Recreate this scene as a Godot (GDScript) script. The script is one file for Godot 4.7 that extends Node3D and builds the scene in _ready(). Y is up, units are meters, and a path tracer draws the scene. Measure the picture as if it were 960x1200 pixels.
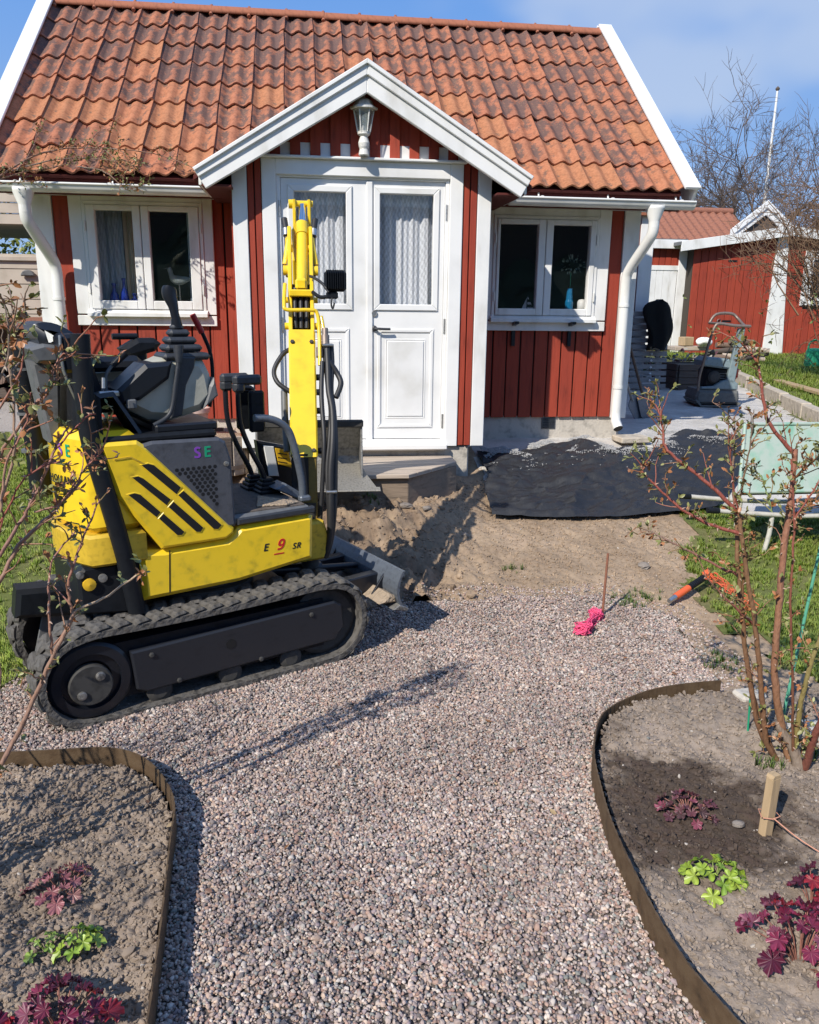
extends Node3D

# ---------------------------------------------------------------- mesh building
var rng := RandomNumberGenerator.new()
var V := PackedVector3Array()
var N := PackedVector3Array()
var UV := PackedVector2Array()
var COL := PackedColorArray()
var IX := PackedInt32Array()
var T := Transform3D.IDENTITY
var K := Color.WHITE
var W2L := Transform3D.IDENTITY
var taken := {}
var M := {}
var noise_a := FastNoiseLite.new()
var noise_b := FastNoiseLite.new()

func numbered(called: String, parent: Node) -> String:
	var key := "%d/%s" % [parent.get_instance_id(), called]
	var n: int = taken.get(key, 0)
	taken[key] = n + 1
	return called if n == 0 else "%s_%03d" % [called, n]

func vert(p: Vector3, n: Vector3, uv := Vector2.ZERO) -> int:
	V.append(T * p)
	N.append((T.basis * n).normalized())
	UV.append(uv)
	COL.append(K)
	return V.size() - 1

func tri_ids(a: int, b: int, c: int):  # counter-clockwise seen from outside
	if T.basis.determinant() > 0:
		IX.append(a); IX.append(c); IX.append(b)
	else:
		IX.append(a); IX.append(b); IX.append(c)

func poly(pts: Array, ctr: Vector3, uvs := []):  # a flat convex face that looks away from ctr
	var n := Vector3.ZERO
	var m := Vector3.ZERO
	for i in pts.size():
		var a: Vector3 = pts[i]
		var b: Vector3 = pts[(i + 1) % pts.size()]
		n += a.cross(b)
		m += a
	m /= pts.size()
	var turned := n.dot(m - ctr) < 0
	if turned: n = -n
	var f := V.size()
	for i in pts.size():
		var j := pts.size() - 1 - i if turned else i
		vert(pts[j], n, uvs[j] if uvs else Vector2(pts[j].x, pts[j].y))
	for i in range(1, pts.size() - 1): tri_ids(f, f + i, f + i + 1)

func bx(c: Vector3, s: Vector3, b := 0.0, rot := Basis.IDENTITY):
	var keep := T
	T = T * Transform3D(rot, c)
	var h := s * 0.5
	var o := Vector3.ZERO
	if b <= 0.0:
		for ax in 3:
			for sg in [-1.0, 1.0]:
				var q := []
				for e in [[-1, -1], [1, -1], [1, 1], [-1, 1]]:
					var p := Vector3.ZERO
					p[ax] = sg * h[ax]
					p[(ax + 1) % 3] = e[0] * h[(ax + 1) % 3]
					p[(ax + 2) % 3] = e[1] * h[(ax + 2) % 3]
					q.append(p)
				poly(q, o)
	else:
		b = min(b, min(h.x, min(h.y, h.z)) * 0.9)
		var at := func(ax: int, sx: float, sy: float, sz: float) -> Vector3:
			var p := Vector3((h.x - b) * sx, (h.y - b) * sy, (h.z - b) * sz)
			p[ax] = h[ax] * [sx, sy, sz][ax]
			return p
		for ax in 3:
			var i1 := (ax + 1) % 3
			var i2 := (ax + 2) % 3
			for sg in [-1.0, 1.0]:
				var q := []
				for e in [[-1, -1], [1, -1], [1, 1], [-1, 1]]:
					var s3 := [0.0, 0.0, 0.0]
					s3[ax] = sg; s3[i1] = e[0]; s3[i2] = e[1]
					q.append(at.call(ax, s3[0], s3[1], s3[2]))
				poly(q, o)
			for e in [[-1, -1], [1, -1], [1, 1], [-1, 1]]:  # edges along ax
				var a := [0.0, 0.0, 0.0]
				a[i1] = e[0]; a[i2] = e[1]
				a[ax] = -1.0
				var p0 = at.call(i1, a[0], a[1], a[2])
				var p1 = at.call(i2, a[0], a[1], a[2])
				a[ax] = 1.0
				poly([p0, p1, at.call(i2, a[0], a[1], a[2]), at.call(i1, a[0], a[1], a[2])], o)
		for sx in [-1, 1]:
			for sy in [-1, 1]:
				for sz in [-1, 1]:
					poly([at.call(0, sx, sy, sz), at.call(1, sx, sy, sz), at.call(2, sx, sy, sz)], o)
	T = keep

func span(a: Vector3, b: Vector3, bev := 0.0):  # box between two opposite corners
	bx((a + b) * 0.5, (b - a).abs(), bev)

func inset(p: PackedVector2Array, b: float) -> PackedVector2Array:
	var r := PackedVector2Array()
	var n := p.size()
	for i in n:
		var d0 := (p[i] - p[(i + n - 1) % n]).normalized()
		var d1 := (p[(i + 1) % n] - p[i]).normalized()
		var n0 := Vector2(-d0.y, d0.x)
		var n1 := Vector2(-d1.y, d1.x)
		var m := (n0 + n1).normalized()
		r.append(p[i] + m * b / max(0.35, m.dot(n0)))
	return r

# an outline in the xy plane pushed from z0 to z1 with chamfered rims; place = where that frame stands
func prism(outline, z0: float, z1: float, b := 0.0, place := Transform3D.IDENTITY, smooth := false):
	var p := PackedVector2Array(outline)
	if Geometry2D.is_polygon_clockwise(p): p.reverse()
	var keep := T
	T = T * place
	var q := inset(p, b) if b > 0 else p
	var ids := Geometry2D.triangulate_polygon(q)
	for s in [1.0, -1.0]:
		var f := V.size()
		for v in q: vert(Vector3(v.x, v.y, z1 if s > 0 else z0), Vector3(0, 0, s), v)
		for i in range(0, ids.size(), 3):
			var a := q[ids[i]]; var bb := q[ids[i + 1]]; var c := q[ids[i + 2]]
			var ccw := (bb - a).cross(c - a) > 0
			if ccw == (s > 0): tri_ids(f + ids[i], f + ids[i + 1], f + ids[i + 2])
			else: tri_ids(f + ids[i], f + ids[i + 2], f + ids[i + 1])
	var n := p.size()
	var rings := [[q, z1], [p, z1 - b], [p, z0 + b], [q, z0]] if b > 0 else [[p, z1], [p, z0]]
	var nrm := []
	for i in n:
		var e := (p[(i + 1) % n] - p[i]).normalized()
		nrm.append(Vector3(e.y, -e.x, 0))
	for k in rings.size() - 1:
		var tilt: float = 0.0
		if b > 0: tilt = [1.0, 0.0, -1.0][k]
		for i in n:
			var j := (i + 1) % n
			var na: Vector3 = nrm[i]
			var nb: Vector3 = nrm[i]
			if smooth:
				na = (nrm[i] + nrm[(i + n - 1) % n]).normalized()
				nb = (nrm[i] + nrm[j]).normalized()
			na = (na + Vector3(0, 0, tilt)).normalized()
			nb = (nb + Vector3(0, 0, tilt)).normalized()
			var A: PackedVector2Array = rings[k][0]
			var B: PackedVector2Array = rings[k + 1][0]
			var a := vert(Vector3(A[i].x, A[i].y, rings[k][1]), na)
			var c := vert(Vector3(B[i].x, B[i].y, rings[k + 1][1]), na)
			var d := vert(Vector3(B[j].x, B[j].y, rings[k + 1][1]), nb)
			var e2 := vert(Vector3(A[j].x, A[j].y, rings[k][1]), nb)
			tri_ids(a, c, d); tri_ids(a, d, e2)
	T = keep

func cat(pts: Array, k := 6) -> Array:  # a smooth curve through points
	var r := []
	for i in pts.size() - 1:
		var a = pts[max(i - 1, 0)]
		var b = pts[i]
		var c = pts[i + 1]
		var d = pts[min(i + 2, pts.size() - 1)]
		for j in k:
			var t := float(j) / k
			r.append(0.5 * ((2.0 * b) + (c - a) * t + (2.0 * a - 5.0 * b + 4.0 * c - d) * t * t + (3.0 * b - a - 3.0 * c + d) * t * t * t))
	r.append(pts[-1])
	return r

func tube(pts: Array, rad, n := 8, caps := true):
	var up := Vector3.UP
	var prev := -1
	var side := Vector3.ZERO
	for i in pts.size():
		var d: Vector3 = (pts[min(i + 1, pts.size() - 1)] - pts[max(i - 1, 0)]).normalized()
		if i == 0:
			up = Vector3.UP if abs(d.y) < 0.9 else Vector3.RIGHT
			side = d.cross(up).normalized()
		else:
			side = (side - d * side.dot(d)).normalized()
		var w := side.cross(d).normalized()
		var r: float = rad[i] if rad is Array else rad
		var f := V.size()
		for j in n + 1:
			var a := TAU * j / n
			var nn := side * cos(a) + w * sin(a)
			vert(pts[i] + nn * r, nn, Vector2(float(j) / n, float(i)))
		if prev >= 0:
			for j in n:
				tri_ids(prev + j, f + j, f + j + 1); tri_ids(prev + j, f + j + 1, prev + j + 1)
		prev = f
		if caps and (i == 0 or i == pts.size() - 1):
			var q := []
			for j in n:
				var a := TAU * j / n
				q.append(pts[i] + (side * cos(a) + w * sin(a)) * r)
			poly(q, pts[i] + (d if i == 0 else -d))

func lathe(prof: Array, n: int, place := Transform3D.IDENTITY, smooth := false):  # profile of (radius, y)
	var keep := T
	T = T * place
	var m := prof.size()
	for i in m - 1:
		var a: Vector2 = prof[i]
		var b: Vector2 = prof[i + 1]
		var e := (b - a).normalized()
		var n0 := Vector2(e.y, -e.x)
		var n1 := n0
		if smooth:
			if i > 0: n0 = (n0 + _pn(prof[i - 1], a)).normalized()
			if i < m - 2: n1 = (n1 + _pn(b, prof[i + 2])).normalized()
		var f := V.size()
		for j in n + 1:
			var t := TAU * j / n
			var c := Vector3(cos(t), 0, sin(t))
			vert(c * a.x + Vector3(0, a.y, 0), c * n0.x + Vector3(0, n0.y, 0), Vector2(float(j) / n, a.y))
			vert(c * b.x + Vector3(0, b.y, 0), c * n1.x + Vector3(0, n1.y, 0), Vector2(float(j) / n, b.y))
		for j in n:
			var q := f + j * 2
			tri_ids(q, q + 1, q + 3); tri_ids(q, q + 3, q + 2)
	T = keep

func _pn(a: Vector2, b: Vector2) -> Vector2:
	var e := (b - a).normalized()
	return Vector2(e.y, -e.x)

func surf(fn: Callable, nu: int, nv: int):  # a smooth sheet; u to the right and v up as seen from its front
	var e := 0.002
	var f := V.size()
	for i in nu + 1:
		for j in nv + 1:
			var u := float(i) / nu
			var v := float(j) / nv
			var p: Vector3 = fn.call(u, v)
			var du: Vector3 = fn.call(u + e, v) - fn.call(u - e, v)
			var dv: Vector3 = fn.call(u, v + e) - fn.call(u, v - e)
			vert(p, du.cross(dv), Vector2(u, v))
	for i in nu:
		for j in nv:
			var a := f + i * (nv + 1) + j
			tri_ids(a, a + nv + 1, a + nv + 2); tri_ids(a, a + nv + 2, a + 1)

func mesh() -> ArrayMesh:
	var arr := []
	arr.resize(Mesh.ARRAY_MAX)
	if W2L != Transform3D.IDENTITY:
		for i in V.size():
			V[i] = W2L * V[i]
			N[i] = (W2L.basis * N[i]).normalized()
	arr[Mesh.ARRAY_VERTEX] = V
	arr[Mesh.ARRAY_NORMAL] = N
	arr[Mesh.ARRAY_TEX_UV] = UV
	arr[Mesh.ARRAY_COLOR] = COL
	arr[Mesh.ARRAY_INDEX] = IX
	var m := ArrayMesh.new()
	m.add_surface_from_arrays(Mesh.PRIMITIVE_TRIANGLES, arr)
	V = PackedVector3Array(); N = PackedVector3Array(); UV = PackedVector2Array(); COL = PackedColorArray(); IX = PackedInt32Array()
	K = Color.WHITE
	return m

func node(called: String, m: Mesh, mat, parent: Node, xf := Transform3D.IDENTITY) -> MeshInstance3D:
	var o := MeshInstance3D.new()
	o.mesh = m
	o.name = numbered(called, parent)
	o.transform = xf
	if mat: o.material_override = M[mat] if mat is String else mat
	parent.add_child(o, true)
	return o

func part(called: String, mat, parent: Node) -> MeshInstance3D:  # what has been added so far becomes one part
	return node(called, mesh(), mat, parent)

func tag(o: Node, label: String, category: String, group := "", kind := ""):
	if label: o.set_meta("label", label)
	if category: o.set_meta("category", category)
	if group: o.set_meta("group", group)
	if kind: o.set_meta("kind", kind)

func thing(called: String, label: String, category: String, at := Vector3.ZERO, yaw := 0.0, group := "") -> Node3D:
	var o := Node3D.new()
	o.name = numbered(called, self)
	o.position = at
	o.rotation.y = yaw
	add_child(o, true)
	tag(o, label, category, group)
	W2L = o.transform.affine_inverse()
	return o

func local():  # shapes that follow are given in the thing's own axes
	W2L = Transform3D.IDENTITY

func single(called: String, mat, label: String, category: String, group := "") -> MeshInstance3D:  # a thing that is one mesh, built in place
	var m0 := V[0]
	for v in V: m0 = Vector3(m0.x + v.x / V.size() - m0.x / V.size(), min(m0.y, v.y), m0.z + v.z / V.size() - m0.z / V.size())
	W2L = Transform3D(Basis.IDENTITY, -m0)
	var o := node(called, mesh(), mat, self)
	o.position = m0
	W2L = Transform3D.IDENTITY
	tag(o, label, category, group)
	return o

func stuff(called: String, m: Mesh, mat, xfs: Array, cols: Array, parent: Node) -> MultiMeshInstance3D:
	var mm := MultiMesh.new()
	mm.transform_format = MultiMesh.TRANSFORM_3D
	mm.use_colors = cols.size() > 0
	mm.mesh = m
	mm.instance_count = xfs.size()
	for i in xfs.size():
		mm.set_instance_transform(i, xfs[i])
		if cols: mm.set_instance_color(i, cols[i])
	var o := MultiMeshInstance3D.new()
	o.multimesh = mm
	o.name = numbered(called, parent)
	o.material_override = M[mat] if mat is String else mat
	parent.add_child(o, true)
	o.set_meta("kind", "stuff")
	return o

# ---------------------------------------------------------------- materials
func lut_tex(sd: int, freq: float, oct: int, stops: Array, size := 256, kind := FastNoiseLite.TYPE_SIMPLEX_SMOOTH) -> ImageTexture:
	var n := FastNoiseLite.new()
	n.seed = sd; n.noise_type = kind; n.frequency = freq; n.fractal_octaves = oct
	var raw := n.get_seamless_image(size, size).get_data()
	var lut := []
	for i in 256:
		var t := i / 255.0 * (stops.size() - 1)
		var k: int = min(int(t), stops.size() - 2)
		lut.append((stops[k] as Color).lerp(stops[k + 1], t - k).linear_to_srgb())
	var out := PackedByteArray()
	out.resize(size * size * 3)
	for i in size * size:
		var c: Color = lut[raw[i]]
		out[i * 3] = c.r8; out[i * 3 + 1] = c.g8; out[i * 3 + 2] = c.b8
	return ImageTexture.create_from_image(Image.create_from_data(size, size, false, Image.FORMAT_RGB8, out))

func noise_tex(sd: int, freq: float, oct: int, size := 256, kind := FastNoiseLite.TYPE_SIMPLEX_SMOOTH) -> ImageTexture:
	var n := FastNoiseLite.new()
	n.seed = sd; n.noise_type = kind; n.frequency = freq; n.fractal_octaves = oct
	return ImageTexture.create_from_image(n.get_seamless_image(size, size))

func mk(name: String, c: Color, rough: float, o := {}) -> StandardMaterial3D:
	var m := StandardMaterial3D.new()
	m.resource_name = name
	m.albedo_color = c.linear_to_srgb()
	m.roughness = rough
	m.metallic = o.get("metal", 0.0)
	m.metallic_specular = o.get("spec", 0.5)
	if o.has("tex"):
		m.albedo_texture = o.tex
	if o.has("bump"):
		m.heightmap_enabled = true
		m.heightmap_texture = o.bump
		m.heightmap_scale = o.get("depth", 0.3)
	if not o.has("uv"):
		m.uv1_triplanar = true
		m.uv1_world_triplanar = o.get("world", true)
	m.uv1_scale = o.get("scale", Vector3.ONE)
	m.vertex_color_use_as_albedo = o.get("vc", false)
	if o.has("back"):
		m.backlight_enabled = true
		m.backlight = o.back
	if o.has("coat"):
		m.clearcoat_enabled = true
		m.clearcoat = o.coat
		m.clearcoat_roughness = 0.15
	if o.get("double", false): m.cull_mode = BaseMaterial3D.CULL_DISABLED
	M[name] = m
	return m

func C(r: float, g: float, b: float) -> Color: return Color(r, g, b)
func G(v: float) -> Color: return Color(v, v, v)

func materials():
	var grain := noise_tex(3, 0.02, 4)
	var fine := noise_tex(4, 0.08, 4)
	var lumpy := noise_tex(5, 0.03, 5)
	var blot := lut_tex(6, 0.012, 4, [G(0.72), G(0.95), G(1.0), G(1.0)])
	var blot2 := lut_tex(7, 0.02, 5, [G(0.55), G(0.8), G(1.0), G(1.0), G(1.1)])
	var paint := lut_tex(8, 0.01, 5, [C(0.78, 0.77, 0.74), G(0.93), G(1.0), G(1.0)])
	var redt := lut_tex(9, 0.012, 5, [G(0.62), G(0.9), G(1.0), G(1.0), G(1.15)])
	var wood_red := {"tex": redt, "scale": Vector3(4, 0.7, 4), "bump": grain, "depth": 0.18}
	mk("red_a", C(0.335, 0.046, 0.021), 0.75, wood_red)
	mk("red_b", C(0.30, 0.040, 0.019), 0.75, wood_red)
	mk("red_c", C(0.36, 0.052, 0.025), 0.75, wood_red)
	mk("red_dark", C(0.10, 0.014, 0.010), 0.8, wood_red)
	mk("white", C(0.80, 0.80, 0.785), 0.45, {"tex": paint, "scale": Vector3(1.6, 0.6, 1.6), "bump": grain, "depth": 0.05})
	mk("white_door", C(0.82, 0.82, 0.81), 0.35, {"tex": paint, "scale": Vector3(0.7, 0.7, 0.7)})
	mk("white_metal", C(0.80, 0.80, 0.77), 0.28, {"tex": paint, "scale": Vector3(0.8, 0.8, 0.8)})
	mk("cast_white", C(0.74, 0.73, 0.69), 0.4, {"tex": blot2, "scale": Vector3(9, 9, 9), "bump": fine, "depth": 0.1})
	mk("room", C(0.055, 0.045, 0.035), 0.9)
	mk("concrete", C(0.50, 0.46, 0.40), 0.9, {"tex": blot2, "scale": Vector3(1.7, 1.7, 1.7), "bump": fine, "depth": 0.25})
	mk("kerbstone", C(0.48, 0.42, 0.34), 0.95, {"tex": blot2, "scale": Vector3(1.2, 1.2, 1.2), "bump": lumpy, "depth": 0.9})
	mk("glass", C(0.75, 0.82, 0.82), 0.02, {"spec": 1.0})
	M.glass.transparency = BaseMaterial3D.TRANSPARENCY_ALPHA
	M.glass.albedo_color = Color(0.25, 0.3, 0.3, 0.05)
	M.glass.metallic_specular = 0.9
	mk("lens", C(0.75, 0.82, 0.82), 0.05, {"spec": 0.6})
	M.lens.transparency = BaseMaterial3D.TRANSPARENCY_ALPHA
	M.lens.albedo_color = Color(0.75, 0.8, 0.8, 0.28)
	mk("steel", C(0.55, 0.54, 0.52), 0.35, {"metal": 0.9, "tex": blot2, "scale": Vector3(6, 6, 6)})
	mk("chrome", C(0.75, 0.77, 0.8), 0.12, {"metal": 1.0})
	mk("yellow", C(0.90, 0.61, 0.024), 0.26, {"tex": lut_tex(11, 0.020, 6, [C(0.55, 0.56, 0.9), C(0.82, 0.84, 1.0), G(0.97), G(1.0), G(1.0), C(0.93, 0.97, 1.9)]), "scale": Vector3(2.0, 2.0, 2.0), "coat": 0.5, "world": false})
	mk("yellow_grime", C(0.20, 0.135, 0.03), 0.6, {"tex": blot2, "scale": Vector3(7, 7, 7), "world": false})
	mk("frame_dirty", C(0.016, 0.018, 0.024), 0.4, {"tex": lut_tex(17, 0.016, 5, [G(0.7), G(0.9), C(1.6, 1.5, 1.4), C(4.5, 4.0, 3.4), C(10.0, 8.6, 6.8)]), "scale": Vector3(2.0, 4.0, 4.0), "world": false})
	mk("scoured", C(0.29, 0.275, 0.245), 0.55, {"metal": 0.3, "tex": lut_tex(18, 0.05, 5, [G(0.3), G(0.7), G(1.0), G(1.2), G(1.5)]), "scale": Vector3(4, 4, 4), "bump": fine, "depth": 0.3, "world": false})
	mk("yellow_dirty", C(0.60, 0.40, 0.03), 0.5, {"tex": blot2, "scale": Vector3(5, 5, 5), "world": false})
	mk("black_plastic", C(0.013, 0.015, 0.019), 0.42, {"tex": blot2, "scale": Vector3(3, 3, 3), "bump": fine, "depth": 0.04, "world": false, "spec": 0.3})
	mk("dark_grey_plastic", C(0.032, 0.036, 0.044), 0.5, {"tex": blot2, "scale": Vector3(3, 3, 3), "bump": fine, "depth": 0.05, "world": false})
	mk("grey_plastic", C(0.40, 0.395, 0.33), 0.5, {"tex": blot, "scale": Vector3(2, 2, 2), "bump": fine, "depth": 0.05, "world": false})
	mk("grille_grey", C(0.075, 0.080, 0.095), 0.45, {"tex": blot2, "scale": Vector3(3, 3, 3), "bump": fine, "depth": 0.05, "world": false})
	mk("field_stone", C(0.25, 0.215, 0.185), 0.9, {"tex": blot2, "scale": Vector3(9, 9, 9), "bump": fine, "depth": 0.3})
	mk("mid_grey", C(0.13, 0.135, 0.14), 0.5, {"tex": blot2, "scale": Vector3(3, 3, 3), "world": false})
	mk("black_paint", C(0.010, 0.012, 0.018), 0.34, {"tex": lut_tex(13, 0.02, 5, [G(0.7), G(1.0), G(1.2), G(2.6)]), "scale": Vector3(2.5, 2.5, 2.5), "world": false})
	mk("dusty_black", C(0.05, 0.048, 0.045), 0.75, {"tex": lut_tex(12, 0.02, 5, [G(0.5), G(0.7), G(1.0), C(2.2, 2.0, 1.7), C(3.2, 2.8, 2.3)]), "scale": Vector3(3, 3, 3), "world": false})
	mk("rubber", C(0.105, 0.098, 0.09), 0.85, {"tex": lut_tex(14, 0.025, 5, [G(0.25), G(0.5), C(1.0, 0.97, 0.92), C(1.9, 1.8, 1.65), C(2.6, 2.4, 2.15)]), "scale": Vector3(3.5, 3.5, 3.5), "bump": lumpy, "depth": 0.5, "world": false})
	mk("hose", C(0.022, 0.022, 0.024), 0.5, {"bump": fine, "depth": 0.05})
	mk("hole", C(0.006, 0.006, 0.007), 0.6)
	mk("floor_mat", C(0.11, 0.09, 0.075), 0.9, {"tex": blot2, "scale": Vector3(3, 3, 3), "bump": fine, "depth": 0.2, "world": false})
	mk("worn_steel", C(0.30, 0.29, 0.27), 0.5, {"metal": 0.55, "tex": lut_tex(15, 0.03, 5, [G(0.2), G(0.5), G(0.9), C(1.3, 1.25, 1.15), C(1.6, 1.5, 1.35)]), "scale": Vector3(3.5, 3.5, 3.5), "bump": fine, "depth": 0.15, "world": false})
	mk("blade_paint", C(0.13, 0.15, 0.18), 0.45, {"metal": 0.3, "tex": lut_tex(16, 0.03, 5, [G(0.4), G(0.8), G(1.0), G(1.3), C(2.4, 2.3, 2.1)]), "scale": Vector3(4, 4, 4), "world": false})
	mk("red_plastic", C(0.35, 0.01, 0.012), 0.4)
	mk("purple", C(0.22, 0.06, 0.42), 0.5)
	mk("green_print", C(0.01, 0.32, 0.16), 0.5)
	mk("print_black", C(0.015, 0.015, 0.015), 0.5)
	mk("print_red", C(0.55, 0.02, 0.02), 0.45)
	mk("print_white", C(0.8, 0.8, 0.78), 0.5)
	mk("print_pale", C(0.80, 0.66, 0.25), 0.5)
	mk("amber", C(0.75, 0.45, 0.03), 0.25)
	mk("dirt_on", C(0.36, 0.28, 0.20), 0.95, {"tex": blot2, "scale": Vector3(6, 6, 6), "bump": lumpy, "depth": 1.0, "world": false})
	# ground
	mk("earth", Color.WHITE, 0.95, {"vc": true, "tex": lut_tex(21, 0.02, 6, [G(0.45), G(0.75), G(0.95), G(1.1), G(1.4)], 512), "scale": Vector3(2.3, 2.3, 2.3), "bump": noise_tex(22, 0.09, 5, 512), "depth": 0.22, "spec": 0.2})
	mk("dust", Color.WHITE, 0.95, {"vc": true, "tex": lut_tex(23, 0.06, 5, [G(0.75), G(0.95), G(1.0), G(1.1)]), "scale": Vector3(2.0, 2.0, 2.0), "bump": noise_tex(24, 0.12, 4, 512), "depth": 0.7, "spec": 0.2})
	mk("stone", Color.WHITE, 0.8, {"vc": true, "uv": true, "spec": 0.35})
	mk("clod", Color.WHITE, 0.95, {"vc": true, "uv": true, "spec": 0.15})
	mk("blade", Color.WHITE, 0.6, {"vc": true, "uv": true, "back": Color(0.35, 0.45, 0.15), "double": true})
	mk("leaf_vc", Color.WHITE, 0.45, {"vc": true, "uv": true, "back": Color(0.25, 0.3, 0.1), "double": true})
	mk("corten", C(0.125, 0.082, 0.045), 0.7, {"metal": 0.2, "tex": lut_tex(25, 0.015, 5, [G(0.45), C(0.8, 0.75, 0.7), G(1.0), C(1.3, 1.15, 0.95)]), "scale": Vector3(3, 3, 3), "bump": fine, "depth": 0.08})
	mk("geotextile", C(0.022, 0.023, 0.027), 0.62, {"tex": lut_tex(26, 0.012, 5, [G(0.6), G(0.8), G(1.0), C(1.6, 1.55, 1.5), C(4.5, 4.2, 3.8), C(9.0, 8.4, 7.4)]), "scale": Vector3(1.1, 1.1, 1.1), "bump": noise_tex(27, 0.2, 2), "depth": 0.2})
	mk("grey_wood", C(0.46, 0.38, 0.305), 0.85, {"tex": lut_tex(28, 0.015, 5, [G(0.6), G(0.85), G(1.0), G(1.15)]), "scale": Vector3(0.5, 5, 5), "bump": grain, "depth": 0.25})
	mk("step_side", C(0.25, 0.19, 0.14), 0.9, {"tex": blot2, "scale": Vector3(0.7, 5, 5), "bump": grain, "depth": 0.25})
	mk("dark_wood", C(0.11, 0.085, 0.07), 0.9, {"tex": blot2, "scale": Vector3(0.7, 5, 5), "bump": grain, "depth": 0.25})
	mk("slat_wood", C(0.30, 0.29, 0.28), 0.85, {"tex": blot2, "scale": Vector3(1, 6, 6), "bump": grain, "depth": 0.2})
	mk("raw_wood", C(0.46, 0.33, 0.19), 0.8, {"tex": lut_tex(29, 0.015, 5, [G(0.6), G(0.9), G(1.0), G(1.15)]), "scale": Vector3(9, 1.2, 9), "bump": grain, "depth": 0.1})
	mk("bark", C(0.19, 0.13, 0.10), 0.9, {"tex": blot2, "scale": Vector3(6, 2, 6), "bump": lumpy, "depth": 0.8})
	mk("twig_brown", C(0.20, 0.125, 0.075), 0.9)
	mk("branch", C(0.13, 0.095, 0.075), 0.9)
	mk("cane", Color.WHITE, 0.6, {"vc": true, "bump": lumpy, "depth": 0.35, "tex": lut_tex(30, 0.05, 4, [G(0.55), G(0.9), G(1.0), G(1.15)]), "scale": Vector3(8, 3, 8)})
	mk("green_plastic", C(0.02, 0.30, 0.16), 0.4)
	mk("stake_green", C(0.10, 0.36, 0.24), 0.45, {"tex": blot, "scale": Vector3(5, 5, 5)})
	mk("barrow_green", C(0.37, 0.445, 0.385), 0.6, {"tex": lut_tex(31, 0.010, 5, [C(0.45, 0.85, 0.72), C(0.7, 0.95, 0.85), G(1.0), C(1.3, 1.08, 1.12), C(1.55, 1.15, 1.15)]), "scale": Vector3(2.6, 2.6, 2.6), "world": false})
	mk("pale_metal", C(0.55, 0.53, 0.48), 0.5, {"tex": blot2, "scale": Vector3(4, 4, 4), "world": false})
	mk("machine_blue", C(0.20, 0.265, 0.285), 0.55, {"tex": lut_tex(32, 0.02, 5, [G(0.6), G(0.9), G(1.0), C(1.4, 1.3, 1.15)]), "scale": Vector3(3, 3, 3), "world": false})
	mk("machine_grey", C(0.13, 0.135, 0.13), 0.7, {"tex": blot2, "scale": Vector3(3, 3, 3), "world": false})
	mk("rust_pipe", C(0.25, 0.2, 0.17), 0.5, {"metal": 0.5, "tex": blot2, "scale": Vector3(6, 6, 6), "world": false})
	mk("cloth_black", C(0.006, 0.006, 0.006), 0.95, {"bump": fine, "depth": 0.3})
	mk("pink", C(0.85, 0.10, 0.24), 0.5, {"back": Color(0.5, 0.06, 0.1)})
	mk("orange", C(0.78, 0.13, 0.035), 0.5)
	mk("orange_string", C(0.62, 0.12, 0.05), 0.7)
	mk("string", C(0.55, 0.27, 0.18), 0.8)
	mk("rod", C(0.24, 0.10, 0.06), 0.8, {"tex": blot2, "scale": Vector3(9, 9, 9)})
	mk("beige", C(0.47, 0.41, 0.34), 0.6, {"tex": paint, "scale": Vector3(1, 1, 1)})
	mk("terracotta_pale", C(0.60, 0.42, 0.36), 0.7)
	mk("slab", C(0.42, 0.40, 0.37), 0.9, {"tex": blot, "scale": Vector3(1, 1, 1), "bump": fine, "depth": 0.2})
	mk("far_tile", C(0.30, 0.125, 0.08), 0.85, {"tex": lut_tex(33, 0.035, 5, [G(0.45), G(0.75), G(1.0), C(1.15, 1.7, 2.1), C(2.0, 3.8, 5.4)]), "scale": Vector3(2.4, 2.4, 2.4)})
	mk("vase_blue", C(0.01, 0.16, 0.34), 0.1, {"coat": 0.5})
	mk("bottle_blue", C(0.01, 0.03, 0.30), 0.08, {"coat": 0.5})
	mk("gull", C(0.20, 0.24, 0.24), 0.6, {"tex": blot2, "scale": Vector3(14, 14, 14)})
	mk("cream_cloth", C(0.60, 0.53, 0.40), 0.9)
	mk("lace", C(0.84, 0.87, 0.92), 0.9, {"uv": true, "tex": lace_tex(), "scale": Vector3(2.2, 2.6, 1), "back": Color(0.3, 0.32, 0.35)})
	mk("blue_lace", C(0.45, 0.52, 0.60), 0.9, {"uv": true, "tex": lace_tex()})
	mk("sail", C(0.75, 0.75, 0.75), 0.8)
	mk("dark_leaf", C(0.10, 0.13, 0.06), 0.7, {"vc": true, "bump": lumpy, "depth": 8.0, "scale": Vector3(0.5, 0.5, 0.5), "tex": blot2})
	# roof tiles: the same clay with different lichen
	for k in 8:
		var base := [C(0.44, 0.178, 0.104), C(0.46, 0.183, 0.104), C(0.42, 0.170, 0.102), C(0.47, 0.194, 0.106), C(0.44, 0.174, 0.103), C(0.40, 0.165, 0.103), C(0.46, 0.20, 0.106), C(0.43, 0.177, 0.104)][k] as Color
		mk("tile_%d" % k, base, 0.85, {"uv": true, "tex": tile_tex(k), "spec": 0.25})
	mk("tile_edge", C(0.36, 0.13, 0.07), 0.85, {"tex": blot2, "scale": Vector3(5, 5, 5)})

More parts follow.
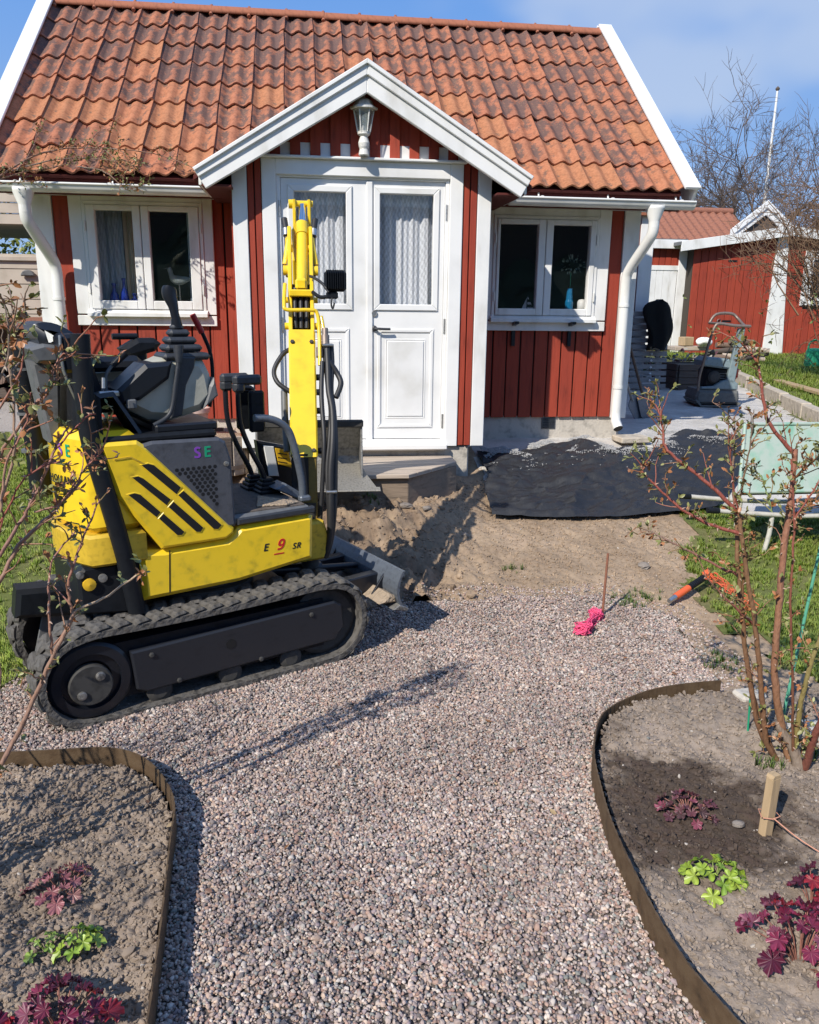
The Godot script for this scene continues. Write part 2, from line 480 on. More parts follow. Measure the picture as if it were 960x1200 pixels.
func lace_tex() -> ImageTexture:
	var im := Image.create(256, 256, false, Image.FORMAT_RGB8)
	var n := FastNoiseLite.new()
	n.seed = 44; n.frequency = 0.06
	for y in 256:
		for x in 256:
			var q := sin(x * TAU / 32.0) * sin(y * TAU / 42.6667 + 1.5 * sin(x * TAU / 128.0))
			var d = 0.55 + 0.45 * clamp(q * 2.2 + n.get_noise_2d(x, y) * 1.6, -1, 1)
			if (x + y) % 4 == 0: d *= 0.75
			d = lerp(0.86, 1.0, clamp(d, 0.0, 1.0))
			im.set_pixel(x, y, Color(d, d, d))
	return ImageTexture.create_from_image(im)

func tile_tex(k: int) -> ImageTexture:  # fired clay with soot-dark lichen that collects in the pans
	var im := Image.create(64, 96, false, Image.FORMAT_RGB8)
	var n := FastNoiseLite.new()
	n.seed = 90 + k; n.frequency = 0.045; n.fractal_octaves = 4
	var n2 := FastNoiseLite.new()
	n2.seed = 120 + k; n2.frequency = 0.16; n2.fractal_octaves = 3
	var amount: float = [0.5, 0.28, 0.7, 0.18, 0.6, 0.85, 0.08, 0.45][k]
	for y in 96:
		for x in 64:
			var u := x / 64.0
			var v := y / 96.0
			var pan := 0.5 - 0.5 * cos(u * TAU * 2.0)
			var s := pan * 0.55 + n.get_noise_2d(x, y * 0.6) * 0.9 + n2.get_noise_2d(x, y) * 0.45 + amount - 0.62 - 0.5 * pow(abs(v - 0.5) * 2.0, 3.0)
			var dark: float = clamp(s * 1.7, 0.0, 0.78)
			var tone := 1.0 + n2.get_noise_2d(x + 300, y) * 0.30 + n.get_noise_2d(x, y + 400) * 0.22
			var c = Color(tone, tone, tone).lerp(Color(0.25, 0.50, 0.80), dark)
			if n2.get_noise_2d(x + 900, y + 50) > 0.50: c = c.lerp(Color(0.95, 2.4, 4.0), 0.6)
			c = c * 0.88
			im.set_pixel(x, y, Color(clamp(c.r, 0, 1), clamp(c.g, 0, 1), clamp(c.b, 0, 1)).linear_to_srgb())
	return ImageTexture.create_from_image(im)

# ---------------------------------------------------------------- the lie of the land
const ZK := [-60.0, -20.0, -10.0, -5.0, -3.0, -0.5, 0.1, 0.85, 1.3, 1.8, 2.4, 2.8, 3.3, 9.0]
const HK := [1.0, 0.9, 0.75, 0.64, 0.6, 0.57, 0.55, 0.385, 0.27, 0.19, 0.09, 0.04, 0.0, 0.0]
var bed_l: PackedVector2Array
var bed_r: PackedVector2Array
var bed_l_in: PackedVector2Array
var bed_r_in: PackedVector2Array
var fine_grid := false
var edge_l: Array
var edge_r: Array

func base_h(x: float, z: float) -> float:
	var h := 1.0
	if z >= 9.0: h = 0.0
	elif z > -60.0:
		for i in range(1, ZK.size()):
			if z <= ZK[i]:
				var t: float = (z - ZK[i - 1]) / (ZK[i] - ZK[i - 1])
				h = lerp(HK[i - 1], HK[i], t)
				break
	h += 0.125 * exp(-pow((x + 0.45) / 0.55, 2) - pow((z - 1.75) / 0.38, 2))
	h += 0.09 * exp(-pow((x + 0.15) / 0.60, 2) - pow((z - 1.42) / 0.26, 2))
	return h

func path_top(x: float) -> float:  # where the laid gravel stops and the dug earth begins
	return 2.70 + 0.25 * smoothstep(-0.2, -0.7, x) + 0.06 * noise_a.get_noise_2d(x * 160, 5) + 0.30 * smoothstep(1.0, 1.4, x)

func kerb_x(z: float) -> float:
	return lerp(4.4, 5.95, clamp((-0.4 - z) / 4.6, -0.6, 1.6))

func zone(x: float, z: float) -> String:
	var p := Vector2(x, z)
	if Geometry2D.is_point_in_polygon(p, bed_l if not fine_grid else bed_l_in): return "bed_l"
	if Geometry2D.is_point_in_polygon(p, bed_r if not fine_grid else bed_r_in): return "bed_r"
	var w := noise_a.get_noise_2d(x * 120, z * 120) * 0.12 + noise_b.get_noise_2d(x * 300, z * 300) * 0.05
	var left := -2.02 + 0.10 * sin(z * 3.0) + w
	var right := 1.22 + w + 0.14 * smoothstep(3.4, 3.0, z)
	if z > path_top(x) and x > left and x < right: return "path"
	if z > 4.3 and x > -1.2 and x < 0.4: return "path"
	if x > 0.70 and z < (1.40 if x < 2.5 else 1.62) and x < kerb_x(z) - 0.06 and z > -6.0: return "yard" if x < 3.6 + w or z < 0.9 else "lawn"
	if z <= 3.0 and z > 0.2 and x > -1.75 + w and x < 2.0 + w * 2.0 - 0.45 * smoothstep(1.9, 2.6, z): return "earth"
	if x > 1.0 and x < 1.62 + w * 1.6 and z > 2.6 and z < 4.0: return "earth"
	if x < -2.2 and z < -0.5 and x > -5.5: return "slab"
	if z < 0.3 and x > -2.9 and x < 2.3 and z > -4.2: return "yard"
	return "lawn"

func rough_h(x: float, z: float, k: String) -> float:
	match k:
		"bed_l": return 0.045 + 0.024 * noise_a.get_noise_2d(x * 260, z * 260) + 0.018 * noise_b.get_noise_2d(x * 700, z * 700) + 0.015 * noise_b.get_noise_2d(x * 2000 + 9, z * 2000)
		"bed_r": return 0.050 + 0.020 * smoothstep(4.5, 3.9, z) + 0.022 * noise_a.get_noise_2d(x * 200, z * 200) + 0.016 * noise_b.get_noise_2d(x * 800, z * 800) + 0.013 * noise_b.get_noise_2d(x * 2200 + 9, z * 2200)
		"earth":
			var rough := 0.32 + 1.1 * smoothstep(0.7, -0.3, x)
			return (0.045 * noise_a.get_noise_2d(x * 230, z * 230) + 0.075 * smoothstep(0.5, -0.1, x) * noise_b.get_noise_2d(x * 330 + 20, z * 330) + 0.035 * noise_b.get_noise_2d(x * 700, z * 700) + 0.022 * noise_b.get_noise_2d(x * 1700, z * 1700)) * rough
		"path": return 0.015 * noise_a.get_noise_2d(x * 120, z * 120) + 0.008 * noise_b.get_noise_2d(x * 500, z * 500)
		"yard": return 0.02 * noise_a.get_noise_2d(x * 90, z * 90) + 0.012 * noise_b.get_noise_2d(x * 400, z * 400)
	return 0.02 * noise_a.get_noise_2d(x * 90, z * 90)

func gh(x: float, z: float) -> float: return base_h(x, z) + rough_h(x, z, zone(x, z))

func ground_color(x: float, z: float, k: String) -> Color:
	var a := noise_a.get_noise_2d(x * 150 + 70, z * 150)
	var b := noise_b.get_noise_2d(x * 500, z * 500 + 90)
	match k:
		"bed_l": return C(0.235, 0.185, 0.145).lerp(C(0.32, 0.255, 0.20), clamp(0.5 + a + b * 0.5, 0, 1))
		"bed_r":
			var c = C(0.225, 0.182, 0.147).lerp(C(0.30, 0.245, 0.20), clamp(0.5 + a + b * 0.5, 0, 1))
			var d: float = Vector2((x - 0.52) / 0.40, (z - 4.58 + (x - 0.5) * -0.25) / 0.48).length() + a * 0.55 + b * 0.4
			return c.lerp(C(0.070, 0.052, 0.042), clamp((1.05 - d + 0.35 * noise_b.get_noise_2d(x * 1800, z * 1800)) * 2.0, 0, 0.92))
		"earth":
			var c2 = C(0.30, 0.222, 0.155).lerp(C(0.385, 0.29, 0.205), clamp(0.5 + a + b * 0.6, 0, 1))
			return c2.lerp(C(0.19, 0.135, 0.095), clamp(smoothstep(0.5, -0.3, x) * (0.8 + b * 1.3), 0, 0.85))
		"path": return C(0.13, 0.11, 0.10)
		"yard": return C(0.52, 0.50, 0.47).lerp(C(0.64, 0.615, 0.58), clamp(0.5 + a + b, 0, 1))
		"slab": return C(0.42, 0.40, 0.37)
	return C(0.13, 0.15, 0.05).lerp(C(0.22, 0.18, 0.10), clamp(a * 1.2, 0, 1))

func ground():
	noise_a.seed = 11; noise_a.frequency = 0.01; noise_a.fractal_octaves = 3
	noise_b.seed = 12; noise_b.frequency = 0.01; noise_b.fractal_octaves = 4
	edge_l = cat([Vector2(-3.4, 4.12), Vector2(-2.5, 4.13), Vector2(-1.744, 4.161), Vector2(-1.371, 4.213), Vector2(-1.179, 4.465), Vector2(-1.132, 4.8), Vector2(-1.087, 5.392), Vector2(-1.05, 6.2), Vector2(-1.04, 7.0)], 8)
	edge_r = cat([Vector2(1.107, 3.889), Vector2(0.744, 3.949), Vector2(0.50, 4.09), Vector2(0.355, 4.35), Vector2(0.29, 4.6), Vector2(0.239, 4.892), Vector2(0.228, 5.29), Vector2(0.279, 5.6), Vector2(0.42, 6.2), Vector2(0.6, 7.0)], 8)
	bed_l = PackedVector2Array(edge_l); bed_l.append(Vector2(-3.4, 7.0))
	bed_r = PackedVector2Array(edge_r); bed_r.append(Vector2(4.0, 7.0)); bed_r.append(Vector2(4.0, 4.35)); bed_r.append(Vector2(2.0, 4.0)); bed_r.append(Vector2(1.45, 3.86))
	bed_l_in = Geometry2D.offset_polygon(bed_l, -0.016)[0]
	bed_r_in = Geometry2D.offset_polygon(bed_r, -0.016)[0]
	fine_grid = true
	# every kind of ground is a sheet of its own: [name, cell, x0, z0, x1, z1, label]; crumbly soil has finer cells
	for g in [["bed_l", 0.014, -3.45, 4.1, -1.0, 6.8], ["bed_r", 0.014, 0.2, 3.8, 2.4, 6.8], ["earth", 0.018, -2.1, 0.15, 2.2, 4.1], ["path", 0.04, -2.3, 2.3, 1.6, 7.2], ["yard", 0.04, -3.0, -6.4, 6.8, 1.8], ["slab", 0.06, -5.6, -6.4, -2.0, 0.0], ["lawn", 0.05, -5.2, -6.4, 6.8, 8.2], ["bed_r", 0.05, 2.386, 3.8, 4.1, 7.1]]:
		ground_sheet(g[0], g[1], g[2], g[3], g[4], g[5])
	fine_grid = false
	# the land beyond, one coarse sheet to the horizon
	K = C(0.10, 0.11, 0.05)
	var far := [-160.0, -90.0, -50.0, -30.0, -20.0, -14.0, -10.0, -7.0, -5.0, -3.0, -1.0, 1.0, 3.0, 5.0, 7.0, 9.0, 12.0, 20.0, 40.0, 90.0, 160.0]
	var ids := []
	for x in far:
		for z in far:
			var inner: bool = x > -5.2 and x < 6.8 and z > -6.4 and z < 8.2
			ids.append(vert(Vector3(x, base_h(x, z) - (0.14 if inner else 0.02), z), Vector3.UP))
	for i in far.size() - 1:
		for j in far.size() - 1:
			var a: int = i * far.size() + j
			tri_ids(ids[a], ids[a + 1], ids[a + far.size() + 1]); tri_ids(ids[a], ids[a + far.size() + 1], ids[a + far.size()])
	part("ground", "earth", self).set_meta("kind", "structure")

func ground_sheet(g: String, st: float, x0: float, z0: float, x1: float, z1: float):
	var names := {"bed_l": "planting_bed", "bed_r": "planting_bed", "earth": "dug_earth", "path": "gravel_path", "yard": "stone_dust_yard", "slab": "paved_yard", "lawn": "lawn"}
	var nx := int(round((x1 - x0) / st)); var nz := int(round((z1 - z0) / st))
	var w := nz + 1
	var kk := PackedStringArray(); kk.resize((nx + 1) * w)
	var hs := PackedFloat32Array(); hs.resize((nx + 1) * w)
	for i in nx + 1:
		for j in w:
			var x := x0 + i * st; var z := z0 + j * st
			var k := zone(x, z)
			kk[i * w + j] = k
			hs[i * w + j] = base_h(x, z) + rough_h(x, z, g)
	var id := {}
	for i in nx:
		for j in nz:
			var mine := kk[i * w + j] == g
			if not mine and g in ["path", "yard", "lawn"]: mine = kk[(i + 1) * w + j] == g or kk[i * w + j + 1] == g or kk[(i + 1) * w + j + 1] == g
			if not mine: continue
			var q := []
			for e in [[0, 0], [1, 0], [1, 1], [0, 1]]:
				var ii: int = i + e[0]; var jj: int = j + e[1]
				var key := ii * w + jj
				if not id.has(key):
					var i0: int = max(ii - 1, 0); var i1: int = min(ii + 1, nx)
					var j0: int = max(jj - 1, 0); var j1: int = min(jj + 1, nz)
					var n := Vector3(-(hs[i1 * w + jj] - hs[i0 * w + jj]) / (st * (i1 - i0)), 1, -(hs[ii * w + j1] - hs[ii * w + j0]) / (st * (j1 - j0)))
					K = ground_color(x0 + ii * st, z0 + jj * st, g)
					id[key] = vert(Vector3(x0 + ii * st, hs[key], z0 + jj * st), n)
				q.append(id[key])
			tri_ids(q[0], q[2], q[1]); tri_ids(q[0], q[3], q[2])
	if V.size() == 0: return
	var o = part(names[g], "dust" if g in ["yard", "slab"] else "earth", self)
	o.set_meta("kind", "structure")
	o.set_meta("label", {"bed_l": "bare soil bed inside the curved steel edging with two purple plants", "bed_r": "bare soil bed with a dark damp patch and a rose bush", "earth": "dug sandy earth sloping down from the cottage door", "path": "path of small pink and grey gravel", "yard": "pale grey stone dust beside the cottage", "slab": "pale paved ground before the beige carport", "lawn": "green lawn grass with bare patches"}[g])

# ---------------------------------------------------------------- the cottage
const REDS := ["red_a", "red_b", "red_a", "red_c"]
const TILT := 0.672  # roof pitch

# upright boards on a wall: O = lower corner, ux along, nrm outward; holes are rects in (along, up)
func boards(par: Node, mats: Array, O: Vector3, ux: Vector3, nrm: Vector3, L: float, y0: float, top: Callable, pitch: float, holes := [], gap := 0.013, th := 0.022):
	var n := int(round(L / pitch))
	var w := L / n
	var keep := T
	T = Transform3D(Basis(ux, Vector3.UP, nrm), O)
	for i in n:
		var u0 := i * w + gap * 0.5
		var u1 := (i + 1) * w - gap * 0.5
		var spans := [[u0, u1, y0, 99.0]]
		for h in holes:
			var r: Rect2 = h
			var nxt := []
			for s in spans:
				if s[1] <= r.position.x or s[0] >= r.end.x:
					nxt.append(s); continue
				var a: float = max(s[0], r.position.x)
				var b: float = min(s[1], r.end.x)
				if a - s[0] > 0.01: nxt.append([s[0], a, s[2], s[3]])
				if s[1] - b > 0.01: nxt.append([b, s[1], s[2], s[3]])
				if r.position.y > s[2]: nxt.append([a, b, s[2], min(s[3], r.position.y)])
				if r.end.y < s[3]: nxt.append([a, b, max(s[2], r.end.y), s[3]])
			spans = nxt
		var lift := 0.003 * float((i * 7) % 3)
		for s in spans:
			var ya: float = min(s[3], top.call(s[0]))
			var yb: float = min(s[3], top.call(s[1]))
			if ya - s[2] < 0.02 and yb - s[2] < 0.02: continue
			prism([Vector2(s[0], s[2]), Vector2(s[1], s[2]), Vector2(s[1], yb), Vector2(s[0], ya)], lift, th + lift, 0.003)
			part("board", mats[(i * 5 + i / 3) % mats.size()], par)
	T = keep

func wall_core(par: Node, mat: String, x0: float, x1: float, y0: float, y1: float, z0: float, z1: float, holes: Array):
	var xs := [x0, x1]
	for h in holes: xs.append(h.position.x); xs.append(h.end.x)
	xs.sort()
	for i in xs.size() - 1:
		if xs[i + 1] - xs[i] < 0.001: continue
		var mid: float = (xs[i] + xs[i + 1]) * 0.5
		var ys := [[y0, y1]]
		for h in holes:
			if mid > h.position.x and mid < h.end.x: ys = [[y0, h.position.y], [h.end.y, y1]]
		for y in ys: span(Vector3(xs[i], y[0], z0), Vector3(xs[i + 1], y[1], z1))
	part("wall", mat, par)

func frame_box(x0: float, x1: float, y0: float, y1: float, w: float, z0: float, z1: float, b := 0.004):  # four mitred rails
	var o := [Vector2(x0, y0), Vector2(x1, y0), Vector2(x1, y1), Vector2(x0, y1)]
	var n := [Vector2(x0 + w, y0 + w), Vector2(x1 - w, y0 + w), Vector2(x1 - w, y1 - w), Vector2(x0 + w, y1 - w)]
	for i in 4:
		var j := (i + 1) % 4
		prism([o[i], o[j], n[j], n[i]], z0, z1, b)

func window(par: Node, x0: float, x1: float, y0: float, y1: float, p: Array, py: Array, casing: Array):
	# casing boards round the opening, then frame, two sashes, their panes and the drip sill
	var z := 0.02
	var cx0: float = casing[0]; var cx1: float = casing[1]; var cy0: float = casing[2]; var cy1: float = casing[3]
	span(Vector3(cx0, cy0 + 0.09, z - 0.02), Vector3(x0 - 0.001, cy1, z + 0.012), 0.004); part("casing", "white", par)
	span(Vector3(x1 + 0.001, cy0 + 0.09, z - 0.02), Vector3(cx1, cy1, z + 0.012), 0.004); part("casing", "white", par)
	span(Vector3(cx0, cy0, z - 0.02), Vector3(cx1, y0 - 0.005, z + 0.014), 0.004); part("casing", "white", par)
	if cy1 - y1 > 0.02:
		span(Vector3(x0, y1 + 0.001, z - 0.02), Vector3(x1, cy1, z + 0.010), 0.003); part("casing", "white", par)
	frame_box(x0, x1, y0, y1, 0.028, -0.05, 0.042)
	var w := part("window", "white", par)
	var mid: float = (p[1] + p[2]) * 0.5
	for s in 2:
		var a: float = x0 + 0.03 if s == 0 else mid + 0.003
		var b: float = mid - 0.003 if s == 0 else x1 - 0.03
		var i0: float = p[s * 2]; var i1: float = p[s * 2 + 1]
		var yb: float = y0 + 0.045
		var yt: float = y1 - 0.03
		for r in [[a, i0, yb, yt], [i1, b, yb, yt], [i0, i1, yb, py[0]], [i0, i1, py[1], yt]]:
			span(Vector3(r[0], r[2], -0.02), Vector3(r[1], r[3], 0.052), 0.005)
		var q := part("sash", "white", w)
		span(Vector3(i0 - 0.01, py[0] - 0.01, 0.008), Vector3(i1 + 0.01, py[1] + 0.01, 0.013)); part("pane", "glass", w)
		# small hinge on the outer stile
		for hy in [0.2, 0.8]:
			var hx: float = a - 0.012 if s == 0 else b + 0.012
			span(Vector3(hx - 0.007, lerp(yb, yt, hy) - 0.04, 0.045), Vector3(hx + 0.007, lerp(yb, yt, hy) + 0.04, 0.058), 0.003)
			part("hinge", "white_metal", w)
	prism([Vector2(0.0, y0 - 0.012), Vector2(0.085, y0 - 0.012), Vector2(0.085, y0 + 0.014), Vector2(0.03, y0 + 0.044), Vector2(0.0, y0 + 0.044)], x0 - 0.01, x1 + 0.01, 0.003, Transform3D(Basis(Vector3(0, 0, 1), Vector3.UP, Vector3(1, 0, 0)), Vector3.ZERO))
	part("sill", "white", w)

func tile_mesh() -> ArrayMesh:
	W2L = Transform3D.IDENTITY
	var w := 0.274; var l := 0.400; var th := 0.014
	var n := 12
	var f := func(u: float) -> float: return 0.017 * cos(u * TAU * 2.0) + 0.016 * smoothstep(0.45, 1.0, u) + 0.006 * smoothstep(0.25, 0.0, u)
	for end in 1:
		var top := []
		for i in n + 1:
			var u := float(i) / n
			var slope: float = (f.call(u + 0.01) - f.call(u - 0.01)) / 0.02 / w
			var nn := Vector3(-slope, 1, 0.03).normalized()
			top.append([vert(Vector3(u * w, f.call(u) + 0.034, 0), nn, Vector2(u, 0.98)), vert(Vector3(u * w, f.call(u) + 0.012, -l), nn, Vector2(u, 0.02))])
		for i in n:
			tri_ids(top[i][0], top[i + 1][0], top[i + 1][1]); tri_ids(top[i][0], top[i + 1][1], top[i][1])
		for i in n:  # the thick lower lip
			var u0 := float(i) / n; var u1 := float(i + 1) / n
			var a = Vector3(u0 * w, f.call(u0) + 0.034, 0); var b := Vector3(u1 * w, f.call(u1) + 0.034, 0)
			poly([a, b, b - Vector3(0, th, 0), a - Vector3(0, th, 0)], a + Vector3(0, 0, -0.1), [Vector2(u0, 0.9), Vector2(u1, 0.9), Vector2(u1, 0.88), Vector2(u0, 0.88)])
		for s in [0.0, 1.0]:
			var a = Vector3(s * w, f.call(s) + 0.034, 0); var b := Vector3(s * w, f.call(s) + 0.012, -l)
			poly([a, b, b - Vector3(0, th, 0), a - Vector3(0, th, 0)], Vector3(w * 0.5, 0, -l * 0.5))
	return mesh()

func cottage():
	var h := thing("red_cottage", "small red wooden cottage with white trim, double doors and an orange clay tile roof", "cottage", Vector3(-0.31, 0.56, -1.9))
	var FX := Vector3(1, 0, 0); var FZ := Vector3(0, 0, 1)
	var x0 := -2.79; var x1 := 2.17; var yb := 0.755; var yt := 2.52
	var wl := Rect2(-2.41, 1.60, 0.92, 0.865)
	var wr := Rect2(0.885, 1.585, 0.915, 0.855)
	# foundation
	span(Vector3(x0 + 0.03, 0.2, -3.75), Vector3(x1 - 0.03, yb, -0.03), 0.01); part("foundation", "concrete", h)
	span(Vector3(-1.14, 0.1, -0.02), Vector3(0.57, 0.632, 0.80), 0.012); var pf := part("foundation", "concrete", h)
	span(Vector3(1.40, 0.635, -0.035), Vector3(1.53, 0.735, -0.022), 0.002); var vent := part("air_vent", "mid_grey", h)
	for i in 6:
		span(Vector3(1.41, 0.645 + i * 0.015, -0.024), Vector3(1.52, 0.653 + i * 0.015, -0.016)); part("louvre", "dark_grey_plastic", vent)
	# walls: the inner leaf, then boards outside
	wall_core(h, "room", x0 + 0.04, -1.06, yb, 2.50, -0.14, -0.03, [wl])
	wall_core(h, "room", 0.55, x1 - 0.04, yb, 2.50, -0.14, -0.03, [wr])
	span(Vector3(x0 + 0.04, yb, -3.72), Vector3(x0 + 0.12, 2.55, -0.14)); part("wall", "room", h)
	span(Vector3(x1 - 0.12, yb, -3.72), Vector3(x1 - 0.04, 2.55, -0.14)); part("wall", "room", h)
	span(Vector3(x0 + 0.04, yb, -3.72), Vector3(x1 - 0.04, 2.55, -3.64)); part("wall", "room", h)
	span(Vector3(x0 + 0.12, yb + 0.001, -3.64), Vector3(x1 - 0.12, yb + 0.02, -0.14)); part("floor", "room", h)
	span(Vector3(x0 + 0.04, 2.56, -3.72), Vector3(x1 - 0.04, 2.58, -0.03)); part("ceiling", "room", h)
	span(Vector3(x0 + 0.125, yb + 0.03, -1.4), Vector3(-1.1, 2.5, -1.36)); part("partition", "room", h)
	span(Vector3(0.6, yb + 0.03, -1.5), Vector3(x1 - 0.13, 2.5, -1.46)); part("partition", "room", h)
	# white inner window boards, as wide as the reveals
	for r in [wl, wr]:
		span(Vector3(r.position.x + 0.002, r.position.y + 0.02, -0.19), Vector3(r.end.x - 0.002, r.position.y + 0.05, -0.052)); part("window_board", "white", h)
	var flat := func(_u): return 2.50
	boards(h, REDS, Vector3(-2.642, 0, -0.025), FX, FZ, -1.185 + 2.642, yb - 0.01, flat, 0.148, [Rect2(wl.position.x + 2.642 - 0.04, 1.56, wl.size.x + 0.08, 1.2)])
	boards(h, REDS, Vector3(0.673, 0, -0.025), FX, FZ, 2.03 - 0.673, yb - 0.01, flat, 0.126, [Rect2(wr.position.x - 0.673 - 0.04, 1.55, wr.size.x + 0.08, 1.2)])
	# gable ends and the long right side
	var gab := func(u: float) -> float: return 2.55 + (1.87 - abs(u - 1.87)) * 0.80
	boards(h, REDS, Vector3(x1 - 0.03, 0, -0.0), Vector3(0, 0, -1), FX, 3.74, yb - 0.01, gab, 0.17)
	boards(h, REDS, Vector3(x0 + 0.03, 0, -3.74), FZ, -FX, 3.74, yb - 0.01, gab, 0.17)
	boards(h, REDS, Vector3(x1 - 0.05, 0, -3.74), -FX, -FZ, x1 - x0 - 0.1, yb - 0.01, func(_u): return 2.6, 0.17)
	span(Vector3(x0, yb - 0.02, -0.03), Vector3(-2.642, 2.50, 0.012), 0.004); part("corner_board", "white", h)
	span(Vector3(x0, yb - 0.02, -0.16), Vector3(x0 + 0.028, 2.52, -0.032), 0.004); part("corner_board", "white", h)
	span(Vector3(2.03, yb - 0.02, -0.03), Vector3(x1, 2.50, 0.012), 0.004); part("corner_board", "white", h)
	span(Vector3(x1 - 0.028, yb - 0.02, -0.17), Vector3(x1 + 0.002, 2.52, -0.032), 0.004); part("corner_board", "white", h)
	span(Vector3(x1 - 0.028, yb - 0.02, -3.78), Vector3(x1 + 0.002, 2.52, -3.64), 0.004); part("corner_board", "white", h)
	window(h, wl.position.x, wl.end.x, wl.position.y, wl.end.y, [-2.315, -2.03, -1.905, -1.60], [1.712, 2.397], [-2.51, -1.412, 1.515, 2.50])
	window(h, wr.position.x, wr.end.x, wr.position.y, wr.end.y, [0.94, 1.27, 1.397, 1.724], [1.686, 2.37], [0.73, 1.905, 1.50, 2.50])
	for bxp in [1.092, 1.594]:
		prism([Vector2(0, 0), Vector2(0.025, 0), Vector2(0.025, 0.17), Vector2(0.14, 0.19), Vector2(0.14, 0.21), Vector2(0, 0.21)], -0.017, 0.017, 0.003, Transform3D(Basis(FZ, Vector3.UP, FX), Vector3(bxp, 1.37, 0.005)))
		part("bracket", "black_paint", h)
	# the boxed eaves on both sides of the porch
	for e in [[-2.96, -1.30], [0.80, 2.36]]:
		span(Vector3(e[0], 2.50, -0.05), Vector3(e[1], 2.515, 0.30)); part("soffit", "white", h)
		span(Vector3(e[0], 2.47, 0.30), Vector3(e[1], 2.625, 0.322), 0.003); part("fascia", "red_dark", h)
	# roof deck and tiles
	var a := TILT
	var ey := 2.60; var ez := 0.36
	var S := Vector3(0, sin(a), -cos(a)); var Nn := Vector3(0, cos(a), sin(a))
	var slope := Basis(Vector3(1, 0, 0), Nn, -S)
	var len := (1.9 + ez) / cos(a)
	var rd: MeshInstance3D
	var e0 := Vector3(0, ey, ez)
	bx(e0 + S * len * 0.5 + Vector3(-0.31, 0, 0) - Nn * 0.012, Vector3(5.32, 0.022, len), 0.0, slope)
	var back := Basis(Vector3(-1, 0, 0), Vector3(0, cos(a), -sin(a)), Vector3(0, -sin(a), -cos(a)))
	bx(Vector3(-0.31, ey + sin(a) * len * 0.5, -3.8 - ez + cos(a) * len * 0.5) - Vector3(0, cos(a), -sin(a)) * 0.012, Vector3(5.32, 0.022, len), 0.0, back)
	rd = part("roof", "red_dark", h)
	var tm := tile_mesh()
	W2L = h.transform.affine_inverse()
	var tile := Vector2(0.266, len / 8.06)
	rng.seed = 5
	for side in 2:
		for c in 20:
			for r in 8:
				var o := e0 + Vector3(-2.97 + c * tile.x, 0, 0) + S * (r * tile.y)
				var bs := slope
				if side == 1:
					o = Vector3(2.35 - c * tile.x, e0.y + S.y * r * tile.y, -3.8 - ez + cos(a) * r * tile.y); bs = back
				elif o.x > -1.15 and o.x < 0.5 and o.z > -0.5:  # under the porch roof
					if r < 1 or (r < 2 and o.x > -1.0 and o.x < 0.3): continue
				if side == 1 and (c + r) % 1 == 0 and c > 20: continue
				o += Vector3(rng.randf_range(-0.003, 0.003), 0, 0) + bs.y * rng.randf_range(0, 0.005)
				var grime = noise_a.get_noise_2d(c * 900.0, r * 700.0) * 2.2 + (r - 3.0) * 0.24 + rng.randfn() * 0.35
				var order := [6, 3, 1, 7, 0, 4, 2, 5]  # cleanest to most overgrown
				var pick: int = order[int(clamp((grime + 1.0) * 4.0, 0.0, 7.0))]
				var wob := Basis(bs.y, rng.randf_range(-0.022, 0.022)) * Basis(bs.x, rng.randf_range(-0.010, 0.012)) * bs
				node("tile", tm, "tile_%d" % pick, rd, W2L * Transform3D(wob, o))
	# ridge tiles, each lapping over the next
	var rp := []
	for i in 9:
		var t := PI * i / 8.0
		rp.append(Vector2(-cos(t) * 0.105, sin(t) * 0.085))
	for i in range(8, -1, -1):
		var t := PI * i / 8.0
		rp.append(Vector2(-cos(t) * 0.088, sin(t) * 0.068))
	for k in 15:
		var xx := -2.97 + k * 0.356
		var g := Basis(Vector3(0, 0, -1), Vector3(0.05, 1, 0).normalized(), Vector3(1, 0, 0))
		prism(rp, 0, 0.385, 0.006, Transform3D(g, Vector3(xx, 4.375 + rng.randf_range(0, 0.012), -1.9)), true)
		part("ridge_tile", "tile_edge", h)
		tube([Vector3(xx + 0.02, 4.36, -1.9 - 0.115), Vector3(xx + 0.02, 4.47, -1.9), Vector3(xx + 0.02, 4.36, -1.9 + 0.115)], 0.018, 6)
		part("ridge_band", "tile_edge", h)
	# barge boards with a cover plank over the tile edge
	for s in [[-3.09, -2.955], [2.335, 2.47]]:
		for side in 2:
			var bs := slope if side == 0 else back
			var lo := Vector3((s[0] + s[1]) * 0.5, ey, ez) if side == 0 else Vector3((s[0] + s[1]) * 0.5, ey, -3.8 - ez)
			var up := -bs.z
			bx(lo + up * (len * 0.5 - 0.005) + bs.y * 0.085, Vector3(s[1] - s[0], 0.024, len + 0.10), 0.004, bs); part("barge_board", "white", h)
			var ox: float = s[0] + 0.012 if s[0] < 0 else s[1] - 0.012
			bx(Vector3(ox, lo.y, lo.z) + up * (len * 0.5) - bs.y * 0.03, Vector3(0.024, 0.20, len + 0.04), 0.004, bs); part("barge_board", "white", h)
			var ix: float = s[1] - 0.01 if s[0] < 0 else s[0] + 0.01
	# gutters and downpipes
	for e in [[-3.0, -1.32], [0.92, 2.44]]:
		var prof := []
		for i in 11:
			var t := PI + PI * i / 10.0
			prof.append(Vector2(cos(t) * 0.058, sin(t) * 0.058))
		for i in range(10, -1, -1):
			var t := PI + PI * i / 10.0
			prof.append(Vector2(cos(t) * 0.053, sin(t) * 0.053))
		prism(prof, e[0], e[1], 0.0, Transform3D(Basis(Vector3(0, 0, 1), Vector3.UP, Vector3(1, 0, 0)), Vector3(0, 2.53, 0.39)))
		tube([Vector3(e[0], 2.531, 0.45), Vector3(e[1], 2.531, 0.45)], 0.009, 8)
		var gu := part("gutter", "white_metal", h)
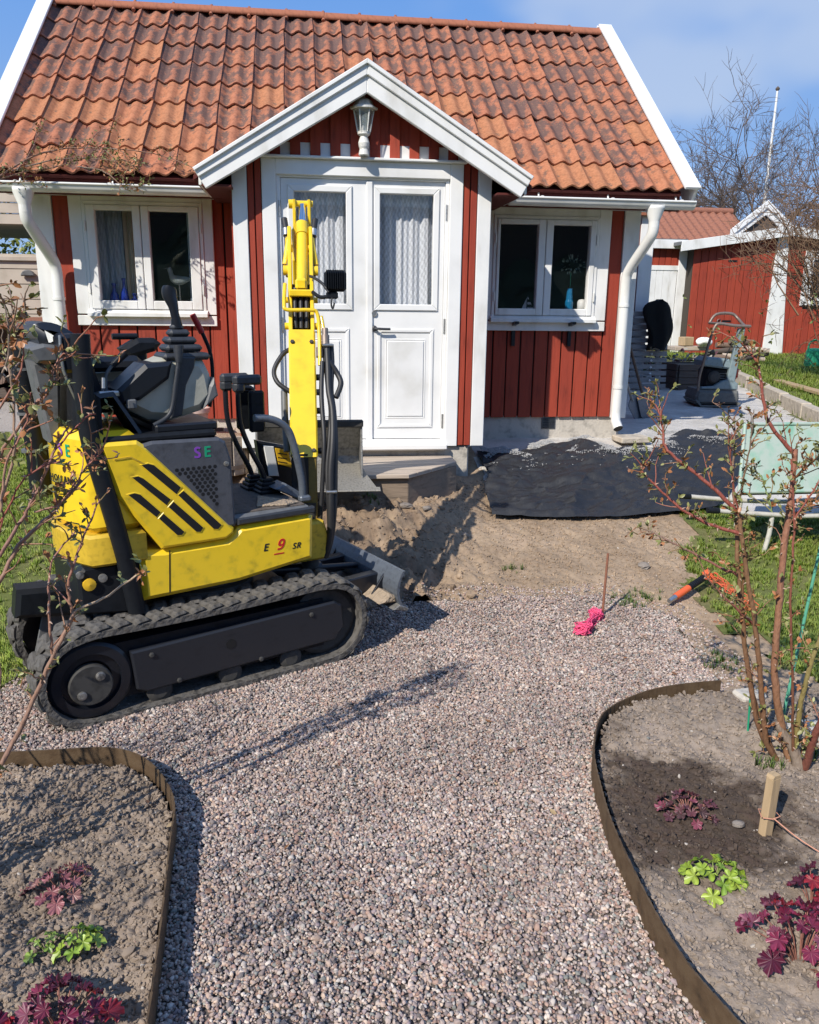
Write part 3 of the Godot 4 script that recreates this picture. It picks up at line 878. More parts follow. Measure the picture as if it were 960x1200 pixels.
		for x in [e[0], e[1]]:
			var cap := []
			for i in 11:
				var t := PI + PI * i / 10.0
				cap.append(Vector2(cos(t) * 0.062, sin(t) * 0.062))
			prism(cap, x - 0.006, x + 0.006, 0.002, Transform3D(Basis(Vector3(0, 0, 1), Vector3.UP, Vector3(1, 0, 0)), Vector3(0, 2.535, 0.39)))
			part("end_cap", "white_metal", gu)
		for i in 3:
			var x: float = lerp(e[0] + 0.25, e[1] - 0.12, i / 2.0)
			span(Vector3(x - 0.012, 2.535, 0.34), Vector3(x + 0.012, 2.545, 0.455), 0.003)
			tube([Vector3(x, 2.58, 0.325), Vector3(x, 2.54, 0.34)], 0.008, 6)
			part("gutter_hook", "white_metal", gu)
	for d in [[-2.72, -2.625, 1], [2.125, 2.045, -1]]:
		var px: float = d[0]; var qx: float = d[1]
		lathe([Vector2(0.04, 2.33), Vector2(0.042, 2.38), Vector2(0.075, 2.475), Vector2(0.078, 2.50), Vector2(0.07, 2.50)], 18, Transform3D(Basis.IDENTITY, Vector3(px, 0, 0.39)), true)
		var path = cat([Vector3(px, 2.42, 0.39), Vector3(px, 2.30, 0.38), Vector3(lerp(px, qx, 0.2), 2.22, 0.32), Vector3(lerp(px, qx, 0.85), 2.03, 0.14), Vector3(qx, 1.94, 0.095), Vector3(qx, 1.8, 0.09)], 5)
		path.append_array([Vector3(qx, 1.3, 0.09), Vector3(qx, 0.80, 0.09), Vector3(qx, 0.72, 0.10), Vector3(qx + 0.01, 0.66, 0.15)])
		tube(path, 0.043, 16, false)
		var dp := part("downpipe", "white_metal", h)
		tube([Vector3(qx, 0.72, 0.095), Vector3(qx + 0.011, 0.655, 0.155)], 0.038, 14); part("pipe_mouth", "hole", dp)
		for y in [1.72, 1.02]:
			lathe([Vector2(0.044, y - 0.012), Vector2(0.048, y - 0.012), Vector2(0.048, y + 0.012), Vector2(0.044, y + 0.012)], 16, Transform3D(Basis.IDENTITY, Vector3(qx, 0, 0.09)))
			span(Vector3(qx - 0.008, y - 0.01, 0.0), Vector3(qx + 0.008, y + 0.01, 0.055)); part("clip", "white_metal", dp)
	porch(h)
	# low extension at the back right
	span(Vector3(2.2, 0.6, -5.2), Vector3(3.94, 2.85, -3.9)); part("wall", "room", h)
	boards(h, REDS, Vector3(2.2, 0, -3.88), FX, FZ, 1.58, 0.6, func(_u): return 2.95, 0.15)
	boards(h, REDS, Vector3(3.95, 0, -3.88), Vector3(0, 0, -1), FX, 1.3, 0.6, func(_u): return 2.85, 0.16)
	span(Vector3(3.78, 0.6, -3.9), Vector3(3.97, 2.95, -3.845), 0.004); part("corner_board", "white", h)
	bx(Vector3(3.0, 3.0, -4.5), Vector3(2.0, 0.06, 1.5), 0.01, Basis(Vector3(1, 0, 0), 0.12)); part("roof", "tile_edge", h)

func porch(h: Node3D):
	var FX := Vector3(1, 0, 0); var FZ := Vector3(0, 0, 1)
	var gx := -0.247
	var zf := 0.80
	var sl := 0.606
	var gtop := func(x: float) -> float: return 3.235 - abs(x - gx) * sl - 0.03
	# side walls and the front strips beside the door
	for s in [[-1.165, -1, 0.0], [0.655, 1, 0.0]]:
		span(Vector3(s[0] - 0.02, 0.66, -0.02), Vector3(s[0] + 0.02, 2.62, zf - 0.03)); part("wall", "room", h)
		if s[1] > 0: boards(h, REDS, Vector3(0.675, 0, zf - 0.02), Vector3(0, 0, -1), FX, zf - 0.02, 0.64, func(_u): return 2.62, 0.15, [], 0.013, 0.012)
		else: boards(h, REDS, Vector3(-1.187, 0, 0.0), FZ, -FX, zf - 0.02, 0.64, func(_u): return 2.62, 0.15, [], 0.013, 0.012)
	wall_core(h, "room", -1.16, 0.65, 0.66, 2.70, zf - 0.08, zf, [Rect2(-0.88, 0.4, 1.255, 2.19)])
	prism([Vector2(-1.16, 2.701), Vector2(0.65, 2.701), Vector2(0.65, 2.70), Vector2(gx, 3.19), Vector2(-1.16, 2.70)], zf - 0.06, zf, 0, Transform3D.IDENTITY)
	part("wall", "room", h)
	for s in [[-1.083, -0.98], [0.467, 0.575]]:  # red strips: two boards with a batten
		for k in 2:
			var w: float = (s[1] - s[0]) * 0.5
			span(Vector3(s[0] + k * w + 0.004, 0.64, zf), Vector3(s[0] + (k + 1) * w - 0.004, 2.74, zf + 0.02 + 0.008 * k), 0.003); part("board", REDS[k], h)
	for s in [[-1.187, -1.083], [0.575, 0.677]]:
		prism([Vector2(s[0], 0.635), Vector2(s[1], 0.635), Vector2(s[1], gtop.call(s[1]) - 0.05), Vector2(s[0], gtop.call(s[0]) - 0.05)], zf, zf + 0.034, 0.004); part("corner_board", "white", h)
	for s in [[-1.19, -1.165, 0.68], [0.655, 0.68, 0.68]]:
		span(Vector3(s[0], 0.635, s[2]), Vector3(s[1], 2.62, zf - 0.001), 0.003); part("corner_board", "white", h)
	# gable boards: a white skirting board, red battens running down over it
	span(Vector3(-0.98, 2.70, zf + 0.001), Vector3(0.466, 2.80, zf + 0.016), 0.002); part("skirting_board", "white", h)
	var n := 11
	for i in n:
		var a := -1.02 + i * 1.546 / n
		var b := a + 1.546 / n
		var pts = [Vector2(a + 0.003, 2.80), Vector2(b - 0.003, 2.80), Vector2(b - 0.003, gtop.call(b)), Vector2(a + 0.003, gtop.call(a))]
		if a < gx and b > gx: pts.insert(3, Vector2(gx, gtop.call(gx)))
		prism(pts, zf + 0.001, zf + 0.017, 0.0); part("board", REDS[i % 4], h)
		var m := b
		if i < n - 1: prism([Vector2(m - 0.036, 2.705), Vector2(m + 0.036, 2.705), Vector2(m + 0.036, gtop.call(m + 0.036)), Vector2(m - 0.036, gtop.call(m - 0.036))], zf + 0.018, zf + 0.036, 0.003); part("batten", REDS[(i + 1) % 4], h)
	# door casing with drip cap
	span(Vector3(-0.98, 0.635, zf), Vector3(-0.88, 2.69, zf + 0.035), 0.004); part("casing", "white_door", h)
	span(Vector3(0.37, 0.635, zf), Vector3(0.466, 2.69, zf + 0.035), 0.004); part("casing", "white_door", h)
	span(Vector3(-0.88, 2.585, zf), Vector3(0.37, 2.69, zf + 0.034), 0.004); part("casing", "white_door", h)
	span(Vector3(-1.0, 2.69, zf - 0.0), Vector3(0.486, 2.708, zf + 0.075), 0.004); part("drip_cap", "white_door", h)
	span(Vector3(-0.88, 0.60, zf - 0.08), Vector3(0.37, 0.69, zf + 0.02), 0.004)
	span(Vector3(-0.90, 0.615, zf + 0.02), Vector3(0.385, 0.655, zf + 0.07), 0.006); part("threshold", "white_door", h)
	frame_box(-0.88, 0.37, 0.66, 2.60, 0.03, zf - 0.08, zf + 0.008); part("door_frame", "white_door", h)
	# two leaves
	for s in 2:
		var a: float = -0.848 if s == 0 else -0.222
		var b: float = -0.226 if s == 0 else 0.338
		var g0: float = -0.757 if s == 0 else -0.138
		var g1: float = -0.383 if s == 0 else 0.256
		var y0 := 0.695; var y1 := 2.568
		var z0 := zf - 0.055; var z1 := zf - 0.008
		for r in [[a, g0, y0, y1], [g1, b, y0, y1], [g0, g1, 2.48, y1], [g0, g1, y0, 1.705]]:
			span(Vector3(r[0], r[2], z0), Vector3(r[1], r[3], z1))
		var d := part("door", "white_door", h)
		frame_box(g0 - 0.045, g1 + 0.042, 1.662, 2.525, 0.045, z1 - 0.003, z1 + 0.014, 0.005); part("glazing_bead", "white_door", d)
		span(Vector3(g0 - 0.01, 1.70, z0 + 0.02), Vector3(g1 + 0.01, 2.49, z0 + 0.026)); part("pane", "glass", d)
		var p0: float = g0 - 0.02; var p1: float = g1 + 0.018
		frame_box(p0, p1, 0.778, 1.53, 0.03, z1 - 0.004, z1 + 0.011, 0.007)
		frame_box(p0 + 0.06, p1 - 0.06, 0.85, 1.455, 0.012, z1 - 0.004, z1 + 0.004, 0.004)
		span(Vector3(p0 + 0.075, 0.865, z1 - 0.004), Vector3(p1 - 0.075, 1.44, z1 + 0.010), 0.007); part("door_panel", "white_door", d)
		for y in [0.83, 1.55, 2.36]:
			var hx: float = a - 0.012 if s == 0 else b + 0.014
			tube([Vector3(hx, y - 0.055, z1 + 0.012), Vector3(hx, y + 0.055, z1 + 0.012)], 0.010, 8); part("hinge", "steel", d)
		if s == 0:
			span(Vector3(b - 0.012, 0.66, z1 - 0.001), Vector3(b + 0.035, 2.56, z1 + 0.016), 0.006); part("cover_strip", "white_door", d)
		else:
			lathe([Vector2(0, 0.0), Vector2(0.024, 0.0), Vector2(0.024, 0.010), Vector2(0.018, 0.016), Vector2(0, 0.016)], 16, Transform3D(Basis(Vector3(1, 0, 0), PI / 2), Vector3(-0.182, 1.64, z1))); part("lock", "steel", d)
			lathe([Vector2(0, 0.0), Vector2(0.022, 0.0), Vector2(0.020, 0.014), Vector2(0.011, 0.02), Vector2(0.011, 0.045), Vector2(0, 0.045)], 16, Transform3D(Basis(Vector3(1, 0, 0), PI / 2), Vector3(-0.18, 1.53, z1)))
			tube(cat([Vector3(-0.18, 1.53, z1 + 0.042), Vector3(-0.15, 1.529, z1 + 0.05), Vector3(-0.10, 1.527, z1 + 0.048), Vector3(-0.062, 1.527, z1 + 0.046)], 3), 0.009, 8); part("handle", "dark_grey_plastic", d)
	# barge boards of the gable with a moulding on top
	var z0 := 0.985; var z1 := 1.025
	for s in 2:
		var o: Array = [Vector2(-1.421, 2.576), Vector2(gx, 3.288), Vector2(gx, 3.087), Vector2(-1.343, 2.452)] if s == 0 else [Vector2(0.925, 2.590), Vector2(gx, 3.288), Vector2(gx, 3.087), Vector2(0.847, 2.452)]
		prism(o, z0, z1, 0.005); part("barge_board", "white", h)
		var t: Array = []
		var e0: Vector2 = o[0]; var a0: Vector2 = o[1]
		prism([e0, a0, a0 - Vector2(0, 0.095), e0.lerp(o[3], 0.45)], z1, z1 + 0.020, 0.005); part("barge_moulding", "white", h)
		prism([e0, a0, a0 - Vector2(0, 0.030), e0.lerp(o[3], 0.16)], z1 + 0.020, z1 + 0.038, 0.004); part("barge_moulding", "white", h)
		var sg := -1.0 if s == 0 else 1.0
		# roof slab and the soffit boards under the overhang
		var w := 1.18
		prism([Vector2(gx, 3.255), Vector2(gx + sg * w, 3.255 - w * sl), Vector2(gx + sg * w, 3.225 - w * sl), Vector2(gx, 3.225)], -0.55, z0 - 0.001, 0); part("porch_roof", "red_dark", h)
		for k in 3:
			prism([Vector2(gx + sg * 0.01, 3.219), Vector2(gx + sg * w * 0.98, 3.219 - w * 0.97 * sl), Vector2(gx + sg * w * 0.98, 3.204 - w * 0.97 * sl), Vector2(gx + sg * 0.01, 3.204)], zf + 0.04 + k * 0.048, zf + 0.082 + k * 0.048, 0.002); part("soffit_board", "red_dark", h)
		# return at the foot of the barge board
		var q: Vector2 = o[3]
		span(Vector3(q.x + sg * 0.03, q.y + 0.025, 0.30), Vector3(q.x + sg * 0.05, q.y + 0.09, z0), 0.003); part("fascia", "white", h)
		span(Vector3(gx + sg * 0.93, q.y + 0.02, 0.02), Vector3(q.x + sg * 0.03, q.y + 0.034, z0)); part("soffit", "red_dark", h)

# ---------------------------------------------------------------- the mini excavator
func text(called: String, words: String, mat: String, par: Node, height: float, xf: Transform3D, slant := 0.0, weight := 700):
	var tm = TextMesh.new()
	var f = SystemFont.new()
	f.font_names = PackedStringArray(["Droid Sans"])
	f.font_weight = weight
	tm.font = f
	tm.text = words
	tm.font_size = 64
	tm.pixel_size = height / 46.0
	tm.depth = 0.002
	tm.horizontal_alignment = HORIZONTAL_ALIGNMENT_CENTER
	var sh = Transform3D(Basis(Vector3(1, 0, 0), Vector3(slant, 1, 0), Vector3(0, 0, 1)), Vector3.ZERO)
	node(called, tm, mat, par, xf * sh)

func track_at(t: float) -> Array:  # point and direction along the belt's centre line, t = metres from the rear bottom
	var a = Vector2(-0.575, 0.205); var b = Vector2(0.510, 0.222)
	var r = 0.187
	var ax = (b - a).normalized(); var up = Vector2(-ax.y, ax.x)
	var L = (b - a).length(); var arc = PI * r
	t = fposmod(t, 2.0 * L + 2.0 * arc)
	if t < L: return [a + ax * t - up * r, ax]
	t -= L
	if t < arc:
		var q = t / r
		return [b + (-up * cos(q) + ax * sin(q)) * r, ax * cos(q) + up * sin(q)]
	t -= arc
	if t < L:
		var sag = 0.012 * sin(PI * t / L)
		return [b - ax * t + up * (r + 0.008 - sag), -ax]
	t -= L
	var q2 = t / r
	return [a + (up * cos(q2) - ax * sin(q2)) * r, -ax * cos(q2) - up * sin(q2)]

func track(e: Node3D, z0: float, z1: float, outer: float):
	var total = 2.0 * 1.0851 + 2.0 * PI * 0.187
	var n = 64
	var zo: float = max(z0, z1) if outer > 0 else min(z0, z1)
	var ring = []
	for i in n:
		var q = track_at(i * total / n)
		var p: Vector2 = q[0]; var d: Vector2 = q[1]
		var nn = Vector2(d.y, -d.x)
		ring.append([p + nn * 0.016, p - nn * 0.010, nn])
	for i in n:
		var A: Array = ring[i]; var B: Array = ring[(i + 1) % n]
		for f in [[0, 1.0], [1, -1.0]]:
			var na = Vector3(A[2].x, A[2].y, 0) * f[1]; var nb = Vector3(B[2].x, B[2].y, 0) * f[1]
			var k: int = f[0]
			var v0 = vert(Vector3(A[k].x, A[k].y, z0), na); var v1 = vert(Vector3(B[k].x, B[k].y, z0), nb)
			var v2 = vert(Vector3(B[k].x, B[k].y, z1), nb); var v3 = vert(Vector3(A[k].x, A[k].y, z1), na)
			var g = (V[v1] - V[v0]).cross(V[v3] - V[v0])
			if g.dot(na) > 0: tri_ids(v0, v1, v2); tri_ids(v0, v2, v3)
			else: tri_ids(v0, v2, v1); tri_ids(v0, v3, v2)
		for z in [z0, z1]:
			poly([Vector3(A[0].x, A[0].y, z), Vector3(B[0].x, B[0].y, z), Vector3(B[1].x, B[1].y, z), Vector3(A[1].x, A[1].y, z)], Vector3(A[0].x, A[0].y, (z0 + z1) * 0.5))
	var belt = part("track", "rubber", e)
	# chunky lugs in two staggered rows
	var w: float = abs(z1 - z0)
	prism([Vector2(-0.036, 0), Vector2(0.036, 0), Vector2(0.030, 0.014), Vector2(0.018, 0.021), Vector2(-0.018, 0.021), Vector2(-0.030, 0.014)], -w * 0.26, w * 0.26, 0.010)
	var lug = mesh()
	var m = 42
	for i in m:
		for s in 2:
			var q = track_at((i + 0.5 * s) * total / m)
			var p: Vector2 = q[0]; var d: Vector2 = q[1]
			var nn = Vector2(d.y, -d.x)
			var b = Basis(Vector3(-d.x, -d.y, 0), Vector3(nn.x, nn.y, 0), Vector3(0, 0, 1))
			var tw = Basis(Vector3(nn.x, nn.y, 0), 0.28 if s == 0 else -0.28)
			var zc = (z0 + z1) * 0.5 + (0.24 if s == 0 else -0.24) * w
			if b.determinant() < 0: b.x = -b.x
			node("lug", lug, "rubber", belt, Transform3D(tw * b, Vector3(p.x + nn.x * 0.014, p.y + nn.y * 0.014, zc)))
	# wheels and frame
	var zm = (z0 + z1) * 0.5
	var face = func(c: Vector2, z: float) -> Transform3D: return Transform3D(Basis(Vector3(1, 0, 0), PI / 2 if outer > 0 else -PI / 2), Vector3(c.x, c.y, z))
	var sg = 1.0 if outer > 0 else -1.0
	lathe([Vector2(0.001, -0.06), Vector2(0.165, -0.06), Vector2(0.168, -0.01), Vector2(0.155, 0.0), Vector2(0.12, 0.004), Vector2(0.118, -0.018), Vector2(0.085, -0.018)], 40, face.call(Vector2(-0.575, 0.195), zo - sg * 0.03))
	var sp = part("sprocket", "black_paint", e)
	lathe([Vector2(0.088, -0.02), Vector2(0.088, 0.008), Vector2(0.083, 0.013), Vector2(0.001, 0.013)], 32, face.call(Vector2(-0.580, 0.183), zo - sg * 0.03)); part("hub_cover", "dusty_black", sp)
	for a in [0.75, 3.85]:
		lathe([Vector2(0.019, 0.0), Vector2(0.019, 0.007), Vector2(0.012, 0.010), Vector2(0.001, 0.010)], 14, face.call(Vector2(-0.580 + cos(a) * 0.052, 0.183 + sin(a) * 0.052), zo - sg * 0.017)); part("bolt", "worn_steel", sp)
	lathe([Vector2(0.001, -0.08), Vector2(0.17, -0.08), Vector2(0.172, -0.03), Vector2(0.15, -0.02), Vector2(0.05, -0.03), Vector2(0.04, 0.0), Vector2(0.001, 0.0)], 36, face.call(Vector2(0.510, 0.222), zo - sg * 0.04)); part("idler", "dusty_black", e)
	for x in [-0.30, 0.02, 0.32]:
		lathe([Vector2(0.001, -0.07), Vector2(0.055, -0.07), Vector2(0.055, 0.0), Vector2(0.03, 0.01), Vector2(0.001, 0.01)], 18, face.call(Vector2(x, 0.075), zo - sg * 0.045)); part("roller", "dusty_black", e)
	prism([Vector2(-0.415, 0.29), Vector2(-0.40, 0.115), Vector2(-0.36, 0.095), Vector2(0.545, 0.128), Vector2(0.595, 0.185), Vector2(0.585, 0.30), Vector2(0.545, 0.325)], zo - sg * 0.055, zo - sg * 0.018, 0.008)
	var fr = part("track_frame", "frame_dirty", e)
	prism([Vector2(-0.50, 0.33), Vector2(-0.46, 0.08), Vector2(0.50, 0.10), Vector2(0.50, 0.34)], zm - 0.05, zm + 0.05, 0.0); part("track_frame", "black_plastic", e)
	lathe([Vector2(0.024, 0.0), Vector2(0.024, 0.002), Vector2(0.001, 0.002)], 18, face.call(Vector2(0.02, 0.228), zo - sg * 0.018)); part("hole", "hole", fr)
	for b in [Vector2(-0.22, 0.115), Vector2(0.16, 0.122), Vector2(0.42, 0.285), Vector2(-0.33, 0.26)]:
		lathe([Vector2(0.012, 0.0), Vector2(0.012, 0.006), Vector2(0.007, 0.009), Vector2(0.001, 0.009)], 6, face.call(b, zo - sg * 0.018)); part("bolt", "dusty_black", fr)
	var dirt = FastNoiseLite.new(); dirt.seed = 3; dirt.frequency = 3.0

func excavator():
	var e = thing("mini_excavator", "yellow and black tracked mini excavator with its arm raised before the door", "excavator", Vector3(-1.062, -0.004, 3.576), deg_to_rad(26.0))
	var inv = W2L
	local()
	track(e, -0.205, 0.0, 1.0)
	track(e, -0.80, -0.60, -1.0)
	# inner cover of the far track and the guard above it
	prism([Vector2(-0.72, 0.10), Vector2(-0.55, 0.07), Vector2(-0.40, 0.10), Vector2(-0.40, 0.29), Vector2(-0.66, 0.32)], -0.595, -0.585, 0.004); part("track_cover", "mid_grey", e)
	prism([Vector2(-0.78, 0.34), Vector2(-0.50, 0.30), Vector2(-0.40, 0.34), Vector2(-0.40, 0.44), Vector2(-0.76, 0.47)], -0.66, -0.52, 0.02); part("guard", "black_plastic", e)
	# undercarriage
	span(Vector3(-0.45, 0.16, -0.62), Vector3(0.47, 0.36, -0.19), 0.02); span(Vector3(-0.35, 0.34, -0.66), Vector3(0.38, 0.42, -0.15), 0.02); part("chassis", "black_paint", e)
	lathe([Vector2(0.001, 0.40), Vector2(0.25, 0.40), Vector2(0.25, 0.44), Vector2(0.22, 0.445), Vector2(0.22, 0.51), Vector2(0.001, 0.51)], 36, Transform3D(Basis.IDENTITY, Vector3(0.02, 0, -0.40))); part("turntable", "dusty_black", e)
	# dozer blade on its two arms
	for z in [-0.22, -0.58]:
		prism([Vector2(0.40, 0.20), Vector2(0.42, 0.29), Vector2(0.70, 0.35), Vector2(0.90, 0.36), Vector2(0.90, 0.27), Vector2(0.70, 0.26)], z - 0.03, z + 0.03, 0.006); part("blade_arm", "black_paint", e)
	tube([Vector3(0.36, 0.40, -0.40), Vector3(0.66, 0.37, -0.40)], 0.032, 14); tube([Vector3(0.62, 0.372, -0.40), Vector3(0.88, 0.345, -0.40)], 0.017, 10); part("blade_cylinder", "black_paint", e)
	var bp = []
	for i in 8:
		var t = i / 7.0
		bp.append(Vector2(0.918 - 0.035 * sin(t * PI), lerp(0.215, 0.418, t)))
	for i in 8:
		var t = 1.0 - i / 7.0
		bp.append(Vector2(0.932 - 0.035 * sin(t * PI), lerp(0.215, 0.418, t)))
	prism(bp, -0.815, 0.005, 0.0)
	var bl = part("blade", "blade_paint", e)
	prism([Vector2(0.86, 0.225), Vector2(0.945, 0.205), Vector2(0.955, 0.215), Vector2(0.90, 0.245)], -0.82, 0.01, 0.003); part("cutting_edge", "worn_steel", bl)
	prism([Vector2(0.80, 0.255), Vector2(0.90, 0.25), Vector2(0.895, 0.285), Vector2(0.86, 0.30)], -0.30, -0.02, 0.01); part("dirt_lump", "dirt_on", bl)
	for z in [-0.14, -0.66]:
		prism([Vector2(0.82, 0.27), Vector2(0.905, 0.27), Vector2(0.893, 0.37)], z - 0.006, z + 0.006, 0.002); part("gusset", "black_paint", bl)
	# upper body: skirt, cover, grille, deck
	var sk = [Vector2(-0.33, 0.475), Vector2(0.10, 0.485), Vector2(0.470, 0.535), Vector2(0.478, 0.742), Vector2(0.455, 0.752), Vector2(0.11, 0.742), Vector2(0.085, 0.715), Vector2(0.05, 0.690), Vector2(-0.23, 0.688), Vector2(-0.33, 0.70)]
	prism(sk, -0.70, -0.085, 0.022); var skirt = part("skirt", "yellow", e)
	prism([Vector2(-0.22, 0.497), Vector2(-0.214, 0.497), Vector2(-0.203, 0.685), Vector2(-0.209, 0.685)], -0.0852, -0.0842); part("seam", "hole", skirt)
	prism([Vector2(-0.46, 1.165), Vector2(-0.40, 0.94), Vector2(-0.24, 0.697), Vector2(0.045, 0.699), Vector2(0.078, 0.72), Vector2(0.082, 0.745), Vector2(-0.27, 1.135), Vector2(-0.31, 1.165)], -0.70, -0.072, 0.014); var cover = part("engine_cover", "yellow", e)
	prism([Vector2(-0.405, 1.10), Vector2(-0.34, 1.105), Vector2(-0.27, 1.06), Vector2(-0.275, 1.055), Vector2(-0.34, 1.098), Vector2(-0.405, 1.094)], -0.0722, -0.069); part("crease", "yellow_dirty", cover)
	for q in [[[-0.296, 1.063], [-0.275, 1.066], [-0.253, 1.058], [-0.150, 0.955], [-0.167, 0.932]], [[-0.336, 1.016], [-0.318, 1.018], [-0.3, 1.008], [-0.196, 0.909], [-0.211, 0.89]], [[-0.357, 0.947], [-0.337, 0.950], [-0.316, 0.942], [-0.241, 0.86], [-0.256, 0.845]], [[-0.136, 0.936], [0.018, 0.768], [0.004, 0.755], [-0.013, 0.758], [-0.156, 0.923]], [[-0.181, 0.894], [-0.064, 0.768], [-0.074, 0.754], [-0.090, 0.756], [-0.199, 0.877]], [[-0.226, 0.848], [-0.147, 0.762], [-0.156, 0.752], [-0.173, 0.754], [-0.242, 0.833]]]:
		var pts = []
		for v in q: pts.append(Vector2(v[0], v[1]))
		var big = inset(PackedVector2Array(pts) if not Geometry2D.is_polygon_clockwise(PackedVector2Array(pts)) else _rev(pts), -0.007)
		prism(big, -0.074, -0.0695, 0.0018); part("vent_rim", "yellow", cover)
		prism(inset(PackedVector2Array(pts) if not Geometry2D.is_polygon_clockwise(PackedVector2Array(pts)) else _rev(pts), -0.0025), -0.075, -0.0688); part("vent", "hole", cover)
	prism([Vector2(-0.32, 1.10), Vector2(-0.30, 1.145), Vector2(-0.25, 1.157), Vector2(0.035, 1.150), Vector2(0.062, 1.13), Vector2(0.084, 1.05), Vector2(0.092, 0.75), Vector2(-0.20, 0.75)], -0.66, -0.078, 0.012); var grille = part("grille_panel", "grille_grey", e)
	for r in 12:
		for c in 10:
			var p = Vector2(0.008 - c * 0.0235 + (0.0117 if r % 2 else 0.0), 1.028 - r * 0.0165)
			if p.x > 0.014 or p.y < 0.86 - 0.4 * 0 or p.y < 0.857 - (p.x - 0.0) * 1.05 + 0.0: continue
			lathe([Vector2(0.0084, 0.0), Vector2(0.0084, 0.0012), Vector2(0.0001, 0.0012)], 8, Transform3D(Basis(Vector3(1, 0, 0), PI / 2), Vector3(p.x, p.y, -0.0785)))
	part("mesh_holes", "hole", grille).set_meta("kind", "stuff")
	lathe([Vector2(0.011, 0.0), Vector2(0.011, 0.006), Vector2(0.001, 0.008)], 12, Transform3D(Basis(Vector3(1, 0, 0), PI / 2), Vector3(0.058, 1.035, -0.078))); part("bolt", "worn_steel", grille)
	var flat = func(x: float, y: float, z: float) -> Transform3D: return Transform3D(Basis.IDENTITY, Vector3(x, y, z))
	text("letter", "S", "purple", grille, 0.046, flat.call(-0.064, 1.094, -0.0775))
	text("letter", "E", "green_print", grille, 0.046, flat.call(-0.022, 1.094, -0.0775))
	text("letter", "E", "print_black", skirt, 0.034, flat.call(0.232, 0.628, -0.0845), 0.25)
	prism([Vector2(0.268, 0.586), Vector2(0.318, 0.586), Vector2(0.320, 0.592), Vector2(0.270, 0.592)], -0.0852, -0.0840, 0.0); part("underline", "print_red", skirt)
	text("digit", "9", "print_red", skirt, 0.050, flat.call(0.306, 0.631, -0.0845), 0.30)
	text("letter", "SR", "print_black", skirt, 0.027, flat.call(0.385, 0.614, -0.0845), 0.25)
	# floor with its dark rim
	span(Vector3(0.07, 0.752, -0.70), Vector3(0.465, 0.795, -0.09), 0.012); var fl = part("floor", "mid_grey", e)
	span(Vector3(0.085, 0.79, -0.68), Vector3(0.445, 0.803, -0.115), 0.004); part("floor_mat", "floor_mat", fl)
	prism([Vector2(0.10, 0.752), Vector2(0.478, 0.760), Vector2(0.480, 0.790), Vector2(0.10, 0.782)], -0.115, -0.078, 0.006); part("edge_strip", "dark_grey_plastic", fl)
	prism([Vector2(0.30, -0.30), Vector2(0.42, -0.10), Vector2(0.35, -0.08), Vector2(0.22, -0.12)], 0.803, 0.815, 0.004, Transform3D(Basis(Vector3(1, 0, 0), Vector3(0, 0, 1), Vector3(0, 1, 0)), Vector3(0, 0, -0.03))); part("dirt_patch", "dirt_on", fl)
	# counterweight, rounded in plan
	for g in [[0.79, 1.205, 0.595, 0.0], [0.655, 0.79, 0.615, 0.02]]:
		var plan = [Vector2(-0.30, -0.70 - g[3])]
		for i in 13:
			var a = lerp(0.53, -0.53, i / 12.0)
			plan.append(Vector2(0.01 - cos(a) * g[2], -0.40 - sin(a) * g[2]))
		plan.append(Vector2(-0.30, -0.10 + g[3]))
		prism(plan, g[0], g[1], 0.03 if g[3] == 0.0 else 0.012, Transform3D(Basis(Vector3(1, 0, 0), Vector3(0, 0, 1), Vector3(0, 1, 0)), Vector3.ZERO), true)
		var cw = part("counterweight", "yellow" if g[3] == 0.0 else "yellow_dirty", e)
		if g[3] == 0.0:
			var nrm = Vector3(-0.90, 0, 0.30).normalized()
			var bs = Basis(Vector3(nrm.z, 0, -nrm.x), Vector3.UP, nrm)
			var cen = Vector3(0.01, 0, -0.40) + nrm * 0.597
			text("letter", "HOLLAND", "print_black", cw, 0.030, Transform3D(bs, cen + Vector3(0, 1.000, 0) - bs.x * 0.05))
			text("letter", "CONSTRUCTION", "print_black", cw, 0.017, Transform3D(bs, cen + Vector3(0, 0.955, 0) - bs.x * 0.07))
			text("letter", "S", "purple", cw, 0.05, Transform3D(bs, cen + Vector3(0, 1.125, 0) - bs.x * 0.045))
			text("letter", "E", "green_print", cw, 0.05, Transform3D(bs, cen + Vector3(0, 1.125, 0) + bs.x * 0.01))
	prism([Vector2(-0.575, 0.455), Vector2(-0.33, 0.42), Vector2(-0.30, 0.48), Vector2(-0.30, 0.655), Vector2(-0.55, 0.655), Vector2(-0.575, 0.62)], -0.68, -0.115, 0.012); var cast = part("rear_casting", "black_plastic", e)
	lathe([Vector2(0.026, 0.0), Vector2(0.026, 0.014), Vector2(0.001, 0.020)], 14, Transform3D(Basis(Vector3(1, 0, 0), PI / 2), Vector3(-0.535, 0.585, -0.115))); part("reflector", "amber", cast)
	lathe([Vector2(0.018, 0.0), Vector2(0.018, 0.01), Vector2(0.001, 0.012)], 12, Transform3D(Basis(Vector3(1, 0, 0), PI / 2), Vector3(-0.480, 0.603, -0.115))); part("bolt", "worn_steel", cast)
	lathe([Vector2(0.016, 0.0), Vector2(0.016, 0.01), Vector2(0.001, 0.012)], 12, Transform3D(Basis(Vector3(1, 0, 0), PI / 2), Vector3(-0.567, 0.63, -0.115))); part("bolt", "worn_steel", cast)
	# dark deck under the seat
	span(Vector3(-0.44, 1.15, -0.70), Vector3(0.03, 1.185, -0.09), 0.012); part("deck", "black_plastic", e)
	span(Vector3(-0.22, 1.18, -0.60), Vector3(0.045, 1.215, -0.12), 0.008); part("deck", "black_paint", e)
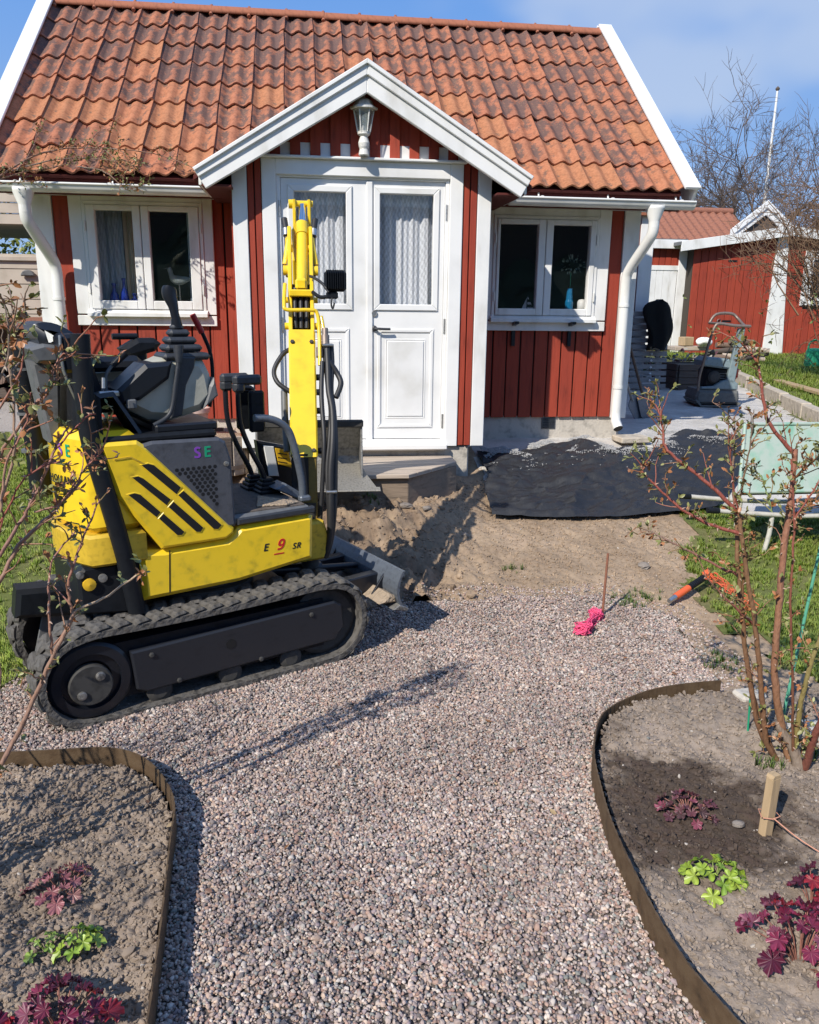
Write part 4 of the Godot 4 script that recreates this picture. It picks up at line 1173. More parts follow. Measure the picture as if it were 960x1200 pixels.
	# roll-over frame: two padded posts, cross head
	var rp = cat([Vector3(-0.355, 0.43, -0.105), Vector3(-0.378, 0.593, -0.095), Vector3(-0.412, 0.80, -0.09), Vector3(-0.455, 1.02, -0.09), Vector3(-0.486, 1.204, -0.10), Vector3(-0.489, 1.425, -0.105), Vector3(-0.485, 1.585, -0.105)], 4)
	tube(rp, 0.037, 16); var post = part("roll_bar_post", "black_plastic", e)
	tube([Vector3(-0.42, 1.42, -0.075), Vector3(-0.424, 1.38, -0.07)], 0.008, 6); part("pin", "steel", post)
	tube(cat([Vector3(-0.60, 0.86, -0.66), Vector3(-0.60, 1.10, -0.66), Vector3(-0.615, 1.30, -0.66), Vector3(-0.618, 1.53, -0.66)], 4), 0.047, 16); post = part("roll_bar_post", "black_plastic", e)
	for y in [1.225, 1.415, 1.06]:
		tube([Vector3(-0.612, y, -0.66), Vector3(-0.613, y + 0.012, -0.66)], 0.0505, 16); part("clamp_ring", "mid_grey", post)
	bx(Vector3(-0.515, 1.51, -0.21), Vector3(0.075, 0.145, 0.17), 0.014); part("frame_head", "black_paint", e)
	tube(cat([Vector3(-0.552, 1.58, -0.13), Vector3(-0.552, 1.45, -0.125), Vector3(-0.51, 1.32, -0.13)], 3), 0.007, 6); part("cable", "steel", e)
	# seat back: rounded shell, grey bracket beneath
	var shell = []
	for i in 9:
		var t = i / 8.0
		shell.append(Vector2(-0.615 + 0.175 * t, 1.578 + 0.052 * sin(PI * (0.25 + 0.75 * t)) - 0.02 * t))
	shell.append_array([Vector2(-0.44, 1.53), Vector2(-0.50, 1.50), Vector2(-0.59, 1.50)])
	prism(shell, -0.62, -0.28, 0.03, Transform3D.IDENTITY, true); var seat = part("seat_back", "black_paint", e)
	prism([Vector2(-0.655, 1.525), Vector2(-0.59, 1.542), Vector2(-0.50, 1.532), Vector2(-0.505, 1.47), Vector2(-0.62, 1.468)], -0.56, -0.26, 0.012); part("bracket", "mid_grey", seat)
	prism([Vector2(-0.635, 1.47), Vector2(-0.525, 1.47), Vector2(-0.55, 1.14), Vector2(-0.595, 1.14)], -0.50, -0.33, 0.012); part("seat_shell", "mid_grey", seat)
	prism([Vector2(-0.50, 1.47), Vector2(-0.42, 1.45), Vector2(-0.38, 1.30), Vector2(-0.44, 1.20), Vector2(-0.52, 1.20)], -0.60, -0.20, 0.03); part("cushion", "black_plastic", seat)
	prism([Vector2(-0.44, 1.365), Vector2(-0.16, 1.36), Vector2(-0.13, 1.32), Vector2(-0.14, 1.27), Vector2(-0.44, 1.24)], -0.58, -0.34, 0.03); part("cushion", "black_plastic", seat)
	bx(Vector3(-0.28, 1.442, -0.50), Vector3(0.235, 0.065, 0.09), 0.02); part("armrest", "black_paint", e)
	# left console with its own stick
	prism([Vector2(-0.30, 1.20), Vector2(-0.05, 1.20), Vector2(-0.02, 1.36), Vector2(-0.08, 1.44), Vector2(-0.30, 1.40)], -0.72, -0.62, 0.02); var lc = part("console", "grey_plastic", e)
	prism([Vector2(-0.43, 1.22), Vector2(-0.12, 1.22), Vector2(-0.10, 1.36), Vector2(-0.16, 1.42), Vector2(-0.43, 1.405)], -0.60, -0.56, 0.012); part("side_panel", "grey_plastic", lc)
	prism([Vector2(-0.22, 1.50), Vector2(-0.14, 1.545), Vector2(-0.06, 1.545), Vector2(-0.03, 1.52), Vector2(-0.06, 1.485), Vector2(-0.18, 1.455)], -0.69, -0.60, 0.02); part("joystick", "black_plastic", lc)
	tube([Vector3(-0.12, 1.44, -0.65), Vector3(-0.12, 1.50, -0.65)], 0.03, 10); tube([Vector3(-0.245, 1.553, -0.63), Vector3(-0.135, 1.553, -0.63)], 0.014, 8); part("joystick", "black_plastic", lc)
	# right console pod
	prism([Vector2(-0.348, 1.350), Vector2(-0.300, 1.272), Vector2(-0.227, 1.231), Vector2(-0.131, 1.221), Vector2(0.002, 1.255), Vector2(0.060, 1.315), Vector2(0.046, 1.411), Vector2(0.015, 1.478), Vector2(-0.133, 1.490), Vector2(-0.24, 1.445)], -0.36, -0.17, 0.034, Transform3D.IDENTITY, true)
	var pod = part("console", "grey_plastic", e)
	prism([Vector2(-0.356, 1.362), Vector2(-0.345, 1.300), Vector2(-0.267, 1.318), Vector2(-0.145, 1.400), Vector2(-0.126, 1.470), Vector2(-0.238, 1.462)], -0.33, -0.135, 0.016); part("armrest", "black_paint", pod)
	prism([Vector2(-0.100, 1.487), Vector2(-0.022, 1.482), Vector2(-0.030, 1.44), Vector2(-0.069, 1.368), Vector2(-0.092, 1.243), Vector2(-0.145, 1.232), Vector2(-0.128, 1.30)], -0.172, -0.163, 0.004); part("stripe", "dark_grey_plastic", pod)
	prism([Vector2(0.002, 1.262), Vector2(0.072, 1.318), Vector2(0.058, 1.395), Vector2(0.035, 1.36)], -0.33, -0.165, 0.01); part("end_cap", "mid_grey", pod)
	tube(cat([Vector3(-0.098, 1.475, -0.15), Vector3(-0.118, 1.38, -0.148), Vector3(-0.136, 1.29, -0.148), Vector3(-0.162, 1.243, -0.145), Vector3(-0.222, 1.212, -0.14)], 4), 0.010, 8)
	tube([Vector3(-0.096, 1.535, -0.15), Vector3(-0.098, 1.50, -0.15), Vector3(-0.099, 1.465, -0.15)], [0.022, 0.019, 0.012], 12); part("lever", "dark_grey_plastic", pod)
	span(Vector3(-0.325, 1.285, -0.15), Vector3(-0.285, 1.325, -0.128), 0.006); part("switch", "mid_grey", pod)
	for k in 5:  # rubber bellows
		var w: float = [0.20, 0.155, 0.125, 0.088, 0.055][k]
		var y: float = [1.485, 1.519, 1.550, 1.580, 1.604][k]
		bx(Vector3(-0.052 - 0.004 * k, y, -0.25), Vector3(w, 0.030, w * 0.8), 0.012); part("bellows", "dark_grey_plastic", pod)
	tube([Vector3(-0.066, 1.60, -0.25), Vector3(-0.070, 1.66, -0.25)], [0.026, 0.016], 12, false)
	tube(cat([Vector3(-0.070, 1.64, -0.25), Vector3(-0.077, 1.69, -0.25), Vector3(-0.088, 1.73, -0.25), Vector3(-0.09, 1.757, -0.25), Vector3(-0.088, 1.772, -0.25)], 3), [0.017, 0.018, 0.019, 0.021, 0.024, 0.027, 0.030, 0.031, 0.031, 0.030, 0.028, 0.024, 0.012], 16); part("joystick", "black_paint", pod)
	tube(cat([Vector3(0.037, 1.645, -0.33), Vector3(0.074, 1.566, -0.33), Vector3(0.103, 1.481, -0.33), Vector3(0.106, 1.368, -0.33), Vector3(0.09, 1.25, -0.34)], 4), 0.009, 8); var rl = part("lever", "black_plastic", e)
	tube([Vector3(0.030, 1.655, -0.33), Vector3(0.068, 1.578, -0.33)], [0.013, 0.014], 10); part("lever_grip", "red_plastic", rl)
	# seat-side box with a small lever
	prism([Vector2(-0.445, 1.352), Vector2(-0.372, 1.358), Vector2(-0.33, 1.285), Vector2(-0.275, 1.19), Vector2(-0.268, 1.168), Vector2(-0.445, 1.168)], -0.36, -0.115, 0.016); part("side_box", "dark_grey_plastic", e)
	tube(cat([Vector3(-0.385, 1.345, -0.20), Vector3(-0.382, 1.416, -0.20), Vector3(-0.35, 1.46, -0.20)], 4), 0.007, 8); rl = part("lever", "mid_grey", e)
	tube([Vector3(-0.353, 1.455, -0.20), Vector3(-0.30, 1.505, -0.20)], [0.012, 0.017], 10); part("lever_grip", "black_plastic", rl)
	span(Vector3(-0.43, 1.335, -0.17), Vector3(-0.345, 1.36, -0.14), 0.006); part("latch", "steel", e)
	# travel levers, pedals, front console
	for k in 2:
		var z = -0.42 - 0.11 * k; var sx = 0.0 - 0.02 * k
		tube(cat([Vector3(0.385 + sx, 0.80, z), Vector3(0.368 + sx, 0.90, z), Vector3(0.305 + sx, 1.03, z), Vector3(0.262 + sx, 1.16, z), Vector3(0.258 + sx, 1.32, z)], 4), 0.013, 8)
		rl = part("travel_lever", "black_paint", e)
		bx(Vector3(0.255 + sx + 0.05, 1.355, z), Vector3(0.14, 0.048, 0.045), 0.012); bx(Vector3(0.262 + sx, 1.322, z), Vector3(0.055, 0.05, 0.045), 0.012); part("lever_grip", "dark_grey_plastic", rl)
		for i in 4:
			var w = 0.11 - i * 0.018
			bx(Vector3(0.385 + sx, 0.812 + i * 0.018, z), Vector3(w, 0.02, w), 0.006)
		part("bellows", "black_plastic", rl)
		bx(Vector3(0.36 + sx, 1.20, z - 0.03), Vector3(0.08, 0.20, 0.03), 0.01); part("foot_guard", "black_plastic", rl)
	tube(cat([Vector3(0.33, 1.31, -0.52), Vector3(0.37, 1.30, -0.52), Vector3(0.385, 1.24, -0.52), Vector3(0.38, 1.10, -0.52)], 4), 0.012, 8); part("guard_tube", "black_paint", e)
	var bar = []
	for p in [[0.285, 1.190], [0.34, 1.186], [0.402, 1.166], [0.452, 1.125], [0.478, 1.06], [0.502, 0.96], [0.520, 0.86], [0.522, 0.775]]: bar.append(Vector3(p[0], p[1], -0.30))
	tube(cat(bar, 4), 0.018, 12); bx(Vector3(0.525, 0.782, -0.30), Vector3(0.06, 0.03, 0.07), 0.008); part("guard_rail", "blade_paint", e)
	prism([Vector2(0.42, 1.03), Vector2(0.60, 0.985), Vector2(0.63, 0.76), Vector2(0.45, 0.76)], -0.66, -0.60, 0.012); var fc = part("front_console", "black_paint", e)
	prism([Vector2(0.449, 1.005), Vector2(0.505, 0.994), Vector2(0.530, 0.836), Vector2(0.475, 0.842)], -0.599, -0.590, 0.003); part("white_panel", "print_white", fc)
	prism([Vector2(0.512, 0.986), Vector2(0.588, 0.966), Vector2(0.607, 0.872), Vector2(0.530, 0.898)], -0.599, -0.592, 0.002); part("decal", "amber", fc)
	for k in 3:
		prism([Vector2(0.526, 0.960 - k * 0.022), Vector2(0.578, 0.947 - k * 0.022), Vector2(0.579, 0.942 - k * 0.022), Vector2(0.527, 0.955 - k * 0.022)], -0.592, -0.5908); part("print_line", "print_black", fc)
	prism([Vector2(0.38, 0.84), Vector2(0.44, 0.86), Vector2(0.55, 0.785), Vector2(0.50, 0.775)], -0.42, -0.30, 0.006); part("pedal", "blade_paint", e)
	# swing bracket in front
	prism([Vector2(0.45, 0.46), Vector2(0.62, 0.46), Vector2(0.66, 0.54), Vector2(0.62, 0.66), Vector2(0.45, 0.66)], -0.46, -0.26, 0.012); part("swing_bracket", "yellow_dirty", e)
	tube([Vector3(0.585, 0.40, -0.36), Vector3(0.585, 0.74, -0.36)], 0.045, 16); part("swing_pin", "dusty_black", e)
	W2L = inv
	arm(e)

func _rev(p: Array) -> PackedVector2Array:
	var q = PackedVector2Array(p); q.reverse(); return q

func _flip(p: Array) -> Array:
	# rear outline in order from the left flank round to the right flank
	var a = p.slice(0, 7); a.reverse()
	var b = p.slice(7, 14); b.reverse()
	return a + b

func arm(e: Node3D):  # boom, stick and bucket swing in the plane x = XB, given where they stand
	var XB = -0.712
	var yz = Transform3D(Basis(Vector3(0, 0, -1), Vector3.UP, Vector3(1, 0, 0)), Vector3(XB, 0, 0))  # outline (forward = -z, up)
	var f = func(a: Array) -> Array:
		var r = []
		for p in a: r.append(Vector2(-p[0], p[1]))
		return r
	# lower boom: box beam, leaning slightly away
	prism(f.call([[3.02, 0.97], [2.725, 1.575], [2.59, 1.55], [2.87, 0.93]]), -0.0675, 0.0675, 0.008, yz); var boom = part("boom", "yellow", e)
	prism(f.call([[3.03, 0.58], [3.01, 0.985], [2.88, 0.95], [2.86, 0.56]]), -0.062, 0.062, 0.006, yz); part("boom_foot", "yellow_grime", boom)
	prism(f.call([[3.024, 0.76], [3.018, 0.985], [2.95, 0.98], [2.98, 0.76]]), -0.064, 0.02, 0.004, yz); part("shadow_plate", "black_paint", boom)
	for s in [-1, 1]:
		prism(f.call([[2.727, 1.57], [2.60, 1.80], [2.52, 1.95], [2.42, 2.10], [2.33, 2.09], [2.40, 1.90], [2.48, 1.75], [2.59, 1.55]]), s * 0.056 - 0.010, s * 0.056 + 0.010, 0.004, yz); part("boom_side", "yellow", boom)
		for b in [[1.535, 2.755], [1.02, 3.005]]:
			var up = Vector3(0, 0.44, 0.90).normalized()
			lathe([Vector2(0.011, 0.0), Vector2(0.011, 0.006), Vector2(0.008, 0.010), Vector2(0.001, 0.010)], 6, Transform3D(Basis(Vector3(1, 0, 0), up, Vector3(1, 0, 0).cross(up)), Vector3(XB + s * 0.048, b[0] - 0.02, b[1]))); part("bolt", "dusty_black", boom)
	span(Vector3(XB - 0.05, 1.56, 2.575), Vector3(XB + 0.05, 1.80, 2.58)); part("boom_plate", "hole", boom)
	bx(Vector3(XB, 1.755, 2.645), Vector3(0.125, 0.036, 0.035), 0.006); part("cross_brace", "yellow", boom)
	tube(cat([Vector3(XB - 0.082, 1.80, 2.60), Vector3(XB - 0.086, 1.70, 2.70), Vector3(XB - 0.07, 1.672, 2.715), Vector3(XB + 0.04, 1.672, 2.715), Vector3(XB + 0.078, 1.66, 2.71), Vector3(XB + 0.088, 1.58, 2.73), Vector3(XB + 0.088, 1.40, 2.80)], 4), 0.010, 8); part("pipe", "yellow", boom)
	for k in 3:
		tube(cat([Vector3(XB - 0.03 + k * 0.028, 1.58, 2.68), Vector3(XB - 0.032 + k * 0.03, 1.66, 2.655), Vector3(XB - 0.03 + k * 0.028, 1.78, 2.60)], 4), 0.012, 8); part("hose", "hose", boom)
	# bosses along the flanks
	for b in [[1.87, 2.52, 0.075, 0.026], [1.72, 2.60, 0.07, 0.016], [1.59, 2.68, 0.07, 0.018], [1.985, 2.45, 0.06, 0.02]]:
		for s in [-1.0, 1.0]:
			tube([Vector3(XB + s * (b[2] - 0.02), b[0], b[1]), Vector3(XB + s * (b[2] + 0.016), b[0], b[1])], b[3], 14); part("pin_boss", "yellow", boom)
	# stick cylinder
	tube([Vector3(XB + 0.004, 1.80, 2.60), Vector3(XB + 0.007, 1.86, 2.56), Vector3(XB + 0.012, 2.105, 2.39)], [0.026, 0.029, 0.029], 18); var cyl = part("stick_cylinder", "yellow", e)
	tube([Vector3(XB + 0.0105, 2.055, 2.425), Vector3(XB + 0.012, 2.115, 2.383)], 0.034, 18); part("gland", "yellow", cyl)
	tube([Vector3(XB + 0.012, 2.10, 2.39), Vector3(XB + 0.015, 2.215, 2.31)], 0.019, 14); part("rod", "chrome", cyl)
	bx(Vector3(XB + 0.002, 1.80, 2.60), Vector3(0.062, 0.06, 0.05), 0.012); part("clevis", "yellow", cyl)
	# stick with its rear ears
	for s in [-1, 1]:
		prism(f.call([[2.335, 2.245], [2.275, 2.252], [2.24, 2.18], [2.24, 1.98], [2.33, 1.93], [2.335, 2.05]]), s * 0.040 - 0.009, s * 0.040 + 0.009, 0.004, Transform3D(yz.basis, yz.origin + Vector3(0.012, 0, 0))); part("stick_ear", "yellow", e)
	tube([Vector3(XB - 0.050, 2.225, 2.305), Vector3(XB + 0.072, 2.225, 2.305)], 0.017, 12); part("pin", "yellow", e)
	tube([Vector3(XB - 0.058, 2.222, 2.31), Vector3(XB - 0.034, 2.222, 2.31)], 0.024, 12); part("pin_boss", "yellow", e)
	prism(f.call([[2.32, 2.10], [2.20, 2.08], [1.62, 1.02], [1.68, 0.96], [1.76, 0.99], [2.34, 1.93]]), -0.045, 0.045, 0.008, yz); var st = part("stick", "yellow", e)
	tube([Vector3(XB, 1.86, 2.12), Vector3(XB, 1.42, 1.80)], 0.028, 14); tube([Vector3(XB, 1.44, 1.815), Vector3(XB, 1.10, 1.58)], 0.015, 10); part("bucket_cylinder", "yellow", st)
	# side fittings: hose ends on both flanks
	for s in [-1.0, 1.0]:
		tube([Vector3(XB + s * 0.082, 2.14, 2.36), Vector3(XB + s * 0.073, 2.08, 2.40)], 0.017, 10); tube([Vector3(XB + s * 0.073, 2.08, 2.40), Vector3(XB + s * 0.066, 1.84, 2.53)], 0.012, 8); part("hose", "hose", boom)
		tube([Vector3(XB + s * 0.074, 2.085, 2.405), Vector3(XB + s * 0.071, 2.05, 2.425)], 0.019, 8); part("hose_nut", "steel", boom)
		tube([Vector3(XB + s * 0.060, 2.04, 2.44), Vector3(XB + s * 0.083, 1.90, 2.50)], 0.013, 8); part("pipe", "yellow", boom)
		prism(f.call([[2.52, 1.87], [2.44, 2.04], [2.40, 2.03], [2.47, 1.85]]), s * 0.072 - 0.006, s * 0.072 + 0.006, 0.003, yz); part("ear_plate", "yellow", boom)
	# left hose loop, right bundle
	tube(cat([Vector3(XB - 0.062, 1.475, 2.72), Vector3(XB - 0.10, 1.45, 2.74), Vector3(XB - 0.143, 1.375, 2.78), Vector3(XB - 0.125, 1.315, 2.82), Vector3(XB - 0.06, 1.27, 2.84)], 5), 0.012, 10); part("hose", "hose", e)
	tube(cat([Vector3(XB - 0.095, 1.27, 2.80), Vector3(XB - 0.093, 1.12, 2.86), Vector3(XB - 0.085, 0.98, 2.92)], 4), 0.017, 12); part("lift_rod", "mid_grey", e)
	var hb = [Vector3(XB + 0.125, 1.50, 2.76), Vector3(XB + 0.128, 1.40, 2.80), Vector3(XB + 0.130, 1.28, 2.86), Vector3(XB + 0.145, 1.18, 2.92), Vector3(XB + 0.142, 1.04, 2.99), Vector3(XB + 0.128, 0.90, 3.03), Vector3(XB + 0.125, 0.72, 3.06), Vector3(XB + 0.118, 0.56, 3.06), Vector3(XB + 0.09, 0.46, 3.05)]
	for k in 4:
		var off = Vector3([0, 0.018, -0.014, 0.006][k], 0, [0.0, -0.02, -0.024, -0.045][k])
		var pts = []
		for i in hb.size(): pts.append(hb[i] + off * (0.7 + 0.5 * sin(i * 1.3 + k)))
		tube(cat(pts, 5), 0.0165 if k < 2 else 0.013, 10); part("hose", "hose", e)
	tube(cat([Vector3(XB + 0.135, 1.42, 2.79), Vector3(XB + 0.175, 1.36, 2.80), Vector3(XB + 0.192, 1.31, 2.83), Vector3(XB + 0.165, 1.245, 2.87)], 5), 0.014, 10); part("hose", "hose", e)
	tube(cat([Vector3(XB + 0.10, 1.42, 2.80), Vector3(XB + 0.092, 1.25, 2.87), Vector3(XB + 0.10, 1.05, 2.97), Vector3(XB + 0.09, 0.86, 3.0), Vector3(XB + 0.07, 0.62, 3.02)], 5), 0.012, 8); part("hose", "hose", e)
	for y in [[1.50, 2.765], [0.80, 3.045]]:
		bx(Vector3(XB + 0.13, y[0], y[1]), Vector3(0.055, 0.014, 0.05), 0.004); part("hose_clamp", "steel", e)
	for b in [[0.088, 1.46, 2.765, 0.020], [0.118, 1.555, 2.74, 0.018], [0.118, 1.52, 2.75, 0.024]]:
		tube([Vector3(XB + b[0], b[1] - 0.02, b[2] + 0.008), Vector3(XB + b[0], b[1] + 0.025, b[2] - 0.01)], b[3], 6); part("hose_nut", "rust_pipe", e)
	for b in [[1.34, 2.80], [1.18, 2.88], [1.27, 2.85], [0.99, 2.96]]:
		tube([Vector3(XB + 0.067, b[0], b[1]), Vector3(XB + 0.094, b[0], b[1])], 0.016, 8); part("fitting", "black_plastic", boom)
	tube([Vector3(XB + 0.10, 1.64, 2.70), Vector3(XB + 0.112, 1.57, 2.735)], 0.010, 8); part("pipe", "yellow", boom)
	# work lamp on its bracket
	bx(Vector3(XB + 0.172, 1.815, 2.75), Vector3(0.112, 0.105, 0.05), 0.016); var lamp = part("work_light", "black_plastic", e)
	for k in 9:
		bx(Vector3(XB + 0.172 - 0.044 + k * 0.011, 1.822, 2.782), Vector3(0.004, 0.092, 0.022), 0.001); part("fin", "black_plastic", lamp)
	bx(Vector3(XB + 0.172, 1.815, 2.722), Vector3(0.09, 0.085, 0.006), 0.002); part("lens", "lens", lamp)
	bx(Vector3(XB + 0.155, 1.745, 2.755), Vector3(0.06, 0.035, 0.03), 0.006); tube(cat([Vector3(XB + 0.155, 1.745, 2.755), Vector3(XB + 0.10, 1.735, 2.72), Vector3(XB + 0.06, 1.76, 2.66)], 4), 0.010, 8); part("lamp_bracket", "black_plastic", lamp)
	tube(cat([Vector3(XB + 0.14, 1.76, 2.775), Vector3(XB + 0.11, 1.80, 2.74), Vector3(XB + 0.07, 1.83, 2.66), Vector3(XB + 0.05, 1.84, 2.60)], 4), 0.008, 8); part("cable", "hose", lamp)
	tube(cat([Vector3(XB + 0.155, 1.735, 2.765), Vector3(XB + 0.15, 1.70, 2.77), Vector3(XB + 0.158, 1.68, 2.77), Vector3(XB + 0.166, 1.71, 2.77)], 4), 0.005, 6); part("cable", "hose", lamp)
	# bucket: wide grading bucket lying on the heap, its mouth towards the machine
	var bk = []
	var prof = [[1.60, 0.925], [1.555, 0.87], [1.50, 0.81], [1.45, 0.74], [1.435, 0.68], [1.45, 0.63], [1.49, 0.61]]
	for p in prof: bk.append(Vector2(-p[0], p[1]))
	for i in range(prof.size() - 1, -1, -1):
		var p: Array = prof[i]
		bk.append(Vector2(-p[0] + (0.012 if i > 1 else 0.008), p[1] + (0.004 if i < 5 else -0.014)))
	var bt = Transform3D(Basis(Vector3(0, 0, -1), Vector3.UP, Vector3(1, 0, 0)), Vector3.ZERO)
	prism(bk, -1.03, -0.335, 0.0, bt); var bucket = part("bucket", "worn_steel", e)
	for x in [-1.036, -0.341]:
		prism([Vector2(-1.60, 0.925), Vector2(-1.44, 0.74), Vector2(-1.425, 0.66), Vector2(-1.47, 0.60), Vector2(-1.68, 0.565), Vector2(-1.66, 0.64), Vector2(-1.62, 0.80)], x, x + 0.014, 0.003, bt); part("bucket_side", "worn_steel", bucket)
	span(Vector3(-1.045, 0.905, 1.585), Vector3(-0.322, 0.955, 1.625), 0.008); part("bucket_rim", "dusty_black", bucket)
	var lt = Transform3D(Basis(Vector3(1, 0, 0), Vector3(0, -0.29, 0.957), Vector3(0, 0.957, 0.29)), Vector3(0, 0.625, 1.475))
	prism([Vector2(-1.035, 0.0), Vector2(-0.33, 0.0), Vector2(-0.30, 0.15), Vector2(-0.235, 0.37), Vector2(-1.12, 0.37), Vector2(-1.065, 0.15)], -0.006, 0.006, 0.003, lt); part("lip_plate", "scoured", bucket)
	prism([Vector2(-1.13, 0.345), Vector2(-0.225, 0.345), Vector2(-0.225, 0.395), Vector2(-1.13, 0.395)], 0.0065, 0.016, 0.003, lt); part("cutting_edge", "scoured", bucket)
	for s in [-1, 1]:
		prism(f.call([[1.50, 0.98], [1.66, 1.03], [1.72, 0.96], [1.62, 0.88], [1.48, 0.80]]), s * 0.06 - 0.010, s * 0.06 + 0.010, 0.003, yz); part("bucket_ear", "black_paint", bucket)

# ---------------------------------------------------------------- loose ground, plants
func stone_mesh(sd: int, squash: Vector3, jag: float) -> ArrayMesh:
	W2L = Transform3D.IDENTITY
	var r = RandomNumberGenerator.new()
	r.seed = sd
	var bumps = []
	for i in 7: bumps.append([Vector3(r.randfn(), r.randfn(), r.randfn()).normalized(), r.randf_range(-jag, jag)])
	var rows = 5; var cols = 7
	var cuts = []
	for i in 10: cuts.append([Vector3(r.randfn(), r.randfn() * 1.3, r.randfn()).normalized(), r.randf_range(0.25, 0.40)])
	var P = []
	for i in rows + 1:
		for j in cols:
			var th = PI * i / rows; var ph = TAU * (j + 0.5 * (i % 2)) / cols
			var d = Vector3(sin(th) * cos(ph), cos(th), sin(th) * sin(ph))
			var k = 0.5
			for b in bumps: k += b[1] * pow(max(0.0, d.dot(b[0])), 3.0) * 0.5
			var pp = d * k
			for c in cuts: pp -= c[0] * max(0.0, pp.dot(c[0]) - c[1])
			P.append(pp * squash)
	for i in rows:
		for j in cols:
			var j2 = (j + 1) % cols
			var a: Vector3 = P[i * cols + j]; var b: Vector3 = P[i * cols + j2]; var c: Vector3 = P[(i + 1) * cols + j2]; var d: Vector3 = P[(i + 1) * cols + j]
			for t in ([[a, d, c]] if i == 0 else ([[a, b, c]] if i == rows - 1 else [[a, b, c], [a, c, d]])):
				var n: Vector3 = (t[1] - t[0]).cross(t[2] - t[0])
				if n.length() < 1e-9: continue
				var m: Vector3 = (t[0] + t[1] + t[2]) / 3.0
				if n.dot(m) < 0: t.reverse()
				var f = V.size()
				for p in t:
					var q: Vector3 = (p as Vector3).normalized().lerp((n).normalized() * signf(n.dot(m)), 0.72)
					vert(p, q)
				tri_ids(f, f + 1, f + 2)
	return mesh()

